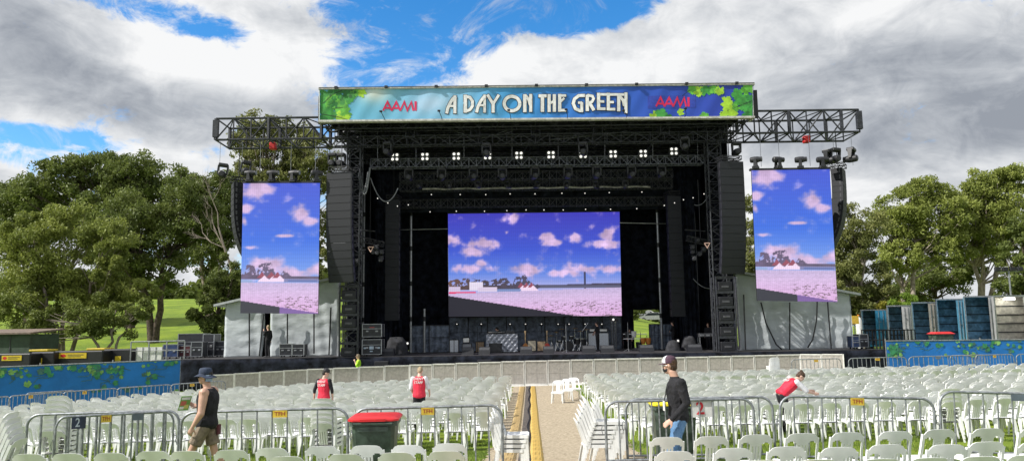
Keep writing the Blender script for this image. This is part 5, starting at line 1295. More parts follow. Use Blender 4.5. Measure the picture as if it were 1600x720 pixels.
def mkperson(label, cat_label_loc, height, heading, J0, outfit, skin=m_skin, vox=.011, detail=True, grp=None, sink=0.):
    J = dict(BASE); J.update(J0); k = height/1.80
    for q in J: 
        if q not in ('bulk','face','hup','hdL','hdR','pmL','pmR','curlL','curlR'): J[q] = tuple(V3(J[q])*k)
    t = thing('person', label, 'person', cat_label_loc, heading, grp)
    b = MB(); torso(b, J, -.012)
    b.loft([(V3(J['neck'])-Vector((0,0,.06)), .065, .062), (V3(J['neck']), .056, .058), (V3(J['neck']).lerp(V3(J['head']),.55), .055, .06)])
    h, f, u, x = headgeo(b, J)
    def hp(a, c, e): return h+x*a+f*c+u*e
    Rm = Matrix((x, f, u)).transposed()
    b.ell(hp(0,-.012,.025), (.077,.094,.098), 16, rot=Rm); b.ell(hp(0,.028,-.055), (.056,.062,.062), 12, rot=Rm); b.ell(hp(0,.055,-.085), (.03,.028,.025), 10, rot=Rm)
    b.ell(hp(0,.088,-.022), (.012,.022,.024), 8, rot=Rm); b.ell(hp(0,.078,.022), (.045,.014,.012), 8, rot=Rm); b.ell(hp(0,.082,-.058), (.024,.012,.010), 8, rot=Rm)
    for s_ in (-1, 1): b.ell(hp(.077*s_,-.01,-.005), (.010,.020,.030), 8, rot=Rm); b.ell(hp(.045*s_,.062,-.03), (.018,.016,.018), 8, rot=Rm)
    for s in 'LR':
        S = V3(J['sh'+s]); E = V3(J['el'+s]); W2 = V3(J['wr'+s]); sd = -1 if s == 'L' else 1
        ab = J.get('bulk', 1.06); b.ell(S, (.060*ab,.060*ab,.060*ab), 10); capsule(b, S, E, .052*ab, .039*ab); capsule(b, E, W2, .042*ab, .026)
        dh = V3(J.get('hd'+s, tuple((W2-E).normalized()))); pm = V3(J.get('pm'+s, (-sd,0,0)))
        hand(b, W2, dh, pm, -sd, J.get('curl'+s, .5))
        Hh = V3(J['hi'+s]); K = V3(J['kn'+s]); A = V3(J['an'+s])
        capsule(b, Hh, K, .082, .052); capsule(b, K, A, .052, .036); c_ = K.lerp(A, .3)+Vector((0,-.012,0)); b.ell(c_, (.05,.053,.10), 10)
        T = V3(J['to'+s]); b.loft([(A+(A-T).normalized()*.04-Vector((0,0,.045)), .03,.03), (A-Vector((0,0,.035)), .038,.045), (A.lerp(T,.5)-Vector((0,0,.01)), .042,.03), (T, .035,.02)])
    remesh(b, 'body', skin, t, vox)
    # eyes
    if detail:
        b = MB()
        for s_ in (-1, 1): b.ell(hp(.03*s_,.076,.004), (.012,.008,.007), 8, rot=Rm)
        b.build('eyes', mat('eye', (.12,.09,.07), .2), t, smooth=60)
    outfit(t, J, h, f, u, x, hp, Rm, vox, k)
    return t
def sleeves(b, J, g=.012, upto=1.0):
    for s in 'LR':
        S = V3(J['sh'+s]); E = V3(J['el'+s]); W2 = V3(J['wr'+s]); ab = J.get('bulk', 1.06); b.ell(S, (.060*ab+g,.060*ab+g,.060*ab+g), 10)
        if upto <= .5: capsule(b, S, S.lerp(E, upto*2), .054*ab+g, .050*ab+g)
        else: capsule(b, S, E, .052*ab+g, .039*ab+g); capsule(b, E, E.lerp(W2, (upto-.5)*2), .041+g, .027+g)
def legs(b, J, g=.014, upto=1.0, flare=0.):
    pv = V3(J['pelvis']); w_ = V3(J['waist']); hx = (V3(J['hiR'])-V3(J['hiL'])).normalized()
    b.loft([(pv-(w_-pv)*.45, .12+g, .09+g, hx), (pv-(w_-pv)*.2, .162+g, .115+g, hx), (pv, .163+g, .118+g, hx), (pv.lerp(w_,.45), .152+g, .108+g, hx)])
    for s in 'LR':
        Hh = V3(J['hi'+s]); K = V3(J['kn'+s]); A = V3(J['an'+s])
        if upto <= .5: q = Hh.lerp(K, upto*2); b.loft([(Hh+Vector((0,0,.03)), .075+g,.08+g),(Hh, .086+g, .086+g),(q, .080+g+flare,.080+g+flare)])
        else: capsule(b, Hh, K, .083+g, .055+g); capsule(b, K, K.lerp(A, (upto-.5)*2), .055+g, .042+g+flare)
def shoes(t, J, m, vox):
    for s in 'LR':
        A = V3(J['an'+s]); T = V3(J['to'+s]); d = (T-A); d.z = 0; d.normalize(); b = MB()
        b.loft([(A-d*.07-Vector((0,0,.045)), .036,.04),(A-d*.02-Vector((0,0,.03)), .046,.058),(A.lerp(T,.5)-Vector((0,0,.012)), .05,.04),(T-Vector((0,0,-.003)), .045,.03),(T+d*.045-Vector((0,0,.005)), .025,.018)]); remesh(b, 'shoe', m, t, vox)
def hair(t, hp, Rm, m, long_=0.):
    b = MB(); b.ell(hp(0,-.022,.038), (.083,.098,.098), 14, rot=Rm); b.ell(hp(0,-.05,-.01), (.072,.062,.085), 12, rot=Rm)
    if long_: b.ell(hp(0,-.08,-.03-long_*.4), (.05,.04,long_), 10, rot=Rm)
    o = b.build('hair', m, t, smooth=60); return o
def cap(t, hp, Rm, m, m2=None, front=True):
    b = MB(); n_ = 14; prof = [(.091,0),(.093,.03),(.086,.065),(.06,.092),(.025,.104),(0,.106)]
    for (r, z) in [(0,0)]: pass
    vs = []; fs = []
    for i, (r, z) in enumerate(prof):
        for j in range(n_): a = 2*math.pi*j/n_; vs.append(hp(r*math.cos(a)*.92, r*1.08*math.sin(a)-.01, z+.035))
    mi = []
    for i in range(len(prof)-1):
        for j in range(n_):
            fs.append((i*n_+j, i*n_+(j+1)%n_, (i+1)*n_+(j+1)%n_, (i+1)*n_+j)); 
    for f_ in fs:
        j = f_[0] % n_; a = 2*math.pi*(j+.5)/n_
        b.add([vs[q] for q in f_], [(0,1,2,3)], 1 if (m2 and math.sin(a) > .45) else 0)
    # brim
    br = []
    for i in range(9):
        a = R(20+140*i/8); br.append((a, .088, .165+.0*math.sin(a)))
    for k_ in range(8):
        (a0,r0,r1), (a1,_,_) = br[k_], br[k_+1]
        q = lambda a, r, z: hp(r*math.cos(a)*.85, (.085*math.sin(a) if r < .1 else .085*math.sin(a)+.075*math.sin(a))-.005, z)
        b.add([q(a0,.088,.045), q(a1,.088,.045), q(a1,.1001,.032), q(a0,.1001,.032), q(a0,.088,.039), q(a1,.088,.039), q(a1,.1001,.026), q(a0,.1001,.026)], [(0,1,2,3),(7,6,5,4),(3,2,6,7)], 0)
    b.build('cap', [m, m2 or m], t, smooth=60)
c_blk = mat('black_fabric', (.014,.014,.018), .9, var=.3, vscale=12, bump=.4, bscale=25)
c_jean = mat('denim', (.075,.17,.32), .85, var=.25, vscale=9, bump=.4, bscale=30, col2=(.13,.25,.42)); c_khaki = mat('khaki', (.24,.19,.135), .85, var=.2, vscale=9, bump=.4, bscale=25)
c_vest = mat('red_vest', (.70,.02,.055), .7, var=.12, vscale=7, bump=.3, bscale=20); c_wht = mat('white_shirt', (.72,.72,.75), .8, var=.1, vscale=8, bump=.3, bscale=20)
c_navy = mat('navy_hat', (.03,.045,.085), .85, var=.2, vscale=14); c_hair = mat('brown_hair', (.09,.045,.022), .7, var=.4, vscale=30); c_dk = mat('dark_hair', (.02,.015,.012), .7, var=.3, vscale=30); c_gry = mat('fair_hair', (.42,.32,.2), .7, var=.3, vscale=30)
c_hv = mat('hivis_yellow', (.45,.85,.03), .7, var=.1, emit=None); c_maroon = mat('maroon_cap', (.075,.035,.06), .8, var=.15); c_shoe = mat('shoe', (.05,.05,.055), .7)
def o_hat(t, J, h, f, u, x, hp, Rm, vox, k):
    b = MB(); torso(b, J, .006); b.loft([(V3(J['pelvis'])+Vector((0,0,-.03)), .165,.125),(V3(J['pelvis'])+Vector((0,0,.08)), .16,.122),(V3(J['waist']), .152,.115)])
    for s in 'LR': b.ell(V3(J['sh'+s]).lerp(V3(J['neck']),.28)+Vector((0,0,.0)), (.058,.068,.055), 10)
    remesh(b, 'tank_top', c_blk, t, vox)
    b = MB(); legs(b, J, .012, .34, .012); remesh(b, 'shorts', c_khaki, t, vox); shoes(t, J, c_shoe, vox)
    hair(t, hp, Rm, c_dk)
    b = MB(); n_ = 18; vs = []
    prof = [(.088,.03),(.094,.055),(.090,.10),(.078,.128),(.04,.138),(0,.14)]
    for (r, z) in prof:
        for j in range(n_): a = 2*math.pi*j/n_; vs.append(hp(r*math.cos(a)*.95, r*1.1*math.sin(a)-.01, z))
    b.add(vs, [(i*n_+j, i*n_+(j+1)%n_, (i+1)*n_+(j+1)%n_, (i+1)*n_+j) for i in range(len(prof)-1) for j in range(n_)])
    o = b.build('bucket_hat', c_navy, t, smooth=60)
    vs = []; b = MB()
    for (r, z) in ((.088,.036),(.155,.0),(.155,-.006),(.088,.03)):
        for j in range(n_): a = 2*math.pi*j/n_; wv = .008*math.sin(a*3); vs.append(hp(r*math.cos(a)*.92, r*1.12*math.sin(a)-.01, z+wv+(.008 if math.sin(a) > 0 else -.012)))
    b.add(vs, [(i*n_+j, i*n_+(j+1)%n_, (i+1)*n_+(j+1)%n_, (i+1)*n_+j) for i in range(3) for j in range(n_)]); b.build('brim', c_navy, o, smooth=60)
    b = MB(); b.grid(lambda p, q: hp(.088*math.cos(R(200+140*p)), -.01+.105*math.sin(R(200+140*p)), .03-.10*q), 10, 4); q = b.build('neck_flap', mat('pale_blue_cloth', (.35,.45,.6), .85), t, smooth=60)
    b = MB(); b.path([hp(.088*math.cos(R(a)), .105*math.sin(R(a))-.008, .008) for a in range(0, 181, 15)], .009, n=5); b.hexa([hp(a, c, e) for e in (-.018,.022) for a, c in ((-.06,.085),(.06,.085),(.05,.098),(-.05,.098))]); b.build('sunglasses', m_black, t)
    pk = V3(J['hiR'])+Vector((0,-.15,-.02))
    b = MB(); b.cbox(-.05+pk.x,.05+pk.x,pk.y-.02,pk.y+.02,pk.z-.12,pk.z+.03,.01); b.build('pouch', mat('maroon_pouch', (.12,.03,.04), .8), t)
def o_cap(t, J, h, f, u, x, hp, Rm, vox, k):
    b = MB(); torso(b, J, .012); sleeves(b, J, .010, 1.0); b.loft([(V3(J['neck'])-Vector((0,0,.06)), .08,.075),(V3(J['neck'])+Vector((0,0,.005)), .066,.066)])
    b.loft([(V3(J['pelvis'])+Vector((0,0,-.06)), .178,.135),(V3(J['pelvis'])+Vector((0,0,.06)), .168,.13),(V3(J['waist']), .158,.12)]); remesh(b, 'long_sleeve_top', c_blk, t, vox)
    b = MB(); legs(b, J, .012, 1.0, .012); remesh(b, 'jeans', c_jean, t, vox); shoes(t, J, c_shoe, vox)
    hair(t, hp, Rm, c_hair); cap(t, hp, Rm, c_maroon, c_wht)
    b = MB(); b.ell(hp(0,.038,-.052), (.058,.066,.050), 12, rot=Rm); b.build('face_mask', m_black, t, smooth=60)
    b = MB(); b.path([hp(.085*math.cos(R(a)), .088*math.sin(R(a))+.01, .008) for a in range(0, 181, 15)], .004, n=5); b.build('glasses', m_alu, t)
    b = MB(); nk = V3(J['neck']); bg_ = V3(J['waist'])+Vector((-.06,.21,.03))
    b.path([nk+Vector((-.05,.03,.0)), V3(J['chest'])+Vector((-.07,.135,.06)), bg_+Vector((0,0,.06))], .005, n=4); b.path([nk+Vector((.05,.03,.0)), V3(J['chest'])+Vector((.0,.14,.06)), bg_+Vector((0,0,.06))], .005, n=4)
    o = b.build('lanyard', m_black, t); b = MB(); b.box(bg_.x-.05,bg_.x+.05,bg_.y-.004,bg_.y+.004,bg_.z-.07,bg_.z+.065,0); b.box(bg_.x-.054,bg_.x+.054,bg_.y-.002,bg_.y+.002,bg_.z-.074,bg_.z+.069,1); b.build('pass_card', [m_whitep, m_black], o)
ev = [textmesh('EVENT'), textmesh('STAFF')]
def staff(under, trousers, hm, capm=None, bun=False, shirt_up=1.0):
    def f_(t, J, h, f, u, x, hp, Rm, vox, k):
        b = MB(); torso(b, J, .004); sleeves(b, J, .008, shirt_up); remesh(b, 'shirt', under, t, vox)
        b = MB(); legs(b, J, .010, 1.0, .01); remesh(b, 'trousers', trousers, t, vox); shoes(t, J, c_shoe, vox)
        b = MB(); torso(b, J, .022); pv = V3(J['pelvis']); w_ = V3(J['waist']); hx = (V3(J['hiR'])-V3(J['hiL'])).normalized()
        b.loft([(pv-(w_-pv)*.35, .185,.145,hx),(pv, .182,.142,hx),(w_, .168,.128,hx)]); remesh(b, 'vest', c_vest, t, vox)
        X = (V3(J['shR'])-V3(J['shL'])).normalized(); c = V3(J['chest']); upv = (c-w_).normalized(); n_ = upv.cross(X)*-1; n_ = X.cross(upv)*-1
        # outward back normal
        bk = Vector((0,-1,0)); bk = (bk-upv*bk.dot(upv)).normalized()
        Xr = bk.cross(upv)*-1; Xr = upv.cross(bk)*-1
        b = MB(); xx = upv.cross(bk)
        for me_, dz in ((ev[0], .075), (ev[1], -.025)):
            M_ = Matrix((xx*.095, upv*.095, bk*.095)).transposed().to_4x4(); M_.translation = c+upv*(dz+.02)+bk*.155; b.mesh_from(me_, M_)
        b.build('vest_lettering', m_whitep, t)
        hair(t, hp, Rm, hm, .0)
        if bun: bb_ = MB(); bb_.ell(hp(0,-.09,.10), (.038,.038,.036), 10, rot=Rm); bb_.build('hair_bun', hm, t, smooth=60)
        if capm: cap(t, hp, Rm, capm)
    return f_
def simple(top, bottom, hm, capm=None, up=.5):
    def f_(t, J, h, f, u, x, hp, Rm, vox, k):
        b = MB(); torso(b, J, .012); sleeves(b, J, .012, up); b.loft([(V3(J['pelvis'])+Vector((0,0,-.05)), .172,.13),(V3(J['waist']), .158,.12)]); remesh(b, 'shirt', top, t, vox)
        b = MB(); legs(b, J, .010, 1.0, .01); remesh(b, 'trousers', bottom, t, vox); shoes(t, J, c_shoe, vox); hair(t, hp, Rm, hm)
        if capm: cap(t, hp, Rm, capm)
    return f_
# man in bucket hat, walking left (local +y is his forward)
xh = P(322, 700, 12.05).x; heading = R(90)
hatman = mkperson('man in black tank top, khaki shorts and navy bucket hat walking left', (xh, 12.05, gz(xh, 12.05)), 1.80, heading,
  dict(bulk=1.32, head=(0,.06,1.67), neck=(0,.015,1.50), elL=(-.245,.00,1.14), wrL=(-.235,.13,.93), curlL=.9, hdL=(.05,.35,-.9), pmL=(1,0,0),
       elR=(.24,-.02,1.15), wrR=(.12,.19,1.22), hdR=(-.25,.95,.15), pmR=(-.6,0,.6), curlR=1.0,
       knL=(-.10,.20,.54), anL=(-.10,.30,.10), toL=(-.11,.48,.05), knR=(.10,-.10,.50), anR=(.10,-.38,.16), toR=(.11,-.22,.03)), o_hat, m_skin, .010)
b = MB(); cx = Vector((.02, .36, 1.27)); 
ax = Vector((-.35,.85,0)).normalized(); uz = (Vector((0,-.25,.97))).normalized(); nr = ax.cross(uz).normalized()*.008
for kk, (s0, m_) in enumerate(((1, 0),)):
    pts = [cx+ax*a+uz*c for a, c in ((-.075,-.11),(.075,-.11),(.075,.11),(-.075,.11))]; b.prism([p-nr for p in pts], nr*2, 0)
for (a, c, w2, h2, k_) in ((0,.075,.06,.02,1),(.02,.0,.04,.035,2),(-.03,-.05,.03,.03,3),(.03,-.07,.03,.02,1)):
    b.poly([cx+ax*(a+p*w2)+uz*(c+q*h2)-nr*1.3 for p, q in ((-1,-1),(1,-1),(1,1),(-1,1))], k_); b.poly([cx+ax*(a+p*w2)+uz*(c+q*h2)+nr*1.3 for p, q in ((-1,1),(1,1),(1,-1),(-1,-1))], k_)
Mh = Matrix.Translation(hatman.location) @ Matrix.Rotation(heading, 4, 'Z'); b.v = [tuple(Mh @ Vector(p)) for p in b.v]
b.solo('booklet', [mat('booklet_green', (.16,.34,.06), .5), m_whitep, mat('booklet_red', (.5,.12,.08), .5), mat('booklet_yellow', (.6,.55,.15), .5)], 'green printed booklet held up by the man in the bucket hat', 'booklet')
# man in black with cap
xc = P(1062, 700, 10.95).x
mkperson('man in black long sleeve top, jeans, face mask and maroon and white cap walking left', (xc, 10.95, gz(xc, 10.95)), 1.82, R(93),
  dict(bulk=1.18, head=(.03,.09,1.665), neck=(0,.03,1.51), chest=(0,.01,1.32), face=(.45,.9,-.12), shL=(-.19,.0,1.43), elL=(-.25,-.06,1.17), wrL=(-.23,.15,.96), hdL=(.1,.75,-.55), pmL=(.5,.2,-.6), curlL=.25,
       elR=(.25,-.1,1.17), wrR=(.25,-.05,.93), knL=(-.10,.14,.52), anL=(-.1,.24,.09), toL=(-.11,.42,.04), knR=(.10,.02,.5), anR=(.10,-.22,.13), toR=(.11,-.06,.03)), o_cap, m_skin, .010)
# staff
x1_ = P(506, 620, 22.5).x
mkperson('staff member in red vest over black with black cap, seen from behind among the chairs', (x1_, 22.5, gz(x1_, 22.5)), 1.76, R(-18),
  dict(head=(.04,.04,1.66), face=(.8,.6,-.35), elL=(-.28,-.06,1.17), wrL=(-.33,.0,.93), elR=(.27,.0,1.16), wrR=(.22,.12,.95)), staff(c_blk, c_blk, c_dk, m_black, shirt_up=.75), m_skin2, .014)
x2_ = P(655, 620, 22.0).x
mkperson('staff member in red vest over white shirt bowing the head, seen from behind', (x2_, 22.0, gz(x2_, 22.0)), 1.74, R(-4),
  dict(head=(.0,.13,1.63), neck=(0,.05,1.50), face=(.1,.7,-.7), hup=(0,.6,.8), chest=(0,.02,1.32), elL=(-.25,.03,1.15), wrL=(-.2,.2,.98), elR=(.27,.03,1.16), wrR=(.27,.2,1.0)), staff(c_wht, c_blk, c_gry, None, shirt_up=.5), m_skin2, .014)
x3_ = P(1226, 640, 18.8).x
def bend(J):  # torso bent ~60 deg forward
    out = {}
    pv = Vector((0,-.08,.93)); a = R(-50)
    for q in ('head','neck','chest','waist','shL','shR'):
        v = V3(BASE[q])-Vector((0,0,.96)); y, z = v.y, v.z; out[q] = tuple(pv+Vector((v.x, y*math.cos(a)-z*math.sin(a), y*math.sin(a)+z*math.cos(a))))
    out['pelvis'] = (0,-.06,.95); out['hiL'] = (-.09,-.06,.92); out['hiR'] = (.09,-.06,.92); out.update(J); return out
mkperson('staff member in red vest with a hair bun bending over a chair', (x3_, 18.8, gz(x3_, 18.8)), 1.72, R(-82),
  bend(dict(face=(.1,.55,-.8), hup=(0,.75,.6), elL=(-.22,.52,1.06), wrL=(-.14,.76,1.0), elR=(.22,.50,1.02), wrR=(.14,.74,.95), hdL=(0,1,-.1), hdR=(0,1,-.1))), staff(c_wht, c_blk, c_hair, None, bun=True, shirt_up=.5), m_skin2, .014)
xg = P(560, 570, 41.6).x
mkperson('security guard in fluorescent yellow vest standing behind the crowd barrier', (xg, 41.6, gz(xg, 41.6)+.1), 1.74, R(100), dict(elL=(-.24,.1,1.2), wrL=(-.1,.2,1.45), curlL=1.2), simple(c_hv, c_hv, c_gry, c_khaki, .5), m_skin, .018, False)
for px, py, Y, hgt, hd, jj, out, lb in (
  (934, 547, 48, 1.80, 70, dict(elL=(-.26,.1,1.15), wrL=(-.12,.24,1.05), elR=(.26,.02,1.15), wrR=(.08,.22,1.02)), simple(c_blk, c_blk, c_dk, None, .4), 'guitarist in black standing centre right on the stage before grey amplifiers'),
  (786, 549, 50.2, 1.74, 80, bend(dict(head=(0,.42,1.48), neck=(0,.33,1.38), chest=(0,.22,1.22), waist=(0,.05,1.08), shL=(-.19,.28,1.32), shR=(.19,.28,1.32), elL=(-.25,.45,1.10), wrL=(-.2,.68,1.15), elR=(.25,.45,1.1), wrR=(.2,.7,1.15))), simple(c_blk, c_blk, c_dk, None, .4), 'person in black leaning over the keyboards behind the padded desk'),
  (418, 557, 44.3, 1.84, 60, dict(elL=(-.2,.1,1.25), wrL=(-.1,.25,1.5)), simple(c_blk, c_blk, c_gry, None, .9), 'stagehand in black standing at the gap of the left grey tent'),
  (1053, 547, 49, 1.78, 60, dict(elL=(-.24,.1,1.2), wrL=(-.1,.2,1.15)), simple(c_blk, c_blk, c_dk, None, .5), 'crew member in black at the right side of the stage, bare arm forward'),
  (1076, 547, 49.5, 1.80, 180, {}, simple(c_blk, c_blk, c_dk, c_wht, .9), 'crew member in black wearing a pale cap right of the stage curtain'),
  (1108, 547, 48, 1.62, 150, dict(elL=(-.24,.1,1.1), wrL=(-.1,.25,1.05)), simple(c_blk, c_blk, c_hair, None, .9), 'crew member with reddish hair at the monitor desk at stage right'),
  (984, 549, 51.2, 1.30, 200, dict(), simple(c_blk, c_blk, c_dk, None, .4), 'small dark figure behind the percussion right of centre stage')):
    x = P(px, py, Y).x; mkperson(lb, (x, Y, DZ), hgt, R(hd), jj, out, m_skin, .022, False, 'people on the stage')
# ------------------------------------------------------------------ stage props
m_case = mat('flight_case', (.02,.022,.03), .5, var=.3, vscale=4); m_caseb = mat('blue_case', (.03,.06,.16), .5, var=.2)
m_tweed = mat('tan_cloth', (.35,.25,.16), .9, var=.2, vscale=20); m_gcloth = mat('grey_speaker_cloth', (.6,.63,.68), .9, var=.12, vscale=20)
m_pad = mat('padded_vinyl', (.38,.40,.46), .35, var=.15, vscale=3); m_gold = mat('brass', (.6,.42,.15), .3, .8); m_orng = mat('sunburst_orange', (.6,.22,.04), .3); m_chrome = mat('chrome', (.7,.7,.72), .15, 1.)
def at(px, Y, z=DZ): return (P(px, 547, Y).x, Y, z)
def case(px0, px1, ytop, Y, d, label, m=m_case, z0=DZ, deco=0, cat='road case', name='road_case', group='road cases on the stage', trim=m_alu):
    x0, x1 = P(px0, 540, Y).x, P(px1, 540, Y).x; zt = P((px0+px1)/2, ytop, Y).z
    t = thing(name, label, cat, ((x0+x1)/2, Y+d/2, z0), 0, group)
    w_ = (x1-x0)/2; h = zt-z0; wh = .1; b = MB(); b.cbox(-w_,w_,-d/2,d/2,wh,h,.02); b.build('body', m, t)
    b = MB()
    for sx in (-w_, w_): b.box(sx-.025,sx+.025,-d/2-.012,-d/2+.03,wh,h); b.box(sx-.025,sx+.025,d/2-.03,d/2+.012,wh,h)
    for z in (wh, h-.02, wh+(h-wh)*.62): b.box(-w_-.01,w_+.01,-d/2-.014,-d/2+.01,z,z+.03)
    b.box(-w_-.01,w_+.01,-d/2-.01,d/2+.01,h-.012,h+.012); b.build('edging', trim, t)
    for sx in (-1, 1):
        for sy in (-1, 1): b = MB(); b.lathe([(0,-.03),(.05,-.03),(.05,.03),(0,.03)], (sx*(w_-.1), sy*(d/2-.1), .05), 10, axis='x'); b.build('caster', m_black, t)
    b = MB(); 
    for sx in (-.5, .5): b.cbox(sx*w_-.07,sx*w_+.07,-d/2-.03,-d/2-.005,wh+(h-wh)*.4,wh+(h-wh)*.5,.01)
    b.build('latch', trim, t)
    if deco == 1:
        b = MB(); b.box(-w_*.25,w_*.25,-d/2-.02,-d/2-.014,wh+(h-wh)*.72,wh+(h-wh)*.76); b.build('red_label', m_red, t)
    if deco == 2:
        b = MB(); [b.box(a*w_,c*w_,-d/2-.022,-d/2-.015,wh+(h-wh)*e,wh+(h-wh)*g_) for a,c,e,g_ in ((-.25,.2,.35,.55),(-.85,-.6,.38,.48),(.55,.85,.38,.5),(-.2,.1,.18,.26))]; b.build('stickers', mat('pale_sticker', (.4,.5,.6), .5), t)
    return t
case(566, 596, 530, 43.8, .9, 'lower large black road case with stickers beside the left scaffold', deco=2)
case(566, 596, 506, 43.85, .85, 'upper large black road case with a red label beside the left scaffold', deco=1, z0=P(580,529,43.8).z)
case(437, 456, 537, 44.2, .7, 'low black road case before the left grey tent, left one')
case(457, 475, 537.5, 44.2, .7, 'low black road case before the left grey tent, right one')
case(255, 278, 538, 45.2, .8, 'blue road case at the left end of the side deck', m_caseb, DZ-.03)
case(280, 298, 540, 45.4, .8, 'dark road case with red front next to the blue one', mat('red_black', (.08,.015,.02), .5), DZ-.03)
case(299, 316, 534, 45.4, .8, 'road case with silver frame in the left side deck row', z0=DZ-.03)
case(278, 318, 521, 47.5, 1.0, 'long black equipment case standing behind the small left road cases', z0=DZ-.03)
case(317, 334, 522, 46.4, 1.0, 'tall black equipment case near the edge of the left grey tent', z0=DZ-.03)
case(336, 352, 533, 46.8, .8, 'black case with dark dollies right against the left grey tent', z0=DZ-.03)
case(1333, 1343, 525, 44.3, .7, 'blue road case right of the right grey tent', m_caseb)
case(1344, 1357, 522, 44.5, .8, 'black road case right of the right grey tent')
# amps
def amp(px0, px1, ytop, Y, label, m, split=False, z0=DZ, d=.4, name='guitar_amplifier', edge=m_black):
    x0, x1 = P(px0, 540, Y).x, P(px1, 540, Y).x; zt = P((px0+px1)/2, ytop, Y).z; w_ = (x1-x0)/2; h = zt-z0
    t = thing(name, label, 'amplifier', ((x0+x1)/2, Y+d/2, z0), 0, 'amplifiers on the stage')
    b = MB(); b.cbox(-w_,w_,-d/2,d/2,0,h,.02); b.build('cabinet', edge, t)
    b = MB()
    if split: b.box(-w_+.04,-.02,-d/2-.01,-d/2+.01,.05,h-.05); b.box(.02,w_-.04,-d/2-.01,-d/2+.01,.05,h-.05)
    else: b.box(-w_+.04,w_-.04,-d/2-.01,-d/2+.01,.05,h-.05 if h > .5 else h-.04)
    b.build('speaker_cloth', m, t); b = MB(); b.tube((-.1,0,h+.03),(.1,0,h+.03),.015); b.tube((-.1,0,h),(-.1,0,h+.03),.015); b.tube((.1,0,h),(.1,0,h+.03),.015); b.build('handle', m_black, t); return t
amp(702, 717, 530, 48.5, 'pale grey amplifier with two upright panels at left centre stage', m_gcloth, True)
amp(722, 737, 536, 48, 'low dark amplifier next to the pale grey one', m_grey); amp(723, 734, 527, 48.05, 'small white topped amplifier head on the low dark amplifier', m_whitep, z0=P(730,535.5,48).z, d=.3)
amp(743, 757, 533, 48.6, 'tan cloth amplifier left of the padded desk', m_tweed)
amp(824, 838, 531, 49, 'beige amplifier right of the padded desk', mat('beige_cloth', (.42,.38,.3), .9)); amp(839, 853, 532, 49, 'tan amplifier beside the beige amplifier', m_tweed)
amp(919, 935, 519, 50, 'left tall grey cabinet behind the guitarist', m_gcloth); amp(936, 952, 519, 50, 'right tall grey cabinet behind the guitarist', m_gcloth)
amp(921, 934, 513, 50.1, 'left white amplifier head on the tall grey cabinets', m_whitep, z0=P(930,518.6,50.).z, d=.3); amp(937, 950, 513, 50.1, 'right white amplifier head on the tall grey cabinets', m_whitep, z0=P(940,518.6,50.).z, d=.3)
# wedges
def wedge(px, w_, label, Y=44.3, z0=DZ, h=.42):
    x, y, z = at(px, Y, z0); t = thing('floor_monitor', label, 'monitor speaker', (x, y, z), 0, 'monitor speakers along the stage front'); b = MB()
    b.hexa([(-w_,-.3,0),(w_,-.3,0),(w_,.25,0),(-w_,.25,0),(-w_,.0,h),(w_,.0,h),(w_,.25,h),(-w_,.25,h)]); b.build('cabinet', m_cab, t)
    b = MB(); b.hexa([(-w_*.9,-.3+.04,.02),(w_*.9,-.3+.04,.02),(w_*.9,-.25,.0),(-w_*.9,-.25,.0),(-w_*.9,.0-.03,h*.95),(w_*.9,-.03,h*.95),(w_*.9,.0,h*.95),(-w_*.9,.0,h*.95)]); b.build('grille', mat('mon_grille', (.06,.062,.07), .7), t)
for px, w_, lb in ((731, .34, 'left floor monitor before the low amplifiers'), (757, .32, 'floor monitor before the tan amplifier'), (822, .34, 'floor monitor right of the padded desk'), (857, .3, 'floor monitor left of the drum kit'), (920, .38, 'floor monitor left of the guitarist'), (949, .38, 'floor monitor right of the guitarist'), (1010, .4, 'floor monitor before the percussion'), (605, .4, 'floor monitor right of the left road cases'), (1085, .4, 'floor monitor at the right side of the stage')):
    wedge(px, w_, lb)
for px, lb in ((597, 'low speaker on the ground before the stage front, left'), (757, 'low speaker on the ground before the padded desk'), (1008, 'low speaker on the ground below the percussion'), (1084, 'low speaker on the ground below the right curtain')):
    x, y, z = at(px, 42.3, .4); t = thing('ground_speaker', lb, 'speaker', (x, 42.3, .0), 0, 'low speakers before the stage front'); b = MB(); b.cbox(-.38,.38,-.2,.3,.75,1.25,.03); b.box(-.3,-.24,-.15,.25,0,.76); b.box(.24,.3,-.15,.25,0,.76); b.build('cabinet', m_cab, t)
    b = MB(); b.box(-.9,.9,-.3,.35,.70,.745); b.build('platform', m_grey, t)
# padded desk
x0, x1 = P(760, 540, 47.4).x, P(809, 540, 47.4).x; zt = P(785, 521.5, 47.4).z
t = thing('padded_desk', 'dark grey button padded keyboard desk at centre stage', 'desk', ((x0+x1)/2, 47.4, DZ)); b = MB(); w_ = (x1-x0)/2; h = zt-DZ
def pad(u, v): 
    U_ = u*6.; V_ = v*3.; 
    return (-w_+2*w_*u, -.05-.13*abs(math.sin(math.pi*(U_+V_)/1.0)*math.sin(math.pi*(U_-V_)/1.0))**.6, .05+(h-.05)*v)
b.grid(pad, 60, 36); b.build('padded_front', m_pad, t, smooth=60); b = MB(); b.box(-w_,w_,0,.8,0,h-.02); b.box(-w_-.03,w_+.03,-.08,.85,h-.02,h+.03); b.build('desk_box', m_black, t)
t = thing('keyboard', 'white and black keyboard lying on the padded desk', 'keyboard', (P(776,520,47.6).x, 47.6, zt+.03)); b = MB(); b.cbox(-.55,.55,-.15,.2,0,.09,.02); b.build('case', m_black, t); b = MB(); b.box(-.5,.5,-.12,.0,.09,.1); b.build('keys', m_whitep, t)
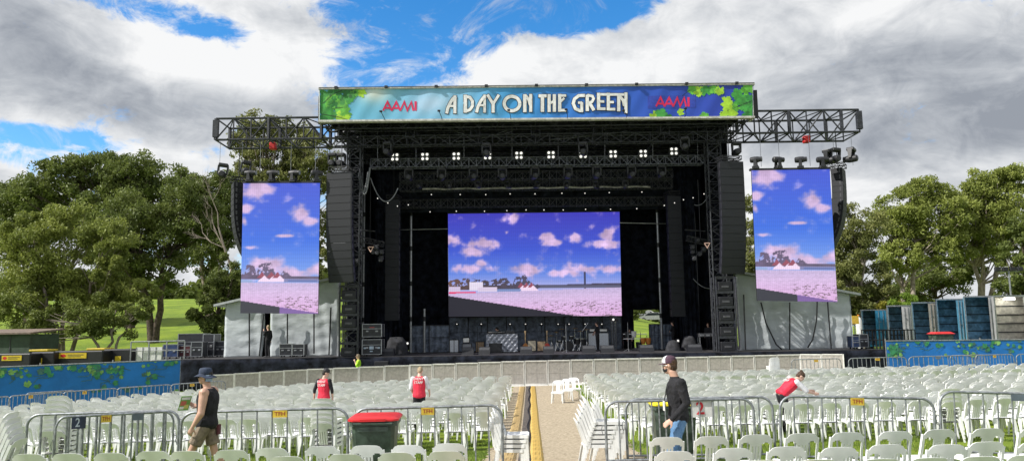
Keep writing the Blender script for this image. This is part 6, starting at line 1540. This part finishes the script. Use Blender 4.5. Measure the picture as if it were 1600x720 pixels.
t = thing('keyboard', 'small pale mixer at the right end of the padded desk', 'mixer', (P(797,520,47.7).x, 47.7, zt+.03)); b = MB(); b.cbox(-.28,.28,-.15,.2,0,.16,.02); b.build('case', m_dkgrey, t); b = MB(); [b.box(-.22+i*.07,-.20+i*.07,-.1,.1,.16,.18) for i in range(7)]; b.build('faders', m_alu, t)
amp(748+16, 784, 536, 47.0, 'black speaker box leaning before the padded desk', m_black, z0=DZ, d=.3, name='stage_speaker')
# drum kit
def cym(b, c, r, k=1): b.lathe([(r,0),(r*.5,.03),(.03,.06),(0,.06)], c, 16, k=k)
x, y, z = at(888, 49.5); t = thing('drum_kit', 'drum kit with chrome stands and cymbals on the stage right of centre', 'drum kit', (x, y, z)); 
b = MB(); b.lathe([(.0,-.22),(.29,-.22),(.30,-.2),(.30,.2),(.29,.22),(0,.22)], (0,-.1,.33), 20, axis='y'); d_ = b.build('bass_drum', m_black, t, smooth=35)
b = MB(); b.lathe([(.26,-.226),(.0,-.232)], (0,-.1,.33), 20, axis='y'); b.build('drum_head', mat('drum_skin', (.5,.5,.48), .5), d_)
for (dx, dy, dz, r, hh) in ((-.25,-.05,.78,.15,.22),(.2,-.05,.80,.16,.22),(.6,.2,.5,.2,.35),(-.55,.1,.6,.17,.14),(.95,.3,.45,.22,.4)):
    b = MB(); b.lathe([(0,0),(r,0),(r,hh),(0,hh)], (dx,dy,dz-.1), 14, k=0); b.lathe([(r+.01,0),(r+.01,.02),(r-.01,.02)], (dx,dy,dz-.1+hh-.01), 14, k=1); [b.tube((dx+.5*r*q,dy,dz-.1),(dx+q*r*1.6,dy,0),.018,n=4,k=1) for q in (-1,1)]; b.build('drum', [m_black, m_chrome], t, smooth=35)
for (dx, dy, dz, r) in ((-.75,-.1,1.15,.2),(-.4,.2,1.35,.24),(.45,.2,1.38,.25),(.8,-.05,1.2,.22),(-1.05,.1,.95,.2),(1.2,.1,1.3,.24)):
    b = MB(); cym(b, (dx,dy,dz), r); b.build('cymbal', [m_gold, m_gold], t, smooth=35); b = MB(); b.tube((dx,dy,.5),(dx,dy,dz+.05),.016,n=5); [b.tube((dx,dy,.55),(dx+.25*math.cos(a),dy+.25*math.sin(a),0),.014,n=4) for a in (0,2.1,4.2)]; b.build('stand', m_chrome, t)
b = MB(); b.tube((.9,0,1.2),(1.3,-.1,1.75),.014); b.build('boom_arm', m_chrome, t)
x, y, z = at(999, 49.2); t = thing('percussion_rack', 'percussion rack with orange drums and chrome tubes right of centre stage', 'drum kit', (x, y, z)); b = MB()
for xx in (-1.0,-.5,.1,.5): b.tube((xx,0,0),(xx,0,1.1 if xx < .2 else .9),.02,n=5)
b.tube((-1.0,0,1.0),(.5,0,1.0),.02,n=5); b.tube((-1.0,0,.7),(.1,0,.7),.02,n=5); b.build('rack_frame', m_chrome, t)
for dx, dz, r, mm in ((-.75,.75,.17,m_black),(-.3,.78,.17,m_whitep),(.25,.35,.18,m_orng),(.6,.35,.18,m_orng),(0,.1,.2,m_black)):
    b = MB(); b.lathe([(0,0),(r*.8,0),(r,.2),(r,.4),(0,.4)], (dx,.1,dz), 12); b.build('drum', mm, t, smooth=35)
# guitars
def guitar(px, Y, label, m, hang=0.):
    x, y, z = at(px, Y); t = thing('guitar', label, 'guitar', (x, y, z+hang), 0, 'guitars standing on the stage'); b = MB()
    pts = [(.17*math.cos(a)*(1+.18*math.cos(2*a))*(.8 if math.sin(a) > 0 else 1), 0, .32+.24*math.sin(a)) for a in [2*math.pi*i/18 for i in range(18)]]
    b.prism([(p[0],-.03,p[2]) for p in pts], (0,.06,0)); b.build('guitar_body', m, t); b = MB(); b.box(-.03,.03,-.04,-.0,.5,1.15); b.cbox(-.05,.05,-.04,.0,1.15,1.3,.01); b.build('neck', mat('maple', (.4,.28,.15), .5), t)
    b = MB(); b.tube((-.2,.1,0),(0,.1,.5),.015); b.tube((.2,.1,0),(0,.1,.5),.015); b.build('stand', m_black, t); return t
guitar(821, 48.4, 'orange electric guitar on a stand by the beige amplifier', m_orng); guitar(855, 48.4, 'red electric guitar on a stand by the tan amplifier', mat('guitar_red', (.55,.05,.03), .3))
# mic stands
for px, Y, h, lb in ((746, 45, 1.5, 'thin microphone stand near the left floor monitor'), (885, 46, 1.6, 'white microphone stand before the drum kit'), (982, 46.5, 1.7, 'microphone stand left of the percussion'), (1118, 47, 1.3, 'stand beside the monitor desk at stage right')):
    x, y, z = at(px, Y); t = thing('microphone_stand', lb, 'microphone stand', (x, y, z), 0, 'microphone stands on the stage'); b = MB(); b.tube((0,0,0),(0,0,h),.017,n=6); [b.tube((0,0,.15),(.3*math.cos(a),.3*math.sin(a),.0),.014,n=4) for a in (.5,2.6,4.7)]; b.build('pole', m_alu if px in (885, 982) else m_black, t)
    b = MB(); b.ell((0,-.08,h+.03), (.035,.05,.035), 8); b.build('microphone', m_black, t)
# scrim on the riser
m_scrim = mat('scrim_blue', (.15,.185,.25), .6, var=.35, vscale=3, alpha=None)
for px0, px1, yt_, Y, lb in ((640, 702, 508, 51, 'blue grey gauze covered riser at the left back of the stage'), (702, 972, 494, 52.3, 'long dark gauze covered riser below the main screen'), (1015, 1052, 506, 51, 'blue grey gauze covered riser at the right back of the stage')):
    x0, x1 = P(px0, 540, Y).x, P(px1, 540, Y).x; zt = P((px0+px1)/2, yt_, Y).z; t = thing('stage_riser', lb, 'riser', ((x0+x1)/2, Y, DZ), 0, 'gauze covered risers'); w_ = (x1-x0)/2
    b = MB(); b.grid(lambda u, v: (-w_+2*w_*u, -.03*math.sin(u*40)-.02*math.sin(v*9+u*20), (zt-DZ)*v), 60, 8); b.build('gauze', m_scrim, t, smooth=60)
    b = MB(); b.box(-w_,w_,.1,.9,0,(zt-DZ)*.4); n_ = max(2, int(w_*2/1.2))
    for i in range(n_+1): xx = -w_+2*w_*i/n_; b.tube((xx,-.05,0),(xx,-.05,zt-DZ),.03,n=5)
    b.tube((-w_,-.05,zt-DZ),(w_,-.05,zt-DZ),.025,n=5); b.tube((-w_,-.05,(zt-DZ)*.55),(w_,-.05,(zt-DZ)*.55),.015,n=5); b.build('frame', m_dkgrey, t)
for i, px in enumerate((714, 752, 797, 821, 846, 872, 889, 914, 940)):
    x = P(px, 505, 51.7).x; z = P(px, 506, 51.7).z; t = thing('footlight', f'{ORD[i]} small white footlight from the left below the main screen', 'stage light', (x, 51.7, z), 0, 'small footlights below the main screen')
    b = MB(); b.cbox(-.12,.12,-.1,.1,-.1,.04,.02); b.tube((0,0,-.1),(0,0,-.6),.02,n=5); b.build('housing', m_black, t); b = MB(); b.ell((0,-.1,.0), (.045,.03,.03), 8); b.build('lamp', m_lamp, t)
for px, py, lb in ((1059, 532, 'bright lamp low on the black cover at the right of the stage'), (1080, 532, 'bright lamp beside the right grey cover'), (612, 537, 'bright lamp on the covered gear at the left of the stage'), (637, 536, 'second bright lamp right of the covered gear'), (958, 499, 'bright lamp on the small light tower right of the screen')):
    p = P(px, py, 47.); t = thing('floor_lamp', lb, 'stage light', tuple(p), 0, 'bright floor lamps on the stage'); b = MB(); b.cbox(-.12,.12,-.08,.1,-.12,.12,.03); b.tube((0,0,-.1),(0,.02,DZ-p.z),.03,n=5); b.build('housing', m_black, t); b = MB(); b.ell((0,-.09,0), (.07,.03,.07), 8); b.build('lamp', m_lamp, t)
# covered gear heaps
def covered(px0, px1, yt_, Y, label):
    x0, x1 = P(px0, 540, Y).x, P(px1, 540, Y).x; zt = P((px0+px1)/2, yt_, Y).z; t = thing('covered_gear', label, 'covered equipment', ((x0+x1)/2, Y, DZ), 0, 'covered equipment on the stage'); w_ = (x1-x0)/2; h = zt-DZ; b = MB(); n_ = 16; vs = []
    for k_, (s_, q) in enumerate(((1.08,0),(1.0,.35),(.85,.75),(.6,1.0),(.0,1.02))):
        for j in range(n_): a = 2*math.pi*j/n_; ww = 1+.08*math.sin(a*5+k_); vs.append((w_*s_*ww*(abs(math.cos(a))**.6)*(1 if math.cos(a) > 0 else -1), .5*s_*ww*(abs(math.sin(a))**.6)*(1 if math.sin(a) > 0 else -1), h*q*(1+.06*math.sin(a*2+px0))))
    b.add(vs, [(i*n_+j, i*n_+(j+1)%n_, (i+1)*n_+(j+1)%n_, (i+1)*n_+j) for i in range(4) for j in range(n_)]); b.build('cover', mat('cover_cloth', (.035,.036,.042), .9, var=.3, vscale=3, bump=.5, bscale=6), t, smooth=60)
    b = MB(); b.cbox(-w_*.7,w_*.7,-.3,.3,0,h*.8,.04); b.build('box', m_black, t)
covered(604, 636, 528, 46, 'dark draped heap of gear at the left of the stage'); covered(1066, 1088, 526, 46.5, 'grey draped heap of gear at the right of the stage'); covered(1042, 1062, 532, 46.2, 'black draped heap of gear left of the grey one')
# monitor desk
x, y, z = at(1106, 46.5); t = thing('monitor_desk', 'sound desk on legs with pale labels at the right of the stage', 'desk', (x, y, z)); b = MB(); b.cbox(-.55,.55,-.3,.3,.78,1.0,.03); b.build('console', m_dkgrey, t)
for sx in (-.5,.5):
    for sy in (-.25,.25): b = MB(); b.tube((sx,sy,0),(sx,sy,.8),.025); b.build('leg', m_alu, t)
b = MB(); [b.box(-.5+i*.35,-.25+i*.35,-.31,-.3,.84,.94) for i in range(3)]; b.build('label', m_alu, t)
# small light tower
p = P(958, 497, 50.5); t = thing('light_tower', 'slim silver truss tower with lamps right of the main screen', 'truss', (p.x, 50.5, DZ)); b = MB(); b.truss((0,0,0),(0,0,p.z-DZ),.3,.3,9,.02, upv=(0,1,0)); b.build('truss_frame', m_alu, t)
for dx, dz in ((-.2,0),(.22,-.1),(.35,.15)): b = MB(); b.cbox(dx-.1,dx+.1,-.2,.0,p.z-DZ+dz-.1,p.z-DZ+dz+.1,.02); b.build('lamp_head', m_dkgrey, t)
# parked cars behind
def car(x, y, rz, label, m):
    t = thing('parked_car', label, 'car', (x, y, gz(x, y)), rz, 'cars parked behind the stage'); b = MB()
    prof = [(-2.2,.35),(-2.2,.8),(-1.5,.95),(-.7,1.42),(.9,1.45),(1.7,1.0),(2.2,.9),(2.25,.35)]
    b.prism([(a,-.85,c) for a,c in prof], (0,1.7,0)); b.build('body', m, t)
    b = MB(); b.prism([(a,-.87,c) for a,c in ((-1.25,.98),(-.65,1.36),(.82,1.38),(1.35,1.02))], (0,1.74,0)); b.build('window', mat('car_glass', (.02,.025,.03), .1), t)
    for a in (-1.4, 1.4):
        for s_ in (-.82,.82): b = MB(); b.lathe([(0,-.1),(.32,-.1),(.33,0),(.32,.1),(0,.1)], (a,s_,.33), 14, axis='y'); w2 = b.build('wheel', m_black, t, smooth=35); b = MB(); b.lathe([(.0,-.105),(.18,-.105),(.18,.105),(0,.105)], (a,s_,.33), 10, axis='y'); b.build('rim', m_alu, w2)
m_silver = mat('silver_car', (.45,.46,.48), .3, .5); 
for i, (px, Y, m_) in enumerate(((994, 122, m_silver), (1008, 124, m_whitep), (1021, 121, m_silver), (1102, 118, m_whitep), (1096, 127, m_silver))):
    car(P(px, 510, Y).x, Y, R(random.uniform(-25,25)), ['leftmost silver car seen through the gap in the back curtain','white car in the middle of the gap in the back curtain','silver car by the pole in the back curtain gap','white car seen through the small right gap','silver car high in the small right gap'][i], m_)
# ------------------------------------------------------------------ trailers
m_tblue = mat('trailer_blue', (.035,.25,.45), .45, var=.15, vscale=1.5); m_tdk = mat('trailer_inside', (.32,.56,.74), .6, var=.3, vscale=2); m_tlite = mat('trailer_light_blue', (.16,.42,.60), .45, var=.15, vscale=1.5)
m_twhite = mat('trailer_white', (.50,.50,.50), .5, var=.12, vscale=2); m_tbeige = mat('trailer_beige', (.42,.36,.29), .5, var=.15, vscale=3); m_tin = mat('trailer_pale_inside', (.75,.72,.66), .6, var=.2, vscale=2)
defs = [(1346,1368,1386,484,66,m_tdk,m_tblue,'farthest trailer, with a bright blue door leaf closed'),(1387,1410,1424,477.5,62,m_tdk,m_twhite,'trailer with a grey white door leaf and dark interior, second from the left'),(1426,1452,1464,472.5,59,m_tdk,m_tbeige,'trailer with a beige door leaf, third from the left'),
        (1465,1496,1508,467.5,56,m_tdk,m_tlite,'open trailer with dark blue interior and light blue door leaf'),(1509,1547,1555,463,53,m_tdk,m_twhite,'wide open blue trailer left of the white one'),(1556,1602,1640,462,50,m_tin,m_twhite,'nearest white trailer with a lamp lit inside')]
for i, (pa, pb, pc, yt_, Y, mi, md, lb) in enumerate(defs):
    xa, xb, xc_ = P(pa,500,Y).x, P(pb,500,Y).x, P(pc,500,Y).x; zt = P(pa, yt_, Y).z; zb = zt-2.95; gz0 = gz(xa, Y)
    t = thing('truck_trailer', lb, 'trailer', ((xa+xc_)/2, Y+3, min(gz0, zb)), 0, 'open truck trailers parked on the right'); mo = [m_tblue, m_twhite, m_twhite, m_tlite, m_tlite, m_twhite][i]
    L = 2.3; sk = 0; b = MB()
    def q(x, y, z): return (x+(y-Y)*.55, y, z)   # body runs back and to the right
    def slab(x0, x1, y0, y1, z0, z1): b.hexa([q(x0,y0,z0),q(x1,y0,z0),q(x1,y1,z0),q(x0,y1,z0),q(x0,y0,z1),q(x1,y0,z1),q(x1,y1,z1),q(x0,y1,z1)])
    slab(xa,xa+.06,Y,Y+L,zb,zt); slab(xc_-.06,xc_,Y+.02,Y+L,zb,zt); slab(xa+.06,xc_-.06,Y+.02,Y+L,zt-.07,zt-.002); slab(xa+.06,xc_-.06,Y,Y+L,zb-.15,zb)
    b.build('shell', mo, t, False); b = MB(); slab(xa+.07,xc_-.07,Y+L-.1,Y+L,zb,zt-.07); slab(xa+.065,xa+.09,Y+.1,Y+L-.1,zb,zt-.08); slab(xc_-.09,xc_-.065,Y+.1,Y+L-.1,zb,zt-.08); b.build('inner_wall', mi, t, False)
    b = MB()
    for j in range(4): zz = zb+.55+j*.58; slab(xc_-.11,xc_-.091,Y+.15,Y+L-.12,zz,zz+.09); slab(xa+.091,xa+.11,Y+.15,Y+L-.12,zz,zz+.09); slab(xa+.1,xc_-.1,Y+L-.14,Y+L-.102,zz,zz+.07)
    b.build('load_rail', m_dkgrey, t, False)
    b = MB(); slab(xa-.02,xa+.05,Y-.05,Y-.005,zb-.1,zt+.01); slab(xa-.03,xc_+.02,Y-.06,Y-.006,zt-.06,zt+.03); slab(xc_-.04,xc_+.02,Y-.05,Y-.005,zb-.1,zt-.06); b.build('door_frame', m_galv, t, False)
    b = MB(); slab(xb,xc_-.045,Y-.045,Y-.002,zb,zt-.065); d_ = b.build('door', md, t, False)
    b = MB(); [b.tube(q(x_,Y-.08,zb+.05),q(x_,Y-.08,zt-.1),.018,n=5) for x_ in (xb+(xc_-xb)*.3, xb+(xc_-xb)*.7)]; [b.box(xb+(xc_-xb)*.25,xb+(xc_-xb)*.45,Y-.1,Y-.05,z_,z_+.05) for z_ in (zb+1.1,zb+1.9)]; b.build('lock_bar', m_galv, d_, False)
    for wx in (xa+.3, xc_-.3):
        b = MB(); c0 = q(wx, Y+3, max(gz0, zb-1.0)+.5); b.lathe([(0,-.15),(.45,-.15),(.48,0),(.45,.15),(0,.15)], c0, 16, axis='x'); b.build('wheel', m_black, t, False, smooth=35)
    if i == 5: b = MB(); c0 = q((xa+xb)/2+.2, Y+1.5, zt-.22); b.box(c0[0]-.3,c0[0]+.3,c0[1]-.1,c0[1]+.1,c0[2],c0[2]+.1); b.build('lamp', mat('strip_lamp', (.8,.8,.8), .4, emit=(1,.97,.85,14.)), t, False)
# railing bundle, bin and bits before trailers
for i in range(4):
    px = 1362+i*17; Y = 46.5+i*.15; a = P(px, 515, Y); z0 = P(px, 547, Y).z
    t = thing('metal_railing', f'{ORD[i]} black stage railing from the left leaning before the blue trailers', 'railing', (a.x, Y, z0), 0, 'black stage railings stored on the right'); b = MB(); h = a.z-z0; w_ = .62
    for z in (h, h*.5, .05): b.tube((-w_,0,z),(w_,.0,z),.03,n=5)
    b.build('rail', m_black, t); b = MB(); [b.tube((-w_+j*w_/3,0,0),(-w_+j*w_/3,0,h),.03,n=5) for j in range(7)]; b.build('upright', m_black, t)
bm = P(1470, 525, 43.5); t = thing('wheelie_bin', 'distant wheelie bin with red lid before the trailers', 'bin', (bm.x, 43.5, gz(bm.x, 43.5)), 0, None); b = MB(); zt = P(1470,518,43.5).z-gz(bm.x,43.5); b.hexa([(-.35,-.3,.1),(.35,-.3,.1),(.35,.3,.1),(-.35,.3,.1),(-.5,-.4,zt-.12),(.5,-.4,zt-.12),(.5,.4,zt-.12),(-.5,.4,zt-.12)]); b.build('body', m_bing, t); b = MB(); b.hexa([(-.58,-.45,zt-.115),(.58,-.45,zt-.115),(.58,.45,zt-.115),(-.58,.45,zt-.115),(-.4,-.3,zt),(.4,-.3,zt),(.4,.3,zt),(-.4,.3,zt)]); b.build('lid', m_red, t)
# orange/yellow signs and porta things in the right gap
p = P(1335, 500, 62); t = thing('site_sign', 'small yellow sign on a post in the gap right of the tent', 'sign', (p.x, 62, gz(p.x, 62))); b = MB(); b.box(-.35,.35,-.02,.02,p.z-gz(p.x,62)-.3,p.z-gz(p.x,62)+.35); b.build('board', mat('sign_yellow', (.7,.45,.05), .5), t); b = MB(); b.tube((0,.05,0),(0,.05,p.z-gz(p.x,62)),.04); b.build('post', m_galv, t)
p = P(1342, 505, 63); t = thing('gas_cylinder', 'tall white gas cylinder left of the blue trailers', 'cylinder', (p.x, 63, gz(p.x,63))); b = MB(); hh = p.z-gz(p.x,63)+.6; b.lathe([(0,0),(.22,0),(.24,.1),(.24,hh-.4),(.15,hh-.15),(.06,hh-.08),(.06,hh),(0,hh)], (0,0,0), 14); b.build('tank', m_whitep, t, smooth=35); b = MB(); b.lathe([(.09,0),(.09,.12),(0,.12)], (0,0,hh), 10); b.build('valve', m_orng, t)
# light mast on the right
p = P(1576, 424, 62); t = thing('light_mast', 'portable floodlight mast rising behind the white trailer', 'light mast', (p.x, 62, gz(p.x, 62))); b = MB(); H_ = p.z-gz(p.x,62); b.tube((0,0,0),(0,0,H_),.07,n=8); b.tube((-.9,0,H_),(.9,0,H_),.05); b.build('mast', m_galv, t)
for dx in (-.9,-.3,.3,.9): b = MB(); b.cbox(dx-.22,dx+.22,-.15,.1,H_+.02,H_+.35,.03); b.build('floodlight', m_black, t)
# ------------------------------------------------------------------ left: generators, shed, ramp, rail
m_geny = mat('generator_yellow', (.62,.45,.02), .5, var=.12); m_gen = mat('generator_black', (.012,.012,.014), .45, var=.2)
def generator(pa, pb, yt_, Y, label, plates):
    xa, xb = P(pa,560,Y).x, P(pb,560,Y).x; zt = P(pa, yt_, Y).z; x = (xa+xb)/2; g0 = gz(x, Y); t = thing('generator', label, 'generator', (x, Y+.8, g0), 0, 'black diesel generators on the left'); w_ = (xb-xa)/2; h = zt-g0
    b = MB(); b.cbox(-w_,w_,-.8,.8,.15,h,.05); b.build('housing', m_gen, t); b = MB(); b.box(-w_-.05,w_+.05,-.85,.85,0,.15); b.build('skid', m_dkgrey, t)
    b = MB(); [b.box(-w_*.85,-w_*.1,-.83,-.8,h*.45-k_*.07,h*.45-k_*.07+.03) for k_ in range(5)]; b.build('vent', m_dkgrey, t)
    for (c0, c1, z0, z1, kind) in plates:
        b = MB(); X0, X1 = P(c0,560,Y).x-x, P(c1,560,Y).x-x; Z0, Z1 = P((c0+c1)/2,z1,Y).z-g0, P((c0+c1)/2,z0,Y).z-g0
        b.box(X0,X1,-.83,-.802,Z0,Z1,0)
        if kind == 1:
            b.poly([(X0+.16*(X1-X0)+.10*(X1-X0)*math.cos(a),-.835,(Z0+Z1)/2+.3*(Z1-Z0)*math.sin(a)) for a in [2*math.pi*i/14 for i in range(14)]], 1)
            for r_ in range(2): b.box(X0+.32*(X1-X0),X0+(.9-.1*r_)*(X1-X0),-.836,-.831,Z0+(.58-.3*r_)*(Z1-Z0),Z0+(.74-.3*r_)*(Z1-Z0),2)
        b.build('name_plate', [m_geny, m_red, mat('plate_print', (.22,.17,.03), .5)], t)
    return t
generator(-40, 47, 553, 41.5, 'leftmost black generator with a pale yellow plate beside the green shed', [(3,34,555,563,1)])
generator(48, 84, 550, 42.5, 'narrow black generator with small yellow square plate', [(57,66,559,569,0)])
generator(84, 160, 548.5, 43, 'long black generator with a wide yellow name plate', [(92,135,551,559.5,1)])
generator(161, 203, 545.5, 44, 'black generator with a small yellow square at its right end', [(180,189,556,564,0)])
for pa, pb, yy, lb in ((54, 82, 546, 'yellow topped crate behind the narrow generator'), (143, 170, 544, 'yellow topped crate behind the long generator')):
    Y = 46.5; xa, xb = P(pa,550,Y).x, P(pb,550,Y).x; zt = P(pa,yy,Y).z; g0 = gz(xa, Y); t = thing('storage_crate', lb, 'crate', ((xa+xb)/2, Y, g0), 0, 'yellow topped crates'); w_ = (xb-xa)/2; b = MB(); b.cbox(-w_,w_,-.5,.5,0,zt-g0-.1,.03); b.build('box', m_gen, t); b = MB(); b.cbox(-w_-.03,w_+.03,-.53,.53,zt-g0-.1,zt-g0+.02,.03); b.build('lid', m_geny, t)
Y = 47; xa, xb = P(-60,540,Y).x, P(46,540,Y).x; zt = P(20,522,Y).z; g0 = gz((xa+xb)/2, Y); t = thing('garden_shed', 'dark green shed with a brown flat roof at the left edge', 'shed', ((xa+xb)/2, Y+1.5, g0)); w_ = (xb-xa)/2; b = MB(); b.box(-w_,w_,-1.5,1.5,0,zt-g0); b.build('wall', mat('shed_green', (.045,.075,.05), .7, var=.2, vscale=2), t)
b = MB(); b.hexa([(-w_-.2,-1.8,zt-g0),(w_+.2,-1.8,zt-g0),(w_+.2,1.8,zt-g0+.25),(-w_-.2,1.8,zt-g0+.25),(-w_-.2,-1.8,zt-g0+.1),(w_+.2,-1.8,zt-g0+.1),(w_+.2,1.8,zt-g0+.35),(-w_-.2,1.8,zt-g0+.35)]); b.build('roof', mat('roof_brown', (.20,.15,.12), .8, var=.2), t)
b = MB(); b.box(w_-1.2,w_-1.15,-1.53,-1.5,0,zt-g0-.1); b.box(-.2,-.15,-1.53,-1.5,0,zt-g0-.1); b.build('door_trim', m_dkgrey, t)
Y = 44.3; xa, xb = P(213,560,Y).x, P(254,560,Y).x; t = thing('ramp_wall', 'white panelled ramp side left of the blue road case', 'ramp', ((xa+xb)/2, Y, DZ-.3)); w_ = (xb-xa)/2; b = MB(); b.box(-w_,w_,-.05,.05,0,P(230,542,Y).z-DZ+.3); b.build('panel', m_whitep, t); b = MB(); [b.box(-w_+i*w_/2-.02,-w_+i*w_/2+.02,-.07,-.052,0,P(230,542,Y).z-DZ+.3) for i in range(5)]; b.build('batten', m_grey, t)
Y = 44.0; a = P(205, 533, Y); c_ = P(345, 531, Y); t = thing('handrail', 'galvanised handrail along the left side deck', 'railing', ((a.x+c_.x)/2, Y, DZ-.03)); b = MB(); X0 = a.x-(a.x+c_.x)/2; h = a.z-DZ; L_ = -2*X0*.60
b.tube((X0,0,h),(X0+L_,0,h+.02),.035); b.tube((X0,0,h*.5),(X0+L_,0,h*.5),.025); b.build('rail', m_alu, t)
for i in range(4): b = MB(); x = X0+L_*i/3; b.tube((x,0,-.35),(x,0,h),.04); b.build('post', m_alu, t)
# brown garden edging on the left slope and far fence
g0 = [(x, 60+.05*x) for x in range(-60, -34, 2)]
b = MB(); 
for i in range(12): x = -34+i*2.2; b.tube((x,118,gz(x,118)),(x,118,gz(x,118)+1.2),.07,n=5)
for z in (.5,.85,1.15): b.tube((-36,118,gz(-36,118)+z),(-8,118,gz(-8,118)+z),.03,n=4)
b.solo('paddock_fence', m_dkgrey, 'thin dark post and wire fence at the top of the mown slope', 'fence')
